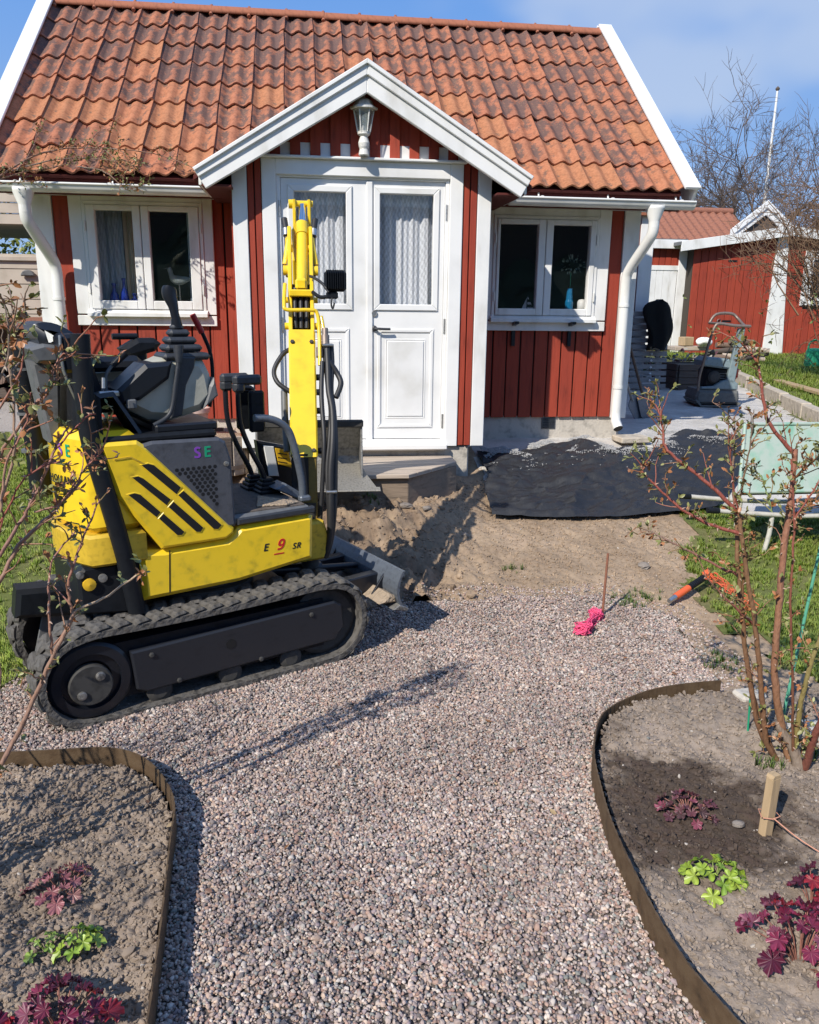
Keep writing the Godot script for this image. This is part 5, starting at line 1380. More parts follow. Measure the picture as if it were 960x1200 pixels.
func scatter_ground():
	rng.seed = 21
	var palette = [C(0.49, 0.39, 0.35), C(0.42, 0.34, 0.31), C(0.56, 0.46, 0.41), C(0.33, 0.27, 0.26), C(0.53, 0.40, 0.33), C(0.68, 0.60, 0.54), C(0.37, 0.30, 0.31), C(0.46, 0.31, 0.25), C(0.22, 0.195, 0.195), C(0.62, 0.48, 0.38), C(0.51, 0.43, 0.39), C(0.30, 0.31, 0.29), C(0.40, 0.26, 0.22), C(0.60, 0.55, 0.51)]
	var sets = [[[], []], [[], []], [[], []], [[], []]]
	var n = 0
	for k in 520000:
		var x = rng.randf_range(-2.5, 1.6); var z = rng.randf_range(2.45, 6.5)
		if z > 4.4 and (x < -1.25 or x > 0.42): continue
		if z > 5.2 and rng.randf() < 0.25: continue
		var kd = zone(x, z)
		var stray = kd != "path"
		if stray:
			if kd in ["bed_l", "bed_r"]:
				if rng.randf() > 0.0012: continue
			else:
				if z > path_top(x) - 0.16 and x > -2.1 and x < 1.45:
					if rng.randf() > 0.20: continue
				elif rng.randf() > 0.004 or kd == "lawn": continue
		elif k > 470000: continue
		var s = rng.randf_range(0.0055, 0.0150) if rng.randf() < 0.93 else rng.randf_range(0.015, 0.022)
		var y = gh(x, z) + rng.randf_range(-0.002, 0.011) * (0.3 if stray else 1.0) + s * 0.12
		var b = Basis(Vector3.UP, rng.randf() * TAU) * Basis(Vector3(rng.randfn(), 0.2, rng.randfn()).normalized(), rng.randfn() * 0.45)
		var c: Color = palette[rng.randi() % palette.size()] * rng.randf_range(0.62, 0.94) * Color(1.03, 0.99, 0.95) * (1.0 + 0.22 * noise_a.get_noise_2d(x * 130 + 40, z * 130))
		c = c.lerp(G(c.get_luminance()), 0.08)
		var q = sets[rng.randi() % 4]
		q[0].append(Transform3D(b.scaled_local(Vector3.ONE * s), Vector3(x, y, z)))
		q[1].append(c)
		n += 1
	var gl = ["small rounded pink and grey gravel stones of the path"]
	for i in 4:
		var o = stuff("gravel", stone_mesh(40 + i, [Vector3(1.15, 0.62, 0.85), Vector3(1.0, 0.7, 0.95), Vector3(1.3, 0.6, 0.75), Vector3(1.0, 0.85, 0.9)][i], 0.38), "stone", sets[i][0], sets[i][1], self)
		tag(o, gl[0], "gravel", "gravel of the path", "stuff")
	# clods and grit on the beds and the dug earth
	var cl = [[[], []], [[], []]]
	fine_grid = true
	for k in 230000:
		var reg = k % 5
		var x = rng.randf_range(-2.7, -1.05) if reg < 2 else (rng.randf_range(0.22, 1.9) if reg < 4 else rng.randf_range(-1.9, 1.9))
		var z = rng.randf_range(4.15, 6.1) if reg < 2 else (rng.randf_range(3.85, 6.0) if reg < 4 else rng.randf_range(0.9, 3.2))
		var kd = zone(x, z)
		if not kd in ["bed_l", "bed_r", "earth"]: continue
		if kd == "bed_r" and rng.randf() < 0.35: continue
		var s = 0.0032 + 0.017 * pow(rng.randf(), 5.0)
		if kd == "bed_l" and rng.randf() < 0.004: s = rng.randf_range(0.016, 0.032)
		if kd == "earth" and x < 0.3 and rng.randf() < 0.012: s = rng.randf_range(0.025, 0.06)
		var c = ground_color(x, z, kd) * rng.randf_range(0.8, 1.15)
		if rng.randf() < 0.012: c = C(0.42, 0.38, 0.34); s = min(s, 0.013)
		var b = Basis(Vector3(rng.randfn(), rng.randfn(), rng.randfn()).normalized(), rng.randf() * TAU)
		var q = cl[k % 2]
		q[0].append(Transform3D(b.scaled_local(Vector3.ONE * s), Vector3(x, gh(x, z) + s * 0.15, z)))
		q[1].append(c)
	fine_grid = false
	for i in 2:
		var o = stuff("dirt", stone_mesh(60 + i, Vector3(1.05, 0.85, 0.95), 0.7), "clod", cl[i][0], cl[i][1], self)
		tag(o, "crumbs and clods of soil lying on the bare earth", "dirt", "soil crumbs", "stuff")
	# grass
	T = Transform3D.IDENTITY
	for k in 6:
		var a = k * 2.4; var lean = 0.25 + 0.12 * (k % 3); var h = 1.0 - 0.13 * (k % 4)
		var d = Vector3(cos(a), 0, sin(a)); var s = Vector3(-sin(a), 0, cos(a)) * 0.055
		var p0 = d * 0.10; var p1 = d * (0.10 + lean * 0.4) + Vector3(0, h * 0.6, 0); var p2 = d * (0.10 + lean) + Vector3(0, h, 0)
		var nn = (Vector3.UP + d * 0.3).normalized()
		var f = V.size()
		vert(p0 - s, nn); vert(p0 + s, nn); vert(p1 + s * 0.8, nn); vert(p1 - s * 0.8, nn); vert(p2, nn)
		tri_ids(f, f + 1, f + 2); tri_ids(f, f + 2, f + 3); tri_ids(f + 3, f + 2, f + 4)
	var tuft = mesh()
	var areas = [[1.2, 4.6, 1.3, 4.2, 42000, 0.032], [-4.6, -1.6, 0.0, 4.2, 42000, 0.034], [3.6, 13.0, -11.0, 1.5, 52000, 0.07], [-8.0, -2.0, -3.0, 0.5, 3000, 0.06]]
	var gx = []; var gc = []
	for a in areas:
		for k in a[4]:
			var x = rng.randf_range(a[0], a[1]); var z = rng.randf_range(a[2], a[3])
			var inside = x > -5.1 and x < 6.7 and z > -6.3 and z < 8.0
			if inside and zone(x, z) != "lawn": continue
			if not inside and x < kerb_x(z): continue
			var bare = noise_a.get_noise_2d(x * 150, z * 150)
			if bare > 0.12 and rng.randf() < 0.8: continue
			var s = a[5] * rng.randf_range(0.6, 1.5)
			gx.append(Transform3D(Basis(Vector3.UP, rng.randf() * TAU).scaled_local(Vector3(s, s * rng.randf_range(0.6, 1.2), s)), Vector3(x, (gh(x, z) if inside else base_h(x, z) - 0.02) - 0.004, z)))
			gc.append(C(0.26, 0.40, 0.05).lerp(C(0.52, 0.58, 0.13), rng.randf()).lerp(C(0.34, 0.29, 0.14), 0.5 if rng.randf() < 0.10 else 0.0))
	# dry leaves blown over the gravel and the beds
	for k in 70:
		var x = rng.randf_range(-2.2, 1.5); var z = rng.randf_range(2.8, 5.9)
		K = [C(0.22, 0.10, 0.04), C(0.30, 0.19, 0.09), C(0.16, 0.09, 0.06), C(0.36, 0.27, 0.16)][rng.randi() % 4]
		leaflet(Vector3(x, gh(x, z) + 0.018, z), Vector3(rng.randfn(), 0.15, rng.randfn()).normalized(), rng.randf_range(0.012, 0.034))
	var litter = part("litter", "leaf_vc", self)
	tag(litter, "few dry brown leaves scattered over the gravel and the beds", "leaf litter", "", "stuff")
	# a few weeds sprouting from the bare earth
	for w in [[1.13, 2.76, 0.09, 40], [1.27, 2.70, 0.06, 16], [0.55, 2.30, 0.05, 9], [-0.28, 1.58, 0.05, 14], [1.33, 3.5, 0.08, 26], [1.20, 4.42, 0.05, 12], [1.0, 4.48, 0.04, 12]]:
		for k in w[3]:
			var x = w[0] + rng.randfn() * w[2] * 0.7; var z = w[1] + rng.randfn() * w[2] * 0.6
			var s = rng.randf_range(0.022, 0.055)
			gx.append(Transform3D(Basis(Vector3.UP, rng.randf() * TAU).scaled_local(Vector3(s, s, s)), Vector3(x, gh(x, z) - 0.004, z)))
			gc.append(C(0.12, 0.22, 0.04).lerp(C(0.22, 0.30, 0.07), rng.randf()))
	tag(stuff("grass", tuft, "blade", gx, gc, self), "short fresh green grass of the lawns", "grass", "", "stuff")

func edging(called: String, curve: Array, label: String):
	var pts = []
	for i in range(0, curve.size()):
		pts.append(curve[i])
	var keep = T
	for i in pts.size() - 1:
		var a: Vector2 = pts[i]; var b: Vector2 = pts[i + 1]
		var da = (pts[min(i + 1, pts.size() - 1)] - pts[max(i - 1, 0)]).normalized(); var db = (pts[min(i + 2, pts.size() - 1)] - a).normalized()
		var na = Vector2(-da.y, da.x) * 0.0035; var nb = Vector2(-db.y, db.x) * 0.0014
		var ya = base_h(a.x, a.y); var yb = base_h(b.x, b.y)
		var ta = ya + 0.103 + 0.006 * sin(i * 0.35); var tb = yb + 0.103 + 0.006 * sin((i + 1) * 0.35)
		var m = Vector3((a.x + b.x) * 0.5, ta - 0.05, (a.y + b.y) * 0.5)
		for s in [1.0, -1.0]:
			poly([Vector3(a.x + na.x * s, ya - 0.1, a.y + na.y * s), Vector3(b.x + nb.x * s, yb - 0.1, b.y + nb.y * s), Vector3(b.x + nb.x * s, tb, b.y + nb.y * s), Vector3(a.x + na.x * s, ta, a.y + na.y * s)], m)
		poly([Vector3(a.x + na.x, ta, a.y + na.y), Vector3(b.x + nb.x, tb, b.y + nb.y), Vector3(b.x - nb.x, tb, b.y - nb.y), Vector3(a.x - na.x, ta, a.y - na.y)], m)
	single(called, "corten", label, "garden edging", "rusty steel bed edgings")

# a lobed leaf blade lying in xz, stem end at the origin, tip along +x
func lobed_leaf(lobes: int, ruffle: float, notch: float, cup: float, sd: int) -> ArrayMesh:
	W2L = Transform3D.IDENTITY
	var n = lobes * 8
	var r = RandomNumberGenerator.new(); r.seed = sd
	var ph = r.randf() * TAU
	var ids = []
	var pos = func(i: int, t: float) -> Vector3:
		var a = lerp(-PI * 0.93, PI * 0.93, float(i) / n)
		var lob = abs(sin(a * lobes * 0.5 + PI * 0.5 * (lobes % 2)))
		var rad = (0.5 + 0.12 * cos(a)) * (1.0 - 0.10 * t * abs(sin(a * lobes * 1.5))) * (1.0 - notch * (1.0 - pow(lob, 0.6)) * t)
		var y = ruffle * 0.45 * sin(a * lobes * 2.0 + ph) * t * t - 0.06 * cos(a * lobes) * t + cup * t * t + 0.04 * sin(a * 3 + ph) * t
		return Vector3(0.42 * 1.0 + cos(a) * rad * t - 0.42 * (1.0 - t) * 0.0, y, sin(a) * rad * t) if t > 0 else Vector3(0.40, 0.0, 0.0)
	for i in n + 1:
		for t in [0.0, 0.4, 0.75, 1.0]:
			var e = pos.call(i, t)
			var n1 = (pos.call(min(i + 1, n), max(t, 0.2)) - pos.call(max(i - 1, 0), max(t, 0.2))).cross(pos.call(i, 1.0) - pos.call(i, 0.0))
			if n1.y < 0: n1 = -n1
			var vein = 0.5 + 0.5 * cos(lerp(-PI * 0.93, PI * 0.93, float(i) / n) * lobes + PI * (0 if lobes % 2 == 0 else 1))
			K = Color.WHITE * (0.55 + 0.75 * pow(1.0 - vein, 1.5) * t + 0.25 * vein * (1.0 - t) + 0.25 * sin(i * 2.1 + t * 9.0) * t)
			vert(e, n1.normalized(), Vector2(float(i) / n, t))
	for i in n:
		for j in 3:
			var a = i * 4 + j
			tri_ids(a, a + 4, a + 5); tri_ids(a, a + 5, a + 1)
	return mesh()

func rosette(called: String, label: String, at: Vector2, count: int, spread: float, size: float, height: float, cols: Array, stem: Color, lobes: int, sd: int, group := ""):
	var y = base_h(at.x, at.y) + 0.04
	var t = thing(called, label, "plant", Vector3(at.x, y, at.y), 0.0, group)
	rng.seed = sd
	var meshes = []
	for k in 4: meshes.append(lobed_leaf(lobes, 0.17 if lobes > 5 else 0.05, 0.34 if lobes > 5 else 0.58, 0.10, sd + k))
	var mats = []
	for k in cols.size():
		var c: Color = cols[k]
		var nm = "%s_leaf_%d_%d" % [called, sd, k]
		mk(nm, c, 0.42, {"uv": true, "vc": true, "back": Color(c.r, c.g, c.b) * 0.5, "double": true, "spec": 0.5})
		mats.append(nm)
	local()
	var stems = []
	for i in count:
		var a = i * 2.39996 + rng.randf_range(-0.3, 0.3)
		var q = sqrt((i + 0.5) / count)
		var d = Vector3(cos(a), 0, sin(a))
		var tip = d * spread * q * rng.randf_range(0.85, 1.1) + Vector3(0, height * (1.0 - 0.55 * q * q) * rng.randf_range(0.75, 1.15), 0)
		stems.append(tip)
		var up = (Vector3.UP + d * (0.15 + 0.75 * q) + Vector3(rng.randfn(), 0, rng.randfn()) * 0.22).normalized()
		var fx = (d - up * d.dot(up)).normalized()
		var s = size * rng.randf_range(0.75, 1.15) * (0.7 + 0.3 * q)
		var b = Basis(fx, up, fx.cross(up)) * Basis(Vector3.UP, rng.randf_range(-0.5, 0.5))
		node("leaf", meshes[i % 4], mats[rng.randi() % mats.size()], t, Transform3D(b.scaled_local(Vector3.ONE * s), tip - b.x * s * 0.4))
	K = stem
	for tip in stems:
		K = stem
		tube([Vector3(tip.x * 0.15, -0.02, tip.z * 0.15), Vector3(tip.x * 0.55, tip.y * 0.55, tip.z * 0.55), tip], [0.0022, 0.002, 0.0016], 5, false)
	part("stems", "cane", t).set_meta("kind", "stuff")

# canes of a rose bush: every cane a part, with thorns; leaves follow as one part
func leaflet(p: Vector3, dir: Vector3, s: float):
	var up = (Vector3.UP * 0.8 + Vector3(rng.randfn(), rng.randfn(), rng.randfn()) * 0.5).normalized()
	var side = dir.cross(up).normalized()
	up = side.cross(dir).normalized()
	var f = V.size()
	var c = K
	vert(p, up); vert(p + dir * s * 0.35 + side * s * 0.26 + up * s * 0.05, up + side * 0.3); vert(p + dir * s * 0.35 - side * s * 0.26 + up * s * 0.05, up - side * 0.3)
	vert(p + dir * s * 0.75 + side * s * 0.20 + up * s * 0.02, up + side * 0.3); vert(p + dir * s * 0.75 - side * s * 0.20 + up * s * 0.02, up - side * 0.3); vert(p + dir * s - up * s * 0.08, up)
	tri_ids(f, f + 1, f + 2); tri_ids(f + 1, f + 3, f + 4); tri_ids(f + 1, f + 4, f + 2); tri_ids(f + 3, f + 5, f + 4)

func rose(t: Node3D, canes: Array, leafiness: float, thorny: float):
	# canes: [points, radius at foot, radius at tip, colour at foot, colour at tip]
	var spots = []
	for c in canes:
		var pts = cat(c[0], 6)
		var rad = []
		for i in pts.size(): rad.append(0.85 * lerp(c[1], c[2], float(i) / (pts.size() - 1)) * rng.randf_range(0.94, 1.08))
		for i in pts.size():
			if i > 0 and i < pts.size() - 1: pts[i] += Vector3(rng.randfn(), rng.randfn(), rng.randfn()) * 0.0014
		var v0 = V.size()
		tube(pts, rad, 8)
		for v in range(v0, V.size()):
			var best = 0.0
			best = clamp(UV[v].y / (pts.size() - 1), 0.0, 1.0)
			COL[v] = (c[3] as Color).lerp(c[4], best)
		var L = 0.0
		for i in pts.size() - 1:
			var a: Vector3 = pts[i]; var b: Vector3 = pts[i + 1]
			var d = (b - a).normalized()
			L += (b - a).length()
			if rng.randf() < thorny * (b - a).length() * 30.0:
				var o = d.cross(Vector3(rng.randfn(), rng.randfn(), rng.randfn())).normalized()
				K = (c[4] as Color).lerp(C(0.5, 0.40, 0.30), 0.6)
				tube([a + o * rad[i] * 0.6, a + o * (rad[i] + 0.004) - d * 0.001, a + o * (rad[i] + 0.010) - d * 0.004], [0.004, 0.0022, 0.0004], 5, false)
			spots.append([a, d, rad[i], float(i) / pts.size(), c])
		part("cane", "cane", t)
	# thin side shoots
	var more = []
	for s in spots:
		if rng.randf() > leafiness * 0.55 * (0.2 + s[3]): continue
		var o = (s[1] as Vector3).cross(Vector3(rng.randfn(), rng.randfn(), rng.randfn())).normalized()
		var p: Vector3 = s[0]
		var d = (o * 0.8 + s[1] * 0.6 + Vector3.UP * 0.35).normalized()
		var L = rng.randf_range(0.03, 0.13)
		var pts = [p]
		for i in 3:
			d = (d + Vector3(rng.randfn(), rng.randfn(), rng.randfn()) * 0.22).normalized()
			p += d * L / 3.0
			pts.append(p)
			more.append([p, d, 0.0012, 0.5 + 0.2 * i, s[4]])
		K = (s[4][4] as Color).lerp(C(0.34, 0.17, 0.10), rng.randf())
		tube(pts, [0.0026, 0.0021, 0.0017, 0.0011], 5, false)
	if V.size(): part("twigs", "cane", t).set_meta("kind", "stuff")
	spots.append_array(more)
	# buds and young leaves
	for s in spots:
		if rng.randf() > leafiness * (0.25 + s[3]): continue
		var o = (s[1] as Vector3).cross(Vector3(rng.randfn(), rng.randfn(), rng.randfn())).normalized()
		var dir = (o + s[1] * rng.randf_range(0.1, 0.9) + Vector3.UP * 0.3).normalized()
		var base: Vector3 = s[0] + o * s[2] * 0.8
		var L = rng.randf_range(0.012, 0.05)
		K = C(0.30, 0.13, 0.07).lerp(C(0.16, 0.19, 0.06), rng.randf())
		tube([base, base + dir * L * 0.6, base + dir * L], [0.0022, 0.0014, 0.0010], 4, false)
		var red = rng.randf()
		for k in 3 + rng.randi() % 4:
			K = (C(0.13, 0.19, 0.055).lerp(C(0.27, 0.30, 0.11), rng.randf())).lerp(C(0.42, 0.13, 0.06), 0.75 if red < 0.4 else 0.12)
			var dd = (dir + Vector3(rng.randfn(), rng.randfn(), rng.randfn()) * 0.75).normalized()
			leaflet(base + dir * L * rng.randf_range(0.4, 1.0), dd, rng.randf_range(0.010, 0.026))
	if V.size(): part("foliage", "leaf_vc", t).set_meta("kind", "stuff")

func twigs(p: Vector3, d: Vector3, L: float, r: float, depth: int, out: Array, droop := 0.0):
	var pts = [p]
	var q = p
	var dd = d
	for i in 3:
		dd = (dd + Vector3(rng.randfn(), rng.randfn(), rng.randfn()) * 0.14 - Vector3.UP * droop).normalized()
		q += dd * L / 3.0
		pts.append(q)
	out.append([pts, r, depth])
	if depth == 0: return
	var n = 3 if depth > 1 else 4
	for k in n:
		var o = dd.cross(Vector3(rng.randfn(), rng.randfn(), rng.randfn())).normalized()
		var nd = (dd + o * rng.randf_range(0.4, 0.95)).normalized()
		var f = rng.randf_range(0.45, 1.0) if k > 0 else 1.0
		var at: Vector3 = pts[3] if f > 0.9 else (pts[2] if f > 0.65 else pts[1])
		twigs(at, nd, L * rng.randf_range(0.58, 0.85), r * (0.62 if k > 0 else 0.75), depth - 1, out, droop)

func plants():
	edging("bed_edging", edge_l, "rusty steel edging round the bed beneath the excavator's tracks")
	edging("bed_edging", edge_r, "rusty steel edging round the bed with the wooden stake")
	var reds = [C(0.15, 0.016, 0.045), C(0.22, 0.028, 0.07), C(0.10, 0.014, 0.035), C(0.24, 0.07, 0.11), C(0.28, 0.022, 0.035)]
	var dusky = [C(0.26, 0.085, 0.095), C(0.32, 0.12, 0.13), C(0.22, 0.065, 0.085), C(0.34, 0.16, 0.14)]
	var dark = [C(0.10, 0.035, 0.045), C(0.15, 0.05, 0.06), C(0.24, 0.06, 0.09), C(0.085, 0.04, 0.04)]
	var lime = [C(0.30, 0.42, 0.05), C(0.22, 0.35, 0.045), C(0.36, 0.46, 0.07)]
	var stem_r = C(0.30, 0.13, 0.10); var stem_g = C(0.25, 0.33, 0.08)
	rosette("coral_bells", "dusky pink leaved coral bells alone in the middle of the bed beside the tracks", Vector2(-1.43, 4.86), 20, 0.085, 0.046, 0.06, dusky, stem_r, 6, 3, "purple leaved coral bells")
	rosette("coral_bells", "large purple red coral bells beside the light green plants", Vector2(-1.30, 5.33), 22, 0.11, 0.066, 0.085, reds, stem_r, 7, 17, "purple leaved coral bells")
	rosette("coral_bells", "purple red coral bells cut by the lower picture corner, beside the larger one", Vector2(-1.52, 5.38), 18, 0.10, 0.066, 0.08, reds, stem_r, 7, 31, "purple leaved coral bells")
	rosette("coral_bells", "flat dark brownish coral bells on the damp patch of soil", Vector2(0.565, 4.70), 26, 0.10, 0.042, 0.045, dark, stem_r, 6, 45, "purple leaved coral bells")
	rosette("coral_bells", "biggest crimson coral bells with long bare stems, below the wooden stake", Vector2(0.575, 5.33), 34, 0.135, 0.066, 0.12, reds, stem_r, 7, 59, "purple leaved coral bells")
	rosette("coral_bells", "small crimson coral bells at the picture edge above the biggest one", Vector2(0.72, 5.16), 9, 0.06, 0.06, 0.11, reds, stem_r, 7, 63, "purple leaved coral bells")
	rosette("lime_plant", "lime green plant with cut leaves below the damp patch of soil", Vector2(0.487, 5.03), 15, 0.085, 0.070, 0.055, lime, stem_g, 5, 73, "light green perennials")
	rosette("lime_plant", "bright lime green plant beside the large purple coral bells", Vector2(-1.318, 5.085), 11, 0.05, 0.05, 0.05, lime, stem_g, 5, 87, "light green perennials")
	rosette("lime_plant", "faint green seedling just left of the bright lime plant", Vector2(-1.408, 5.07), 7, 0.045, 0.035, 0.035, [C(0.20, 0.30, 0.05), C(0.27, 0.34, 0.08)], stem_g, 5, 99, "light green perennials")
	# rose bushes
	var brown = C(0.17, 0.085, 0.045); var red = C(0.30, 0.085, 0.06); var tan = C(0.25, 0.135, 0.07); var old = C(0.22, 0.17, 0.13)
	rng.seed = 70
	var V3 = func(x, y, z): return Vector3(x, y, z)
	var t = thing("rose_bush", "thorny rose bush with tall bare canes in the bed beside the wheelbarrow", "rose bush", Vector3(1.08, 0.07, 4.43), 0.0, "rose bushes")
	rose(t, [
		[[Vector3(1.047, 0.05, 4.42), Vector3(0.966, 0.198, 4.405), Vector3(0.887, 0.514, 4.39), Vector3(0.833, 0.801, 4.375), Vector3(0.816, 0.982, 4.36)], 0.012, 0.009, brown, tan],
		[[Vector3(1.045, 0.05, 4.44), Vector3(0.991, 0.147, 4.432), Vector3(0.942, 0.401, 4.424), Vector3(0.895, 0.621, 4.416), Vector3(0.825, 0.882, 4.408), Vector3(0.798, 1.008, 4.40)], 0.013, 0.008, brown, tan],
		[[Vector3(1.10, 0.03, 4.46), Vector3(1.068, 0.128, 4.438), Vector3(0.998, 0.399, 4.427), Vector3(0.988, 0.644, 4.415), Vector3(0.983, 0.898, 4.403), Vector3(0.991, 1.079, 4.392), Vector3(0.99, 1.232, 4.38)], 0.018, 0.011, tan, C(0.34, 0.15, 0.10)],
		[[Vector3(0.989, 1.214, 4.38), Vector3(0.904, 1.305, 4.364), Vector3(0.875, 1.377, 4.348), Vector3(0.846, 1.51, 4.332), Vector3(0.821, 1.555, 4.316), Vector3(0.767, 1.608, 4.3)], 0.009, 0.003, red, red],
		[[Vector3(0.809, 1.003, 4.38), Vector3(0.723, 1.086, 4.361), Vector3(0.661, 1.138, 4.343), Vector3(0.586, 1.19, 4.324), Vector3(0.546, 1.236, 4.306), Vector3(0.543, 1.29, 4.287), Vector3(0.529, 1.357, 4.269), Vector3(0.51, 1.385, 4.25)], 0.009, 0.003, red, red],
		[[Vector3(0.806, 0.937, 4.4), Vector3(0.718, 0.961, 4.38), Vector3(0.622, 1.008, 4.36), Vector3(0.553, 1.063, 4.34), Vector3(0.477, 1.136, 4.32), Vector3(0.467, 1.166, 4.3)], 0.008, 0.003, red, red],
		[[Vector3(0.809, 0.991, 4.36), Vector3(0.796, 1.108, 4.34), Vector3(0.797, 1.242, 4.32), Vector3(0.797, 1.336, 4.3)], 0.006, 0.003, tan, old],
		[[Vector3(0.816, 1.035, 4.36), Vector3(0.812, 1.132, 4.38), Vector3(0.811, 1.255, 4.4), Vector3(0.796, 1.375, 4.42)], 0.005, 0.002, tan, old],
		[[Vector3(0.991, 1.131, 4.39), Vector3(0.997, 1.179, 4.445), Vector3(1.005, 1.236, 4.5)], 0.006, 0.003, tan, tan],
		[[Vector3(1.004, 0.995, 4.39), Vector3(1.017, 1.04, 4.445), Vector3(1.041, 1.119, 4.5)], 0.006, 0.004, tan, tan],
		[[Vector3(0.872, 0.759, 4.38), Vector3(0.791, 0.79, 4.348), Vector3(0.68, 0.844, 4.315), Vector3(0.593, 0.886, 4.282), Vector3(0.53, 0.917, 4.25)], 0.007, 0.003, red, old],
		[[Vector3(0.914, 0.583, 4.38), Vector3(0.775, 0.704, 4.415), Vector3(0.662, 0.806, 4.45)], 0.007, 0.002, red, C(0.42, 0.22, 0.16)],
		[[Vector3(1.095, 0.05, 4.46), Vector3(1.074, 0.29, 4.49), Vector3(1.068, 0.474, 4.52), Vector3(1.08, 0.649, 4.55)], 0.013, 0.008, C(0.26, 0.20, 0.07), C(0.30, 0.25, 0.10)],
		[[Vector3(1.12, 0.05, 4.5), Vector3(1.103, 0.24, 4.56), Vector3(1.114, 0.43, 4.62)], 0.018, 0.013, C(0.20, 0.07, 0.05), C(0.24, 0.08, 0.06)],
		[[Vector3(1.10, 0.02, 4.50), Vector3(1.09, 0.10, 4.47), Vector3(1.03, 0.20, 4.42)], 0.030, 0.016, old, old],
		[[Vector3(1.09, 0.02, 4.46), Vector3(1.12, 0.09, 4.44), Vector3(1.17, 0.17, 4.40)], 0.022, 0.008, old, C(0.5, 0.44, 0.36)],
		[[Vector3(0.934, 1.006, 4.38), Vector3(0.926, 1.062, 4.353), Vector3(0.912, 1.119, 4.327), Vector3(0.895, 1.145, 4.3)], 0.004, 0.002, C(0.2, 0.28, 0.1), C(0.2, 0.28, 0.1)],
		[[Vector3(1.06, 0.05, 4.40), Vector3(0.955, 0.30, 4.38), Vector3(0.875, 0.62, 4.37), Vector3(0.845, 0.90, 4.40)], 0.008, 0.005, brown, tan],
		[[Vector3(1.09, 0.05, 4.47), Vector3(1.03, 0.35, 4.50), Vector3(0.95, 0.72, 4.53), Vector3(0.93, 1.02, 4.52), Vector3(0.90, 1.22, 4.50)], 0.007, 0.003, brown, red],
		[[Vector3(0.93, 1.02, 4.52), Vector3(0.99, 1.18, 4.55), Vector3(1.02, 1.33, 4.56)], 0.004, 0.002, red, red],
		[[Vector3(0.80, 1.0, 4.40), Vector3(0.74, 1.16, 4.42), Vector3(0.72, 1.30, 4.43)], 0.004, 0.002, red, red],
	], 0.85, 0.55)
	rng.seed = 71
	t = thing("rose_bush", "tangled rose bush with budding brown canes hanging over the excavator's rear", "rose bush", Vector3(-1.75, 0.05, 4.85), 0.0, "rose bushes")
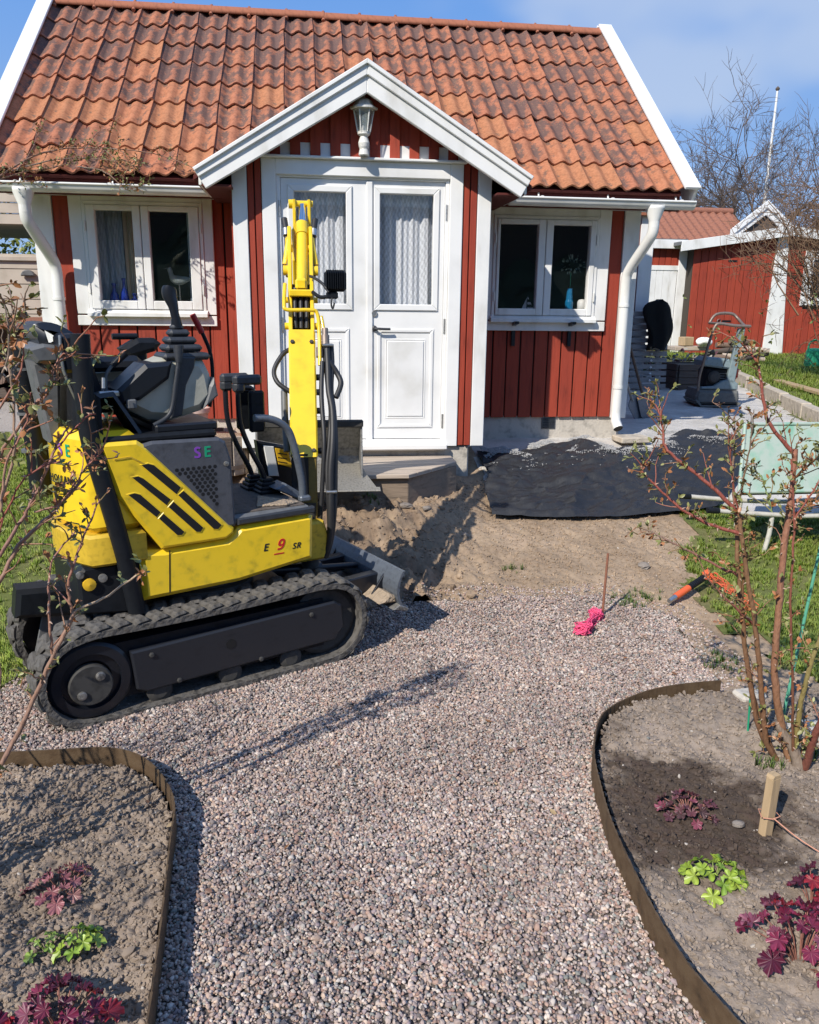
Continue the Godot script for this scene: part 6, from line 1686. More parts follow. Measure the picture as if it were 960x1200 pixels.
	var L = [
		[[Vector3(-1.72, 0.04, 4.84), Vector3(-1.65, 0.25, 4.81), Vector3(-1.599, 0.38, 4.8), Vector3(-1.515, 0.535, 4.76), Vector3(-1.424, 0.72, 4.74), Vector3(-1.355, 0.854, 4.72)], 0.0095, 0.007, C(0.22, 0.12, 0.09), C(0.33, 0.20, 0.14)],
		[[Vector3(-1.355, 0.854, 4.72), Vector3(-1.266, 0.888, 4.69), Vector3(-1.165, 0.957, 4.66)], 0.005, 0.003, C(0.42, 0.30, 0.2), C(0.5, 0.36, 0.24)],
		[[Vector3(-1.362, 0.854, 4.72), Vector3(-1.369, 0.919, 4.715), Vector3(-1.344, 1.004, 4.71), Vector3(-1.301, 1.101, 4.705), Vector3(-1.266, 1.172, 4.7)], 0.006, 0.002, C(0.30, 0.16, 0.1), C(0.36, 0.16, 0.14)],
		[[Vector3(-1.423, 0.735, 4.74), Vector3(-1.422, 0.879, 4.727), Vector3(-1.406, 0.995, 4.713), Vector3(-1.34, 1.081, 4.7)], 0.005, 0.002, C(0.30, 0.16, 0.1), C(0.36, 0.16, 0.14)],
		[[Vector3(-1.78, 0.04, 4.84), Vector3(-1.72, 0.60, 4.82), Vector3(-1.617, 0.836, 4.8), Vector3(-1.524, 0.968, 4.775), Vector3(-1.475, 1.06, 4.75), Vector3(-1.395, 1.135, 4.725), Vector3(-1.309, 1.226, 4.7)], 0.009, 0.005, C(0.22, 0.12, 0.09), C(0.36, 0.2, 0.14)],
		[[Vector3(-1.79, 0.04, 4.88), Vector3(-1.70, 0.75, 4.87), Vector3(-1.594, 0.952, 4.85), Vector3(-1.495, 1.059, 4.83), Vector3(-1.43, 1.158, 4.81), Vector3(-1.398, 1.219, 4.79), Vector3(-1.349, 1.326, 4.77), Vector3(-1.317, 1.381, 4.75)], 0.008, 0.003, C(0.2, 0.11, 0.09), C(0.34, 0.17, 0.13)],
		[[Vector3(-1.355, 1.322, 4.75), Vector3(-1.279, 1.4, 4.725), Vector3(-1.258, 1.408, 4.7)], 0.003, 0.002, red, red],
		[[Vector3(-1.80, 0.04, 4.9), Vector3(-1.68, 0.9, 4.87), Vector3(-1.527, 1.257, 4.85), Vector3(-1.463, 1.322, 4.837), Vector3(-1.384, 1.436, 4.825), Vector3(-1.345, 1.471, 4.812), Vector3(-1.316, 1.518, 4.8)], 0.007, 0.003, C(0.25, 0.16, 0.11), C(0.36, 0.17, 0.12)],
		[[Vector3(-1.349, 1.469, 4.8), Vector3(-1.324, 1.539, 4.793), Vector3(-1.3, 1.571, 4.787), Vector3(-1.282, 1.581, 4.78)], 0.004, 0.002, C(0.40, 0.22, 0.14), red],
		[[Vector3(-1.60, 0.9, 4.9), Vector3(-1.427, 1.277, 4.9), Vector3(-1.397, 1.441, 4.9), Vector3(-1.394, 1.561, 4.9), Vector3(-1.376, 1.642, 4.9), Vector3(-1.376, 1.726, 4.9)], 0.005, 0.002, C(0.36, 0.22, 0.15), C(0.30, 0.22, 0.17)],
		[[Vector3(-1.391, 1.58, 4.9), Vector3(-1.365, 1.637, 4.9), Vector3(-1.345, 1.662, 4.9), Vector3(-1.346, 1.686, 4.9)], 0.0025, 0.0015, old, old],
		[[Vector3(-1.392, 1.527, 4.9), Vector3(-1.403, 1.587, 4.9), Vector3(-1.4, 1.666, 4.9)], 0.0025, 0.0015, old, old],
		[[Vector3(-1.526, 1.104, 4.9), Vector3(-1.458, 1.169, 4.9), Vector3(-1.387, 1.277, 4.9), Vector3(-1.302, 1.318, 4.9)], 0.0035, 0.002, red, red],
		[[Vector3(-1.426, 1.152, 4.75), Vector3(-1.356, 1.174, 4.733), Vector3(-1.293, 1.264, 4.717), Vector3(-1.244, 1.308, 4.7)], 0.0035, 0.002, C(0.36, 0.2, 0.14), red],
		[[Vector3(-1.452, 1.412, 4.95), Vector3(-1.398, 1.472, 4.95), Vector3(-1.352, 1.551, 4.95), Vector3(-1.338, 1.629, 4.95)], 0.004, 0.002, C(0.36, 0.2, 0.14), red],
		[[Vector3(-1.437, 1.203, 4.95), Vector3(-1.408, 1.329, 4.95), Vector3(-1.357, 1.411, 4.95), Vector3(-1.337, 1.492, 4.95)], 0.004, 0.002, C(0.4, 0.25, 0.17), red],
		[[Vector3(-1.62, 1.1, 5.0), Vector3(-1.436, 1.478, 5.0), Vector3(-1.384, 1.526, 5.0), Vector3(-1.353, 1.611, 5.0), Vector3(-1.357, 1.704, 5.0)], 0.004, 0.002, C(0.3, 0.2, 0.14), old],
		[[Vector3(-1.519, 0.991, 4.9), Vector3(-1.454, 1.169, 4.9), Vector3(-1.454, 1.213, 4.9)], 0.003, 0.002, red, red],
	]
	for k in 12:  # the rest of the bush, mostly left of the picture
		var a = Vector3(-1.80 + rng.randf_range(-0.10, 0.05), 0.04, 4.85 + rng.randf_range(-0.08, 0.12))
		var e = a + Vector3(rng.randf_range(-0.7, 0.25), rng.randf_range(0.9, 1.7), rng.randf_range(-0.45, 0.45))
		var mdl = a.lerp(e, 0.5) + Vector3(rng.randfn(), rng.randfn(), rng.randfn()) * 0.08
		L.append([[a, mdl, e], 0.008, 0.002, C(0.22, 0.12, 0.09), C(0.36, 0.18, 0.13)])
	rose(t, L, 0.55, 0.35)
	rng.seed = 72
	t = thing("rose_bush", "rose bush behind the viewer whose shadow crosses the left bed", "rose bush", Vector3(-2.35, 0.03, 6.0), 0.0, "rose bushes")
	L = []
	for k in 18:
		var a = Vector3(-2.35 + rng.randf_range(-0.15, 0.15), 0.03, 6.0 + rng.randf_range(-0.15, 0.15))
		var e = a + Vector3(rng.randf_range(-0.5, 0.5), rng.randf_range(0.8, 1.5), rng.randf_range(-0.5, 0.5))
		L.append([[a, a.lerp(e, 0.5) + Vector3(rng.randfn(), rng.randfn(), rng.randfn()) * 0.08, e], 0.010, 0.003, brown, tan])
	rose(t, L, 0.5, 0.2)
	rng.seed = 73
	t = thing("climbing_rose", "thin rose stems trailing over the eave tiles above the gutter", "climbing plant", Vector3(-3.2, 0.6, 0.5))
	rose(t, [
		[[Vector3(-2.70, 2.60, 0.56), Vector3(-2.40, 2.70, 0.44), Vector3(-2.10, 2.70, 0.44), Vector3(-1.85, 2.64, 0.50)], 0.006, 0.002, old, C(0.26, 0.12, 0.07)],
		[[Vector3(-3.2, 0.6, 0.55), Vector3(-3.12, 1.6, 0.62), Vector3(-2.98, 2.36, 0.76), Vector3(-2.851, 2.487, 0.711), Vector3(-2.786, 2.543, 0.641), Vector3(-2.632, 2.695, 0.45), Vector3(-2.448, 2.775, 0.349), Vector3(-2.19, 2.801, 0.316), Vector3(-1.895, 2.784, 0.338), Vector3(-1.687, 2.741, 0.392), Vector3(-1.493, 2.661, 0.492)], 0.011, 0.003, C(0.25, 0.15, 0.10), C(0.22, 0.11, 0.07)],
		[[Vector3(-3.2, 0.6, 0.5), Vector3(-3.1, 1.7, 0.6), Vector3(-2.96, 2.36, 0.72), Vector3(-2.86, 2.478, 0.689), Vector3(-2.655, 2.581, 0.561), Vector3(-2.433, 2.638, 0.489), Vector3(-2.323, 2.692, 0.421), Vector3(-2.136, 2.736, 0.366)], 0.010, 0.003, C(0.25, 0.15, 0.10), C(0.24, 0.12, 0.07)],
		[[Vector3(-2.86, 2.47, 0.70), Vector3(-2.70, 2.50, 0.66), Vector3(-2.50, 2.52, 0.64)], 0.006, 0.002, C(0.25, 0.15, 0.10), C(0.24, 0.12, 0.07)],
		[[Vector3(-2.687, 2.587, 0.585), Vector3(-2.635, 2.804, 0.313), Vector3(-2.677, 2.993, 0.075)], 0.004, 0.0015, old, C(0.30, 0.13, 0.08)],
		[[Vector3(-2.271, 2.782, 0.339), Vector3(-2.214, 2.937, 0.146), Vector3(-2.099, 2.981, 0.089)], 0.004, 0.0015, old, C(0.30, 0.13, 0.08)],
		[[Vector3(-2.30, 2.64, 0.49), Vector3(-2.122, 2.615, 0.518), Vector3(-1.984, 2.516, 0.643), Vector3(-1.917, 2.47, 0.70), Vector3(-1.781, 2.529, 0.625)], 0.005, 0.0015, old, C(0.30, 0.13, 0.08)],
		[[Vector3(-2.16, 2.80, 0.32), Vector3(-2.06, 2.72, 0.40), Vector3(-2.02, 2.62, 0.52), Vector3(-1.96, 2.56, 0.58)], 0.004, 0.0015, old, C(0.30, 0.13, 0.08)],
		[[Vector3(-2.10, 2.80, 0.32), Vector3(-2.00, 2.77, 0.37), Vector3(-1.97, 2.70, 0.45), Vector3(-1.90, 2.66, 0.50)], 0.004, 0.0015, old, C(0.34, 0.15, 0.09)],
	], 1.1, 0.2)
	for g in [[Vector3(1.135, 0.05, 4.30), Vector3(1.245, 0.90, 4.24), 0.0065, "tall green plastic garden cane leaning beside the rose bush"], [Vector3(1.035, 0.05, 4.25), Vector3(1.022, 0.29, 4.25), 0.004, "short dark green garden cane at the foot of the rose bush"]]:
		tube([g[0], (g[0] as Vector3).lerp(g[1], 0.5), g[1]], [g[2], g[2], g[2] * 0.8], 10)
		single("garden_cane", "stake_green" if g[2] > 0.005 else "green_plastic", g[3], "garden cane", "garden canes")
	# bare tree, hedge tangle, evergreen, hedge behind the camera
	rng.seed = 80
	var tr = thing("bare_tree", "leafless spring tree with fine twigs behind the red shed", "tree", Vector3(13.9, 0.2, -19.5))
	var out = []
	twigs(Vector3(13.9, 0.2, -19.5), Vector3(0.0, 1, 0.02), 2.2, 0.17, 0, out)
	var top: Vector3 = out[0][0][3]
	tube(out[0][0], [0.19, 0.16, 0.14, 0.12], 10); part("trunk", "bark", tr)
	out = []
	for k in 11:
		var a = TAU * k / 11.0
		twigs(top - Vector3(0, rng.randf_range(0.0, 0.9), 0), Vector3(cos(a) * rng.randf_range(0.45, 1.25), 0.9, sin(a) * 0.9).normalized(), rng.randf_range(1.8, 2.7), 0.047, 6, out)
	for b in out: tube(b[0], [b[1], b[1] * 0.85, b[1] * 0.75, b[1] * 0.6] if b[2] > 0 else [0.007, 0.006, 0.005, 0.003], 4 if b[2] > 2 else 3, false)
	part("crown", "branch", tr).set_meta("kind", "stuff")
	rng.seed = 81
	tr = thing("bare_shrub", "dense brown leafless shrub in front of the red shed's window", "shrub", Vector3(7.75, 0.68, -4.3))
	out = []
	for k in 26:
		var a = TAU * k / 26.0
		twigs(Vector3(7.75 + cos(a) * 0.2, 0.65, -4.3 + sin(a) * 0.2), Vector3(cos(a) * 0.42 - 0.22, 1, sin(a) * 0.35).normalized(), 1.32, 0.022, 5, out, 0.010)
	for b in out:
		if b[0][3].x > 6.25 + 0.85 * smoothstep(2.6, 1.7, b[0][3].y): tube(b[0], [b[1], b[1] * 0.85, b[1] * 0.7, b[1] * 0.5] if b[2] > 1 else [0.0045, 0.004, 0.0035, 0.002], 3, false)
	part("crown", "twig_brown", tr).set_meta("kind", "stuff")
	K = Color.WHITE
	for k in 220:
		var b = out[rng.randi() % out.size()]
		if b[2] < 2 and b[0][3].y < 1.9:
			K = C(0.14, 0.17, 0.05)
			for j in 4: leaflet(b[0][3], Vector3(rng.randfn(), rng.randfn(), rng.randfn()).normalized(), 0.06)
	part("foliage", "leaf_vc", tr).set_meta("kind", "stuff")
	rng.seed = 82
	for e in [[-6.1, -8.2, 1.6, 2.5, "rounded green bush seen through the gap of the beige carport", 0], [-4.0, -8.6, 1.3, 2.4, "brown twiggy bush beside the green one behind the beige carport", 1]]:
		tr = thing("garden_bush", e[4], "bush", Vector3(e[0], 0.7, e[1]), 0.0, "bushes behind the carport")
		local()
		for k in 2600:
			var d = Vector3(rng.randfn(), rng.randfn(), rng.randfn()).normalized() * pow(rng.randf(), 0.4)
			var p = Vector3(d.x * e[2], 1.5 + d.y * 1.4, d.z * e[2])
			K = C(0.10, 0.15, 0.03).lerp(C(0.20, 0.22, 0.05), rng.randf()) if e[5] == 0 else C(0.16, 0.12, 0.09).lerp(C(0.22, 0.18, 0.11), rng.randf())
			leaflet(p, Vector3(rng.randfn(), rng.randfn(), rng.randfn()).normalized(), 0.11)
		part("foliage", "leaf_vc", tr).set_meta("kind", "stuff")
		tube([Vector3(0, -0.1, 0), Vector3(0.02, 1.2, 0)], [0.07, 0.05], 8); part("trunk", "bark", tr)
	rng.seed = 83
	var hedge = thing("tall_hedge", "tall dark garden hedge behind the viewer, mirrored in the window panes", "hedge", Vector3(0, 0, 17))
	surf(func(u, v):
		var a = lerp(-0.2, 1.2, u)
		var x = lerp(-24.0, 24.0, u)
		var h = 3.2 + 1.4 * noise_a.get_noise_2d(x * 40, 3) + 0.7 * noise_b.get_noise_2d(x * 200, 9)
		var y = h * v
		return Vector3(x, y, 17.0 + 2.2 * v * v + 0.7 * noise_b.get_noise_2d(x * 90, y * 90)), 120, 20)
	part("foliage", "dark_leaf", hedge)
	span(Vector3(-24, 0, 19.4), Vector3(24, 4.5, 19.6)); part("stems", "branch", hedge)

# ---------------------------------------------------------------- things about the yard
func lantern():
	var t = thing("wall_lantern", "white six sided lantern mounted above the double doors", "lantern", Vector3(-0.262, 2.708, 0.905))
	local()
	var I = Transform3D.IDENTITY
	lathe([Vector2(0.030, 0.0), Vector2(0.038, 0.008), Vector2(0.034, 0.03), Vector2(0.030, 0.045), Vector2(0.036, 0.06), Vector2(0.040, 0.085), Vector2(0.030, 0.115), Vector2(0.026, 0.125), Vector2(0.034, 0.132), Vector2(0.044, 0.14), Vector2(0.044, 0.148), Vector2(0.001, 0.148)], 14, I, false); part("stem", "cast_white", t)
	lathe([Vector2(0.046, 0.148), Vector2(0.048, 0.158), Vector2(0.040, 0.160)], 6); lathe([Vector2(0.070, 0.292), Vector2(0.074, 0.302), Vector2(0.001, 0.304)], 6)
	for k in 6:
		var a = TAU * k / 6.0
		tube([Vector3(cos(a) * 0.044, 0.155, sin(a) * 0.044), Vector3(cos(a) * 0.070, 0.296, sin(a) * 0.070)], 0.0048, 6)
	part("cage", "cast_white", t)
	for k in 6:
		var a = TAU * k / 6.0; var b = TAU * (k + 1) / 6.0
		poly([Vector3(cos(a) * 0.041, 0.16, sin(a) * 0.041), Vector3(cos(b) * 0.041, 0.16, sin(b) * 0.041), Vector3(cos(b) * 0.066, 0.292, sin(b) * 0.066), Vector3(cos(a) * 0.066, 0.292, sin(a) * 0.066)], Vector3(0, 0.22, 0)); part("pane", "lens", t)
	lathe([Vector2(0.018, 0.155), Vector2(0.018, 0.195), Vector2(0.001, 0.195)], 12); part("socket", "cast_white", t)
	lathe([Vector2(0.014, 0.195), Vector2(0.024, 0.22), Vector2(0.026, 0.24), Vector2(0.018, 0.26), Vector2(0.001, 0.268)], 14, I, true); part("bulb", "lens", t)
	lathe([Vector2(0.088, 0.296), Vector2(0.096, 0.300), Vector2(0.096, 0.312), Vector2(0.078, 0.316), Vector2(0.066, 0.335), Vector2(0.055, 0.355), Vector2(0.034, 0.368), Vector2(0.012, 0.372), Vector2(0.010, 0.382), Vector2(0.004, 0.395), Vector2(0.001, 0.398)], 6); part("cap", "cast_white", t)
	span(Vector3(-0.035, 0.01, -0.10), Vector3(0.035, 0.10, -0.075), 0.006); tube([Vector3(0, 0.05, -0.08), Vector3(0, 0.06, 0.0)], 0.012, 8); part("wall_plate", "cast_white", t)

func folds(x0: float, x1: float, y0: float, y1: float, z: float, n: float, amp: float):
	surf(func(u, v): return Vector3(lerp(x0, x1, u) , lerp(y0, y1, v), z + amp * sin(u * TAU * n + 0.6 * sin(v * 2.0)) * (0.6 + 0.4 * sin(u * 9.0)) + amp * 0.3 * sin(u * TAU * n * 2.3 + 1.0)), int(n * 14), 6)

func window_things():
	folds(-0.80, -0.34, 1.62, 2.54, 0.66, 5.0, 0.020); single("lace_curtain", "lace", "white lace curtain behind the pane of the door leaf beside the yellow boom", "curtain", "lace door curtains")
	folds(-0.18, 0.30, 1.62, 2.54, 0.66, 5.0, 0.020); single("lace_curtain", "lace", "white lace curtain behind the pane of the door leaf with the handle", "curtain", "lace door curtains")
	folds(-2.37, -2.16, 1.66, 2.45, -0.20, 2.0, 0.012); single("window_curtain", "blue_lace", "pale blue lace curtain behind the blue bottles", "curtain", "curtains of the window above the excavator")
	folds(-2.16, -2.06, 1.66, 2.45, -0.23, 2.0, 0.020); single("window_curtain", "cream_cloth", "gathered cream curtain beside the pale blue lace one", "curtain", "curtains of the window above the excavator")
	folds(-1.645, -1.55, 1.66, 2.45, -0.20, 1.0, 0.012); single("window_curtain", "blue_lace", "narrow blue grey curtain edge behind the carved gull", "curtain", "curtains of the window above the excavator")
	var sill = 1.652
	for b in [[-2.245, 0.040, 0.14, "square shouldered dark blue bottle, first of three on the window board"], [-2.165, 0.034, 0.17, "tallest dark blue bottle, between two others on the window board"], [-2.085, 0.042, 0.085, "low wide blue glass pot on the window board"]]:
		var r: float = b[1]; var h: float = b[2] * 1.4
		lathe([Vector2(0.001, 0.0), Vector2(r, 0.002), Vector2(r * 1.02, h * 0.35), Vector2(r * 0.9, h * 0.52), Vector2(r * 0.38, h * 0.68), Vector2(r * 0.34, h * 0.9), Vector2(r * 0.5, h * 0.94), Vector2(r * 0.5, h), Vector2(0.001, h)], 16, Transform3D(Basis.IDENTITY, Vector3(b[0], sill, -0.12)), true)
		single("blue_bottle", "bottle_blue", b[3], "bottle", "blue glass on the window board")
	# carved gull on two legs
	var g = thing("carved_gull", "grey wooden gull on a stand behind the window pane", "bird figurine", Vector3(-1.72, sill, -0.12))
	local()
	tube(cat([Vector3(0.115, 0.245, 0), Vector3(0.06, 0.235, 0), Vector3(0.0, 0.225, 0), Vector3(-0.045, 0.24, 0), Vector3(-0.062, 0.27, 0), Vector3(-0.070, 0.305, 0), Vector3(-0.082, 0.325, 0)], 4), [0.002, 0.008, 0.013, 0.018, 0.023, 0.028, 0.032, 0.035, 0.037, 0.037, 0.036, 0.034, 0.031, 0.028, 0.025, 0.022, 0.020, 0.019, 0.019, 0.020, 0.021, 0.021, 0.020, 0.016, 0.006], 12); part("body", "gull", g)
	tube([Vector3(-0.088, 0.322, 0), Vector3(-0.125, 0.315, 0)], [0.006, 0.0015], 6); part("beak", "mid_grey", g)
	for z in [-0.014, 0.014]:
		tube([Vector3(0, 0.20, z), Vector3(0, 0.02, z)], 0.003, 6); part("leg", "mid_grey", g)
	span(Vector3(-0.05, 0.0, -0.03), Vector3(0.05, 0.02, 0.03), 0.004); part("base", "dark_wood", g)
	sill = 1.637
	var s = thing("toy_sailboat", "small striped toy sailing boat on the window board", "toy boat", Vector3(1.24, sill, -0.12))
	local()
	prism([Vector2(-0.07, 0.03), Vector2(-0.05, 0.0), Vector2(0.05, 0.0), Vector2(0.07, 0.03)], -0.014, 0.014, 0.004); part("hull", "red_plastic", s)
	tube([Vector3(0, 0.03, 0), Vector3(0, 0.16, 0)], 0.002, 6); part("mast", "mid_grey", s)
	for k in 5:
		var y = 0.04 + k * 0.022
		prism([Vector2(0.004, y), Vector2(0.065 - k * 0.012, y), Vector2(0.055 - k * 0.012, y + 0.02), Vector2(0.004, y + 0.02)], -0.001, 0.001); part("sail", "sail" if k % 2 == 0 else "print_black", s)
	prism([Vector2(-0.004, 0.04), Vector2(-0.05, 0.04), Vector2(-0.004, 0.14)], -0.001, 0.001); part("sail", "sail", s)
	var v = thing("blue_vase", "bright blue vase holding a dried white flower ball", "vase", Vector3(1.625, sill, -0.13))
	local()
	lathe([Vector2(0.001, 0.0), Vector2(0.036, 0.002), Vector2(0.036, 0.11), Vector2(0.030, 0.13), Vector2(0.024, 0.22), Vector2(0.026, 0.225), Vector2(0.001, 0.225)], 16, Transform3D.IDENTITY, false); part("vase", "vase_blue", v)
	rng.seed = 4
	tube([Vector3(0, 0.2, 0), Vector3(0, 0.36, 0)], 0.003, 6); part("stem", "green_print", v)
	K = C(0.30, 0.36, 0.30)
	for k in 60:
		var d = Vector3(rng.randfn(), rng.randfn() * 0.9, rng.randfn() * 0.5).normalized()
		leaflet(Vector3(0.01, 0.42, 0) + Vector3(d.x * 0.11, d.y * 0.07, d.z * 0.05) * rng.randf_range(0.5, 1.0), d, 0.028)
	part("flower", "leaf_vc", v).set_meta("kind", "stuff")
	lathe([Vector2(0.001, 0.0), Vector2(0.04, 0.0), Vector2(0.042, 0.11), Vector2(0.03, 0.13), Vector2(0.001, 0.135)], 16, Transform3D(Basis.IDENTITY, Vector3(1.74, sill, -0.12)), true); single("white_jar", "white", "white lidded jar beside the blue vase", "jar")

func step():
	var t = thing("wooden_step", "grey weathered wooden deck step with cut corners before the doors", "step", Vector3(-0.25, 0.3, 1.1))
	var yt = 0.562
	var L = [[0.84, 0.96, 0.44], [0.965, 1.085, 0.42], [1.09, 1.21, 0.36], [1.215, 1.335, 0.24], [1.34, 1.46, 0.12], [1.465, 1.54, 0.0]]
	for k in L.size():
		var z0: float = L[k][0]; var z1: float = L[k][1]
		var e0 = 0.42 if k < 2 else lerp(0.42, 0.0, (z0 - 1.09) / 0.45); var e1 = 0.42 if k < 2 else lerp(0.42, 0.0, (z1 - 1.09) / 0.45)
		prism([Vector2(-0.5 - e0, z0), Vector2(e0, z0), Vector2(e1, z1), Vector2(-0.5 - e1, z1)], -(yt), -(yt - 0.03), 0.004, Transform3D(Basis(Vector3(1, 0, 0), Vector3(0, 0, 1), Vector3(0, -1, 0)), Vector3.ZERO)); part("plank", "grey_wood", t)
	span(Vector3(-0.52, 0.25, 1.47), Vector3(0.0, yt - 0.032, 1.50), 0.003); part("fascia", "step_side", t)
	var d = Vector3(0.42, 0, -0.40).normalized(); var len = 0.58
	for s in [1.0, -1.0]:
		var a = Vector3(-0.01, 0.40, 1.49) if s > 0 else Vector3(-0.51, 0.40, 1.49)
		var dir = Vector3(d.x * s, 0, d.z)
		bx(a + dir * len * 0.5, Vector3(len, 0.26, 0.028), 0.003, Basis(dir, Vector3.UP, dir.cross(Vector3.UP))); part("fascia", "step_side", t)

func sheet():
	# black weed membrane lying over the bank, its rim uneven
	var lo = [Vector2(0.60, 1.60), Vector2(1.0, 1.63), Vector2(1.5, 1.63), Vector2(2.0, 1.57), Vector2(2.35, 1.49), Vector2(2.62, 1.20), Vector2(2.9, 0.9), Vector2(3.2, 0.55), Vector2(3.3, 0.4)]
	var hi = [Vector2(0.60, 0.40), Vector2(1.0, 0.46), Vector2(1.34, 0.34), Vector2(1.6, 0.27), Vector2(1.77, 0.20), Vector2(1.9, 0.36), Vector2(2.1, 0.36), Vector2(2.3, 0.44), Vector2(2.55, 0.10), Vector2(2.8, 0.0), Vector2(3.1, 0.12), Vector2(3.3, 0.30)]
	var at = func(a: Array, x: float) -> float:
		for i in a.size() - 1:
			if x <= a[i + 1].x: return lerp(a[i].y, a[i + 1].y, clamp((x - a[i].x) / (a[i + 1].x - a[i].x), 0.0, 1.0))
		return a[-1].y
	surf(func(u, v):
		var x0 = lerp(0.615, 3.3, u)
		var z = lerp(at.call(lo, x0), at.call(hi, x0), v) + 0.004 * sin(x0 * 13.0)
		var x = x0 + 0.06 * (v - 0.5) * sin(x0 * 3.0) + 0.075 * v * (1.0 - v) * smoothstep(1.0, 0.6, x0) + 0.075 * smoothstep(0.35, 0.6, v) * smoothstep(0.9, 0.6, x0)
		var wr = 0.050 * abs(noise_a.get_noise_2d(x * 200 + z * 130, z * 330)) + 0.024 * abs(noise_b.get_noise_2d(x * 190 + 50, z * 520)) + 0.014 * sin((x * 0.8 + z) * 9.0 + 3.0 * noise_a.get_noise_2d(x * 90, z * 90))
		wr += 0.022 * pow(1.0 - abs(noise_a.get_noise_2d(x * 110 + 30.0, z * 260 + x * 80)), 7.0)
		var y = base_h(x, z) + 0.034 + wr * smoothstep(0.0, 0.06, min(v, 1.0 - v) + 0.02)
		y += 0.05 * exp(-pow((x - 2.93) / 0.10, 2) - pow((z - 0.16) / 0.07, 2))
		return Vector3(x, y, z), 170, 70)
	single("weed_membrane", "geotextile", "black weed membrane spread over the bank beside the porch", "ground sheet")
	# stone dust that has been tipped over its upper rim
	var stf = []; var cols = []
	rng.seed = 14
	for k in 20000:
		var x = rng.randf_range(0.75, 3.3); var z = at.call(hi, x) + abs(rng.randfn()) * 0.15 - 0.08
		var patch = noise_a.get_noise_2d(x * 300, z * 500)
		if patch < 0.02: continue
		var s = rng.randf_range(0.006, 0.014)
		stf.append(Transform3D(Basis(Vector3(rng.randfn(), rng.randfn(), rng.randfn()).normalized(), rng.randf() * 6.0).scaled_local(Vector3.ONE * s), Vector3(x, base_h(x, z) + 0.052 + 0.03 * patch, z))); cols.append(G(rng.randf_range(0.26, 0.44)))
	tag(stuff("stone_dust", stone_mesh(88, Vector3(1, 0.8, 0.9), 0.5), "stone", stf, cols, self), "grey stone grit spilled along the membrane's upper edge", "grit", "", "stuff")
	for w in [[1.15, 0.42, 0.10, 0.05], [0.95, 0.30, 0.13, 0.09], [1.55, 0.20, 0.12, 0.05], [2.05, 0.26, 0.18, 0.08]]:
		pass

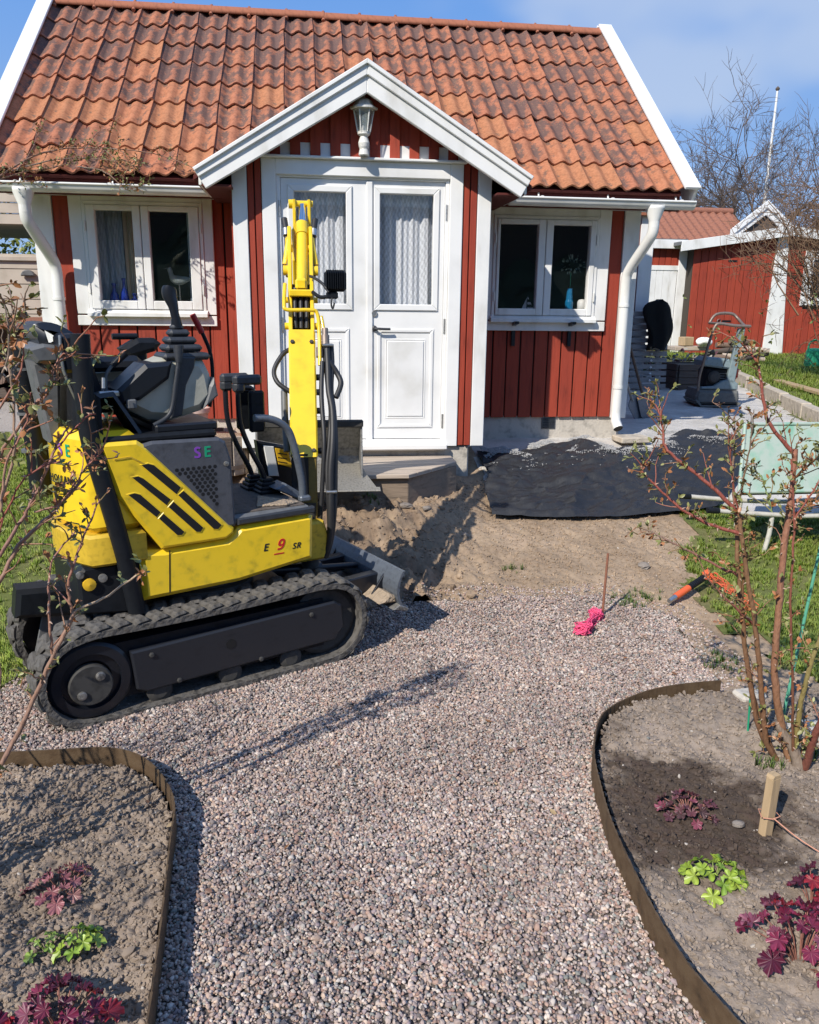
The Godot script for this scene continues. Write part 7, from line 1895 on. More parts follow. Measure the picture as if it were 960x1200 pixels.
func garden_things():
	var t
	# wooden stake with its string
	var y = base_h(0.765, 4.834)
	var b = Basis(Vector3.UP, 0.35) * Basis(Vector3(0, 0, 1), -0.02)
	bx(Vector3(0.767, y + 0.10, 4.834), Vector3(0.040, 0.30, 0.028), 0.003, b)
	prism([Vector2(-0.0195, 0.0), Vector2(0.0195, 0.0), Vector2(0.014, 0.010), Vector2(-0.014, 0.010)], -0.0135, 0.0135, 0.0, Transform3D(b, Vector3(0.769, y + 0.25, 4.834)))
	single("wooden_stake", "raw_wood", "pale new wooden stake driven into the bed, string tied round it", "stake")
	var s0 = y + 0.115
	tube([Vector3(0.737, s0, 4.855), Vector3(0.766, s0 - 0.002, 4.862), Vector3(0.80, s0 - 0.004, 4.85), Vector3(0.797, s0, 4.82), Vector3(0.745, s0 + 0.002, 4.812), Vector3(0.735, s0, 4.85)], 0.0022, 6)
	tube(cat([Vector3(0.77, s0, 4.862), Vector3(0.83, s0 - 0.035, 4.94), Vector3(0.92, s0 - 0.055, 5.05), Vector3(1.10, s0 - 0.05, 5.28), Vector3(1.4, s0, 5.6)], 5), 0.0022, 6)
	single("marking_string", "string", "reddish string running from the wooden stake along the bed", "string")
	# rusty rod and pink twine
	tube([Vector3(0.912, base_h(0.912, 2.95) - 0.03, 2.95), Vector3(0.917, 0.2, 2.945), Vector3(0.924, 0.40, 2.935)], [0.008, 0.0075, 0.007], 8); single("iron_rod", "rod", "thin rusty iron rod standing in the gravel edge", "rod")
	rng.seed = 33
	for k in 30:
		var pts = []
		var ph = rng.randf() * TAU
		for i in 13:
			var u = i / 12.0
			var c = Vector3(0.72, 0.05, 3.14).lerp(Vector3(0.89, 0.055, 2.98), u) + Vector3(-0.025 * sin(u * 7.0), 0, 0.05 * sin(u * 6.5))
			pts.append(c + Vector3(sin(ph + i * 2.1) * 0.025, 0.024 * sin(ph * 2.0 + i * 1.7) + 0.004, cos(ph + i * 1.3) * 0.027) + Vector3(rng.randfn(), rng.randfn() * 0.7, rng.randfn()) * 0.008)
		tube(cat(pts, 3), 0.0030, 4, false)
	single("pink_twine", "pink", "crumpled bundle of bright pink plastic twine on the gravel", "twine")
	# hammer-like tool
	var ha = Vector3(1.352, base_h(1.352, 2.853) + 0.045, 2.853); var hb = Vector3(1.690, base_h(1.69, 2.61) + 0.07, 2.61)
	t = thing("club_hammer", "hammer with an orange and black ribbed handle lying at the lawn's edge", "hammer", (ha + hb) * 0.5)
	var d = (hb - ha).normalized()
	tube([ha - d * 0.015, ha + d * 0.07], [0.013, 0.017], 10); part("shaft", "steel", t)
	tube([ha + d * 0.05, ha + d * 0.06, ha + d * 0.20, ha + d * 0.205], [0.014, 0.021, 0.021, 0.018], 12); part("sleeve", "orange", t)
	tube([ha + d * 0.20, ha + d * 0.39], 0.016, 12)
	for k in 10: tube([ha + d * (0.205 + k * 0.0185), ha + d * (0.215 + k * 0.0185)], 0.0205, 12)
	part("grip", "black_plastic", t)
	bx(hb + d * 0.02, Vector3(0.055, 0.05, 0.06), 0.01, Basis(d, Vector3.UP, d.cross(Vector3.UP).normalized()).orthonormalized()); part("head", "orange", t)
	for k in 12:
		var pts = []
		for i in 7:
			var u = i / 6.0
			pts.append(hb.lerp(Vector3(1.76, base_h(1.76, 2.98) + 0.04, 2.98), u) + Vector3(rng.randfn() * 0.028, 0.02 + rng.randfn() * 0.014, rng.randfn() * 0.028))
		tube(cat(pts, 3), 0.0028, 4, false)
	single("orange_twine", "orange_string", "frayed orange twine trailing from the hammer over the grass", "twine")
	# blocks
	bx(Vector3(1.20, base_h(1.2, 3.97) + 0.035, 3.97), Vector3(0.13, 0.10, 0.09), 0.012, Basis(Vector3.UP, 0.15)); single("stone_block", "concrete", "grey concrete block ending the rusty edging", "stone block", "concrete blocks")
	bx(Vector3(1.27, base_h(1.27, 4.30) + 0.05, 4.30), Vector3(0.20, 0.10, 0.12), 0.01, Basis(Vector3.UP, -0.2)); single("stone_block", "concrete", "grey concrete block half hidden behind the rose stems", "stone block", "concrete blocks")
	bx(Vector3(2.16, 0.575, 0.20), Vector3(0.28, 0.05, 0.20), 0.008, Basis(Vector3.UP, 0.1)); single("paving_stone", "kerbstone", "small sandy paving stone under the downpipe", "paving stone")
	lathe([Vector2(0.001, 0.0), Vector2(0.018, 0.004), Vector2(0.016, 0.012), Vector2(0.001, 0.018)], 8, Transform3D(Basis.IDENTITY.scaled(Vector3(1.3, 1, 0.9)), Vector3(0.69, base_h(0.67, 4.86) + 0.05, 4.80))); single("stone", "field_stone", "sandy pebble lying against the wooden stake", "stone")
	for q in [[0.35, 1.85, 0.05, "flat sandy stone half sunk in the dug earth"], [1.42, 2.32, 0.07, "grey angular stone beside the hammer on the earth"], [-0.05, 1.62, 0.06, "earthy stone under the corner of the wooden step"], [0.12, 1.58, 0.05, "smaller earthy stone beside the step's cut corner"]]:
		node_stone(q)
	# wheelbarrow, tipped so that its tray faces the light
	t = thing("wheelbarrow", "old wheelbarrow with a faded pale green tray on the lawn", "wheelbarrow", Vector3(2.75, 0.15, 2.15))
	var bt = Transform3D(Basis(Vector3(1, 0, 0), Vector3(0, 0.90, -0.435), Vector3(0, 0.435, 0.90)).orthonormalized(), Vector3(2.0, 0.60, 2.28))
	var tl = [Vector2(0.02, -0.03), Vector2(1.42, -0.03), Vector2(1.34, 0.42), Vector2(0.12, 0.42)]
	prism(tl, -0.004, 0.004, 0.0, bt); var tray = part("tray", "barrow_green", t)
	for k in 4:
		var a: Vector2 = tl[k]; var c: Vector2 = tl[(k + 1) % 4]
		tube([bt * Vector3(a.x, a.y, 0.004), bt * Vector3(c.x, c.y, 0.004)], 0.012, 8)
	part("rim", "barrow_green", tray)
	prism([Vector2(0.16, 0.0), Vector2(1.28, 0.0), Vector2(1.24, 0.36), Vector2(0.22, 0.36)], -0.26, -0.004, 0.03, bt); part("tub", "black_paint", tray)
	for z in [2.18, 1.78]:
		tube(cat([Vector3(1.95, 0.43, z + 0.02), Vector3(2.25, 0.40, z + 0.01), Vector3(2.7, 0.375, z), Vector3(3.3, 0.40, z - 0.05), Vector3(3.75, 0.42, 1.98)], 4), 0.016, 8); part("frame", "pale_metal", t)
		tube(cat([Vector3(2.34, 0.40, z), Vector3(2.335, 0.26, z), Vector3(2.31, 0.12, z)], 3), 0.016, 8); part("leg", "pale_metal", t)
		tube([Vector3(1.95, 0.43, z + 0.02), Vector3(1.87, 0.437, z + 0.022)], 0.02, 10); part("handle", "black_plastic", t)
	lathe([Vector2(0.09, -0.04), Vector2(0.17, -0.045), Vector2(0.195, -0.02), Vector2(0.195, 0.02), Vector2(0.17, 0.045), Vector2(0.09, 0.04)], 28, Transform3D(Basis(Vector3(1, 0, 0), PI / 2), Vector3(3.75, 0.38, 1.98)), true); var wh = part("wheel", "rubber", t)
	lathe([Vector2(0.02, -0.05), Vector2(0.095, -0.03), Vector2(0.095, 0.03), Vector2(0.02, 0.05)], 20, Transform3D(Basis(Vector3(1, 0, 0), PI / 2), Vector3(3.75, 0.38, 1.98))); part("rim", "pale_metal", wh)
	# plate compactor
	t = thing("plate_compactor", "blue grey plate compactor standing on the stone dust", "compactor", Vector3(4.10, 0.59, -2.10), -0.12)
	local()
	prism([Vector2(-0.27, 0.07), Vector2(-0.20, 0.0), Vector2(0.22, 0.0), Vector2(0.27, 0.05), Vector2(0.25, 0.055), Vector2(0.22, 0.02), Vector2(-0.19, 0.02), Vector2(-0.25, 0.085)], -0.22, 0.22, 0.003); part("base_plate", "machine_grey", t)
	prism([Vector2(-0.25, 0.03), Vector2(0.24, 0.03), Vector2(0.255, 0.10), Vector2(0.235, 0.19), Vector2(-0.235, 0.20), Vector2(-0.265, 0.12)], -0.20, 0.20, 0.03); var body = part("body", "machine_grey", t)
	prism([Vector2(-0.21, 0.205), Vector2(0.225, 0.20), Vector2(0.22, 0.27), Vector2(0.14, 0.33), Vector2(0.03, 0.30), Vector2(-0.06, 0.24), Vector2(-0.20, 0.23)], 0.12, 0.19, 0.012); part("hood", "machine_blue", body)
	bx(Vector3(-0.02, 0.33, 0.0), Vector3(0.28, 0.24, 0.24), 0.03); var eng = part("engine", "black_plastic", t)
	lathe([Vector2(0.001, 0.0), Vector2(0.07, 0.0), Vector2(0.075, 0.02), Vector2(0.05, 0.045), Vector2(0.001, 0.05)], 18, Transform3D(Basis(Vector3(1, 0, 0), PI / 2), Vector3(-0.05, 0.34, 0.12))); part("starter", "dusty_black", eng)
	for k in 5: bx(Vector3(0.07 + 0.0, 0.27 + k * 0.028, 0.125), Vector3(0.11, 0.008, 0.02)); 
	part("fin", "mid_grey", eng)
	bx(Vector3(0.21, 0.38, -0.02), Vector3(0.10, 0.15, 0.22), 0.03); part("tank", "red_plastic", t)
	prism([Vector2(-0.20, 0.47), Vector2(0.14, 0.43), Vector2(0.16, 0.46), Vector2(0.10, 0.55), Vector2(-0.16, 0.57), Vector2(-0.21, 0.53)], -0.16, 0.17, 0.02); part("cover", "machine_blue", t)
	prism([Vector2(0.08, 0.28), Vector2(0.18, 0.28), Vector2(0.235, 0.90), Vector2(0.16, 0.90)], 0.13, 0.19, 0.01); part("post", "machine_blue", t)
	var hd = cat([Vector3(-0.23, 0.16, 0.16), Vector3(-0.235, 0.34, 0.17), Vector3(-0.21, 0.50, 0.18), Vector3(-0.16, 0.78, 0.19), Vector3(-0.12, 0.92, 0.19), Vector3(-0.06, 0.95, 0.19), Vector3(0.10, 0.93, 0.20), Vector3(0.28, 0.925, 0.20)], 4)
	tube(hd, 0.017, 8); part("handle", "rust_pipe", t)
	tube(cat([Vector3(-0.06, 0.95, -0.16), Vector3(0.02, 1.05, -0.18), Vector3(0.20, 1.06, -0.18), Vector3(0.27, 1.0, -0.14), Vector3(0.29, 0.93, 0.0), Vector3(0.28, 0.925, 0.19)], 4), 0.017, 8); part("handle", "rust_pipe", t)
	tube([Vector3(-0.06, 0.95, -0.16), Vector3(-0.06, 0.95, 0.19)], 0.015, 8); part("handle", "rust_pipe", t)
	tube(cat([Vector3(0.20, 0.92, 0.19), Vector3(0.10, 0.75, 0.22), Vector3(0.05, 0.62, 0.20), Vector3(0.03, 0.45, 0.16)], 4), 0.006, 6); part("cable", "hose", t)
	# shovels against the wall
	for q in [[Vector3(2.50, 1.485, -0.95), Vector3(2.80, 0.80, -1.08), Vector3(2.90, 0.575, -1.13), "long handled shovel leaning beside the downpipe, the taller of two"], [Vector3(2.45, 1.06, -0.80), Vector3(2.66, 0.77, -1.02), Vector3(2.82, 0.575, -1.12), "shorter shovel with a broad dusty blade leaning beside the taller one"]]:
		var a: Vector3 = q[0]; var c: Vector3 = q[1]; var e: Vector3 = q[2]
		t = thing("shovel", q[3], "shovel", e, 0.0, "shovels leaning by the wall")
		tube([a, c], 0.015, 8); part("handle", "dark_wood" if a.y > 1.2 else "slat_wood", t)
		var f = (e - c).normalized(); var sd = f.cross(Vector3(0.3, 0.4, 1)).normalized(); var up = sd.cross(f)
		prism([Vector2(-0.09, 0.0), Vector2(-0.10, 0.20), Vector2(-0.05, 0.27), Vector2(0.0, 0.29), Vector2(0.05, 0.27), Vector2(0.10, 0.20), Vector2(0.09, 0.0), Vector2(0.0, -0.03)], -0.003, 0.003, 0.0, Transform3D(Basis(sd, f, sd.cross(f)), c - f * 0.02)); part("blade", "blade_paint", t)
	# slatted stack with a black jacket thrown over it
	t = thing("slatted_panel", "grey slatted wooden panel leaning at the cottage's back corner", "wooden panel", Vector3(3.9, 0.6, -3.70))
	for k in 12:
		bx(Vector3(3.90, 0.66 + k * 0.088, -3.66 - k * 0.008), Vector3(0.66, 0.062, 0.020), 0.003); part("slat", "slat_wood", t)
	for x in [3.66, 4.10]:
		bx(Vector3(x, 1.10, -3.72), Vector3(0.05, 1.02, 0.03), 0.003, Basis(Vector3(1, 0, 0), -0.09)); part("batten", "slat_wood", t)
	for k in 5:
		lathe([Vector2(0.001, -0.02), Vector2(0.022, 0.0), Vector2(0.001, 0.02)], 8, Transform3D(Basis.IDENTITY, Vector3(3.98, 0.74 + k * 0.09, -3.63))); part("peg", "print_white", t)
	surf(func(u, v):
		var a = TAU * u
		var yy = lerp(1.17, 1.82, v)
		var w = (0.13 + 0.06 * smoothstep(0.0, 0.6, v)) * sqrt(max(0.0, 1.0 - pow(max(0.0, v - 0.75) / 0.25, 2.0))) + 0.001
		return Vector3(4.02 + cos(a) * w * (1.0 + 0.12 * sin(a * 3.0 + v * 5.0)) + 0.03 * sin(v * 6.0), yy + 0.03 * sin(a * 2.0) * (1.0 - v), -3.60 - sin(a) * 0.09 * (1.0 + 0.2 * sin(a * 4.0))), 28, 16)
	single("black_jacket", "cloth_black", "black jacket hung over the slatted wooden panel", "jacket")
	# dark timber planter, logs and odds and ends before the shed
	t = thing("timber_planter", "low dark brown timber planter beside the slatted panel", "planter", Vector3(4.64, 0.6, -3.7))
	for k in 4:
		bx(Vector3(4.62, 0.645 + k * 0.092, -3.58), Vector3(0.50, 0.086, 0.03), 0.004); part("plank", "dark_wood", t)
		bx(Vector3(4.62, 0.645 + k * 0.092, -4.1), Vector3(0.50, 0.086, 0.03), 0.004); part("plank", "dark_wood", t)
		bx(Vector3(4.355, 0.645 + k * 0.092, -3.84), Vector3(0.03, 0.086, 0.49), 0.004); part("plank", "dark_wood", t)
		bx(Vector3(4.885, 0.645 + k * 0.092, -3.84), Vector3(0.03, 0.086, 0.49), 0.004); part("plank", "dark_wood", t)
	span(Vector3(4.38, 0.6, -4.07), Vector3(4.86, 0.94, -3.61)); part("soil", "dirt_on", t)
	rng.seed = 9
	t = thing("border_plants", "low dark tangled plants growing behind the timber planter", "plant", Vector3(5.1, 0.65, -5.4))
	for k in 1300:
		var p = Vector3(rng.randf_range(4.3, 5.9), 0, rng.randf_range(-6.2, -4.6)); p.y = 0.66 + abs(rng.randfn()) * 0.13
		K = [C(0.07, 0.10, 0.04), C(0.16, 0.13, 0.10), C(0.10, 0.035, 0.04), C(0.34, 0.32, 0.28)][rng.randi() % 4]
		leaflet(p, Vector3(rng.randfn(), rng.randf(), rng.randfn()).normalized(), 0.08)
	part("foliage", "leaf_vc", t).set_meta("kind", "stuff")
	for k in 7:
		var p = [[7.35, 0.78, -8.2, 0.7, 0.1], [7.55, 0.90, -8.3, 0.75, -0.25], [7.85, 0.78, -8.1, 0.8, 0.3], [7.75, 1.00, -8.35, 0.7, 0.05], [8.05, 0.82, -8.0, 0.8, -0.5], [8.1, 0.93, -8.2, 0.6, 0.4], [7.9, 1.08, -8.3, 0.55, -0.1]][k]
		var dd = Vector3(cos(p[4]), 0.10 * sin(k * 2.0), sin(p[4]))
		var c = Vector3(p[0], p[1], p[2])
		tube([c - dd * p[3] * 0.5, c, c + dd * p[3] * 0.5], [0.055, 0.06, 0.05], 9); single("log", ["bark", "dark_wood", "grey_wood"][k % 3], ["rough bark covered log lowest at the white door end of the heap", "dark log lying on the lowest bark covered one by the white bag", "pale grey log at the foot of the heap before the red shed", "bark covered log laid across the middle of the heap", "dark log sticking out towards the lawn from the heap", "grey log slanting on the lawn end of the heap", "short bark log topmost on the heap"][k], "log", "logs heaped before the red shed")
	bx(Vector3(6.68, 1.085, -8.2), Vector3(0.22, 0.17, 0.2), 0.01, Basis(Vector3.UP, 0.2)); single("cardboard_box", "raw_wood", "small brown cardboard box before the white shed door", "box")
	bx(Vector3(6.75, 0.95, -8.3), Vector3(0.65, 0.08, 0.4), 0.01); single("low_bench", "grey_wood", "low weathered bench carrying the cardboard box", "bench")
	surf(func(u, v): return Vector3(6.98 + cos(TAU * u) * 0.16 * sin(PI * v * 0.98 + 0.03), 1.08 + 0.075 * cos(PI * v) * -1.0 + 0.02 * sin(u * 20.0), -8.05 - sin(TAU * u) * 0.14 * sin(PI * v * 0.98 + 0.03)), 18, 8); single("white_bag", "print_white", "crumpled white bag lying on the logs", "bag")
	# kerb, plank, watering can
	for k in 9:
		var z = 0.85 - k * 0.92; var zz = z - 0.90
		if z > 0.9: continue
		var a = Vector3(kerb_x(z), 0, z); var c = Vector3(kerb_x(zz), 0, zz)
		var m = (a + c) * 0.5; m.y = base_h(m.x, m.z) + 0.06
		var dir = (c - a).normalized()
		bx(m, Vector3((c - a).length() - 0.008, 0.20, 0.11), 0.012, Basis(dir, Vector3.UP, dir.cross(Vector3.UP))); single("kerb_stone", "kerbstone", "%s kerb stone in the sandy row beside the lawn, counted from the wheelbarrow" % ["first", "second", "third", "fourth", "fifth", "sixth", "seventh", "eighth", "ninth"][k], "kerb stone", "kerb stones along the lawn")
	bx(Vector3(6.15, base_h(6, -3.6) + 0.05, -3.55), Vector3(0.14, 0.04, 1.9), 0.004, Basis(Vector3.UP, -0.25)); single("plank", "raw_wood", "pale plank lying on the lawn behind the kerb", "plank")
	t = thing("watering_can", "green plastic watering can on the lawn before the shed", "watering can", Vector3(8.62, 0.70, -7.0))
	local()
	lathe([Vector2(0.001, 0.0), Vector2(0.16, 0.0), Vector2(0.165, 0.05), Vector2(0.15, 0.28), Vector2(0.12, 0.32), Vector2(0.001, 0.33)], 18); part("body", "green_plastic", t)
	tube(cat([Vector3(-0.14, 0.27, 0), Vector3(-0.12, 0.42, 0), Vector3(0.0, 0.47, 0), Vector3(0.1, 0.38, 0), Vector3(0.11, 0.31, 0)], 4), 0.018, 8); part("handle", "green_plastic", t)
	tube([Vector3(0.14, 0.10, 0), Vector3(0.42, 0.40, 0)], [0.035, 0.02], 10); part("spout", "green_plastic", t)
	# flower pot and half barrel by the cottage wall, seen past the seat
	lathe([Vector2(0.001, 0.0), Vector2(0.075, 0.0), Vector2(0.10, 0.16), Vector2(0.112, 0.165), Vector2(0.112, 0.20), Vector2(0.095, 0.20), Vector2(0.09, 0.17)], 20, Transform3D(Basis.IDENTITY, Vector3(-1.55, 0.72, 0.62))); single("flower_pot", "terracotta_pale", "pale pink flower pot standing on the half barrel", "flower pot")
	t = thing("half_barrel", "weathered half barrel by the cottage wall under the window", "barrel", Vector3(-1.42, 0.42, 0.60))
	local()
	for k in 16:
		var a = TAU * k / 16.0
		bx(Vector3(cos(a) * 0.27, 0.15, sin(a) * 0.27), Vector3(0.03, 0.30, 0.10), 0.004, Basis(Vector3.UP, -a)); part("stave", "grey_wood" if k % 3 else "dark_wood", t)
	lathe([Vector2(0.292, 0.05), Vector2(0.294, 0.05), Vector2(0.294, 0.08), Vector2(0.292, 0.08)], 24); part("hoop", "rust_pipe", t)
	lathe([Vector2(0.26, 0.27), Vector2(0.001, 0.30)], 20); part("soil", "dirt_on", t)

func node_stone(q: Array):
	W2L = Transform3D.IDENTITY
	var o = node("stone", stone_mesh(int(q[2] * 1000) + 3, Vector3(1.4, 0.6, 1.0), 0.5), "field_stone", self, Transform3D(Basis(Vector3.UP, q[0] * 5.0).scaled(Vector3.ONE * q[2] * 1.4), Vector3(q[0], gh(q[0], q[1]) + 0.008, q[1])))
	tag(o, q[3], "stone")

func neighbours():
	var FX = Vector3(1, 0, 0); var FZ = Vector3(0, 0, 1)
	var t = thing("red_shed", "red boarded shed with white corner post and a white door annex", "shed", Vector3(9.5, 0.75, -11.0))
	span(Vector3(7.52, 0.6, -13.5), Vector3(13.0, 2.9, -9.96)); part("wall", "room", t)
	var top = func(u: float) -> float: return 3.30 - abs(u - 2.0) * 0.10
	boards(t, REDS, Vector3(7.52, 0, -9.95), FX, FZ, 5.0, 0.76, top, 0.165, [Rect2(2.62, 1.72, 2.0, 1.05)], 0.012, 0.02)
	prism([Vector2(9.30, 0.74), Vector2(9.78, 0.74), Vector2(9.60, 3.30), Vector2(9.36, 3.30)], -9.925, -9.89, 0.005); part("corner_board", "white", t)
	prism([Vector2(7.12, 2.86), Vector2(9.55, 3.22), Vector2(12.9, 2.90), Vector2(12.9, 3.09), Vector2(9.55, 3.42), Vector2(7.12, 3.06)], -9.74, -9.70, 0.005); part("fascia", "white", t)
	prism([Vector2(7.12, 3.06), Vector2(9.55, 3.42), Vector2(12.9, 3.09), Vector2(12.9, 3.02), Vector2(9.55, 3.35), Vector2(7.12, 2.99)], -13.5, -9.72, 0.0); part("roof", "mid_grey", t)
	frame_box(10.05, 11.6, 1.80, 2.95, 0.20, -9.93, -9.89, 0.005); var w = part("window", "white", t)
	span(Vector3(10.25, 2.0, -9.95), Vector3(11.4, 2.75, -9.94)); part("pane", "glass", w)
	# hinge straps and pulls of the shed door
	for y in [1.45, 2.70]:
		span(Vector3(8.30, y - 0.02, -9.925), Vector3(8.50, y + 0.02, -9.915), 0.003); part("hinge", "black_plastic", t)
	lathe([Vector2(0.04, 0.0), Vector2(0.05, 0.02), Vector2(0.04, 0.04)], 14, Transform3D(Basis(Vector3(1, 0, 0), PI / 2), Vector3(8.22, 1.45, -9.92))); part("ring", "steel", t)
	# white door annex
	span(Vector3(6.2, 0.7, -12.5), Vector3(7.45, 2.95, -10.3)); part("wall", "room", t)
	boards(t, REDS, Vector3(6.35, 0, -10.28), FX, FZ, 1.1, 0.74, func(_u): return 2.98, 0.14, [Rect2(-0.1, 0.5, 1.3, 2.02)])
	for k in 6:
		span(Vector3(6.40 + k * 0.155, 0.85, -10.28), Vector3(6.55 + k * 0.155, 2.50, -10.255), 0.003); part("door_plank", "white", t)
	span(Vector3(6.36, 2.50, -10.28), Vector3(7.36, 2.60, -10.24), 0.004); part("lintel", "white", t)
	span(Vector3(7.34, 0.75, -10.29), Vector3(7.52, 3.0, -10.23), 0.004); part("corner_board", "white", t)
	span(Vector3(6.0, 2.94, -10.15), Vector3(7.45, 3.12, -10.10), 0.004); part("fascia", "white", t)
	span(Vector3(6.0, 3.10, -12.5), Vector3(7.45, 3.14, -10.12)); part("roof", "mid_grey", t)
	lathe([Vector2(0.001, 0.0), Vector2(0.03, 0.0), Vector2(0.03, 0.02), Vector2(0.001, 0.03)], 10, Transform3D(Basis(Vector3(1, 0, 0), PI / 2), Vector3(7.20, 1.60, -10.25))); part("door_knob", "steel", t)
	# tiled building behind it
	t = thing("tiled_outbuilding", "outbuilding with a lichen spotted tile roof and white gable boards behind the red shed", "building", Vector3(8.5, 0.75, -14.5))
	span(Vector3(5.6, 0.7, -16.4), Vector3(10.5, 3.3, -13.2)); part("wall", "red_b", t)
	W2L = t.transform.affine_inverse()
	surf(func(u, v):
		var x = lerp(5.3, 10.75, u); var row = v * 11.0
		return Vector3(x, lerp(3.22, 4.22, v) + 0.028 * sin(x * TAU / 0.22) + 0.03 * (1.0 - fposmod(row, 1.0)), lerp(-12.95, -14.6, v)), 300, 66); part("roof_tiles", "far_tile", t).set_meta("kind", "stuff")
	bx(Vector3(8.0, 3.70, -15.45), Vector3(5.4, 0.04, 1.95), 0, Basis(Vector3(1, 0, 0), 0.52)); part("roof", "far_tile", t)
	tube([Vector3(5.3, 4.24, -14.6), Vector3(10.75, 4.24, -14.6)], 0.09, 8); part("ridge", "far_tile", t)
	for s in [-1.0, 1.0]:
		var g = Transform3D(Basis.IDENTITY, Vector3(10.02, 0.0, -11.6))
		prism([Vector2(s * 0.0, 4.16), Vector2(s * 0.85, 3.50), Vector2(s * 0.85, 3.34), Vector2(s * 0.0, 3.99)], -0.02, 0.02, 0.004, g); part("barge_board", "white", t)
		prism([Vector2(s * 0.0, 4.03), Vector2(s * 0.82, 3.39), Vector2(s * 0.82, 3.23), Vector2(s * 0.0, 3.84)], -0.06, -0.021, 0.004, g); part("barge_board", "white", t)
	prism([Vector2(-0.75, 3.3), Vector2(0.75, 3.3), Vector2(0, 3.90)], -0.3, -0.1, 0, Transform3D(Basis.IDENTITY, Vector3(10.02, 0, -11.6))); part("gable", "dark_wood", t)
	span(Vector3(5.5, 3.10, -13.0), Vector3(10.6, 3.22, -12.96), 0.004); part("fascia", "white", t)
	t = thing("flagpole", "white flagpole rising behind the shed roofs", "flagpole", Vector3(13.6, 0.9, -18.0))
	local()
	tube([Vector3(0, 0, 0), Vector3(0, 4, 0), Vector3(0.0, 7.2, 0)], [0.055, 0.05, 0.032], 10); part("pole", "white", t)
	lathe([Vector2(0.001, 7.18), Vector2(0.06, 7.24), Vector2(0.06, 7.28), Vector2(0.001, 7.34)], 12, Transform3D.IDENTITY, true); part("finial", "dark_wood", t)
	# beige carport and its wall
	t = thing("beige_carport", "beige boarded carport with an open gap under its roof, left of the cottage", "carport", Vector3(-5.0, 0.63, -4.2))
	span(Vector3(-8.0, 0.5, -4.12), Vector3(-3.0, 2.18, -4.03)); part("wall", "beige", t)
	for k in 9:
		bx(Vector3(-5.5, 0.72 + k * 0.182, -4.012), Vector3(5.0, 0.176, 0.022), 0.003, Basis(Vector3(1, 0, 0), -0.05)); part("board", "beige", t)
	span(Vector3(-8.0, 2.18, -4.16), Vector3(-3.0, 2.235, -3.96), 0.006); part("coping", "beige", t)
	for k in 5:
		bx(Vector3(-5.5, 2.66 + k * 0.125, -3.86 + k * 0.008), Vector3(5.2, 0.12, 0.022), 0.003, Basis(Vector3(1, 0, 0), -0.05)); part("roof_board", "beige", t)
	span(Vector3(-8.1, 2.62, -6.5), Vector3(-2.9, 2.68, -3.88)); part("roof", "beige", t)
	span(Vector3(-8.1, 3.22, -6.5), Vector3(-2.9, 3.27, -3.80)); part("roof", "beige", t)
	for x in [-7.9, -3.1]:
		span(Vector3(x - 0.05, 2.23, -4.1), Vector3(x + 0.05, 2.62, -4.0)); part("post", "beige", t)
	t = thing("bulkhead_lamp", "half round grey bulkhead lamp on the beige boarded wall", "wall lamp", Vector3(-4.11, 2.03, -3.99))
	local()
	var hp = []
	for i in 9: hp.append(Vector2(cos(PI * i / 8.0) * 0.085, sin(PI * i / 8.0) * 0.075 - 0.03))
	prism(hp, 0.0, 0.06, 0.012); part("shade", "mid_grey", t)
	t = thing("log_shelter", "low dark log shelter with a red brown roof edge under the beige wall", "log shelter", Vector3(-4.0, 0.6, -2.7))
	span(Vector3(-4.9, 0.62, -3.0), Vector3(-3.62, 1.40, -2.95)); part("back", "dark_wood", t)
	bx(Vector3(-4.26, 1.46, -2.75), Vector3(1.36, 0.05, 0.6), 0.006, Basis(Vector3(1, 0, 0), 0.12)); part("roof", "rod", t)
	for x in [-4.88, -3.66]:
		span(Vector3(x - 0.03, 0.6, -2.56), Vector3(x + 0.03, 1.42, -2.50)); part("post", "dark_wood", t)
	for k in 30:
		var c = Vector3(-4.8 + (k % 10) * 0.12, 0.70 + (k / 10) * 0.15, -2.75)
		tube([c - Vector3(0, 0, 0.2), c + Vector3(0, 0, 0.2)], 0.055, 8); part("log", ["dark_wood", "bark", "cloth_black"][k % 3], t)

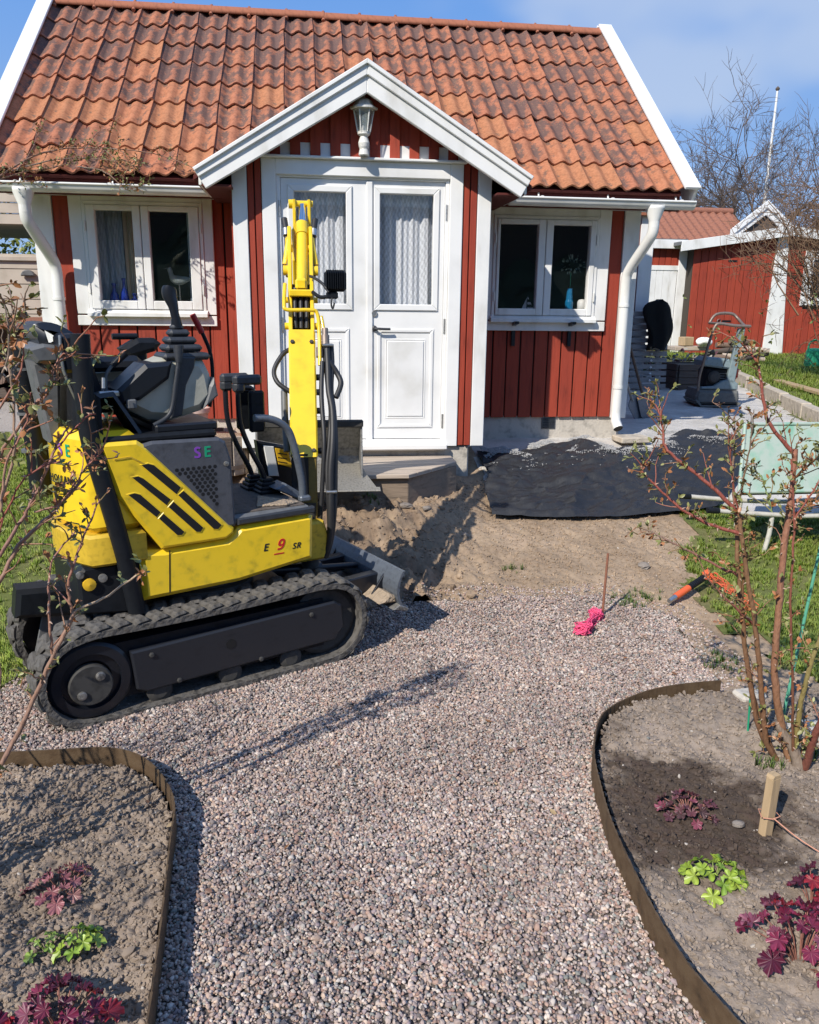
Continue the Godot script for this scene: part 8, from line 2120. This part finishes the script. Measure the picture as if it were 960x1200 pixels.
func sky_tex() -> ImageTexture:  # spring air with thin torn cloud
	var w := 768; var h := 384
	var n := FastNoiseLite.new()
	n.seed = 8; n.frequency = 0.9; n.fractal_octaves = 5
	var im := Image.create(w, h, false, Image.FORMAT_RGBF)
	for y in h:
		var el := PI * (0.5 - (y + 0.5) / h)
		for x in w:
			var az := TAU * (x + 0.5) / w
			var d := Vector3(sin(az) * cos(el), sin(el), cos(az) * cos(el))
			var c = C(0.36, 0.56, 0.90).lerp(C(0.14, 0.36, 0.86), smoothstep(0.0, 0.42, d.y)).lerp(C(0.11, 0.27, 0.64), smoothstep(0.4, 1.0, d.y))
			if d.y > 0.02:
				var q := d / (d.y + 0.28)
				var m: float = smoothstep(0.08, 0.5, n.get_noise_3d(q.x * 1.3, q.z * 1.3, 3.0) + 0.06)
				c = c.lerp(C(0.70, 0.78, 0.90), m * 0.5 * smoothstep(0.02, 0.15, d.y))
			else:
				c = c.lerp(C(0.20, 0.19, 0.16), smoothstep(0.0, -0.1, d.y))
			im.set_pixel(x, y, c)
	return ImageTexture.create_from_image(im)

func setup():
	var cam := Camera3D.new()
	cam.name = "camera"
	cam.transform = Transform3D(Basis(Vector3(0.9919955, 0.01155721, 0.12574322), Vector3(0.02040063, 0.96805243, -0.2499166), Vector3(-0.12461437, 0.25048139, 0.96006788)).orthonormalized(), Vector3(-0.693, 1.7, 6.934))
	cam.fov = 65.36
	cam.near = 0.05; cam.far = 500
	add_child(cam)
	cam.current = true
	var we := WorldEnvironment.new()
	we.name = "world_environment"
	var env := Environment.new()
	env.background_mode = Environment.BG_SKY
	var sky := Sky.new()
	var sm := PanoramaSkyMaterial.new()
	sm.panorama = sky_tex()
	sm.energy_multiplier = 0.85
	sky.sky_material = sm
	env.sky = sky
	env.tonemap_mode = Environment.TONE_MAPPER_LINEAR
	env.tonemap_exposure = 1.1
	env.sdfgi_enabled = true; env.ssao_enabled = true; env.ssil_enabled = true
	we.environment = env
	add_child(we)
	var sun := DirectionalLight3D.new()
	sun.name = "sun"
	sun.light_energy = 1.55
	sun.light_color = Color(1.0, 0.97, 0.92)
	sun.light_angular_distance = 0.5
	sun.shadow_enabled = true
	var az := deg_to_rad(43.0); var el := deg_to_rad(40.5)
	var dir := Vector3(sin(az) * cos(el), -sin(el), -cos(az) * cos(el))
	sun.transform = Transform3D(Basis.looking_at(dir), Vector3(0, 20, 0))
	add_child(sun)

func _ready():
	setup()
	materials()
	ground()
	cottage()
	excavator()
	lantern()
	window_things()
	step()
	sheet()
	garden_things()
	neighbours()
	plants()
	scatter_ground()
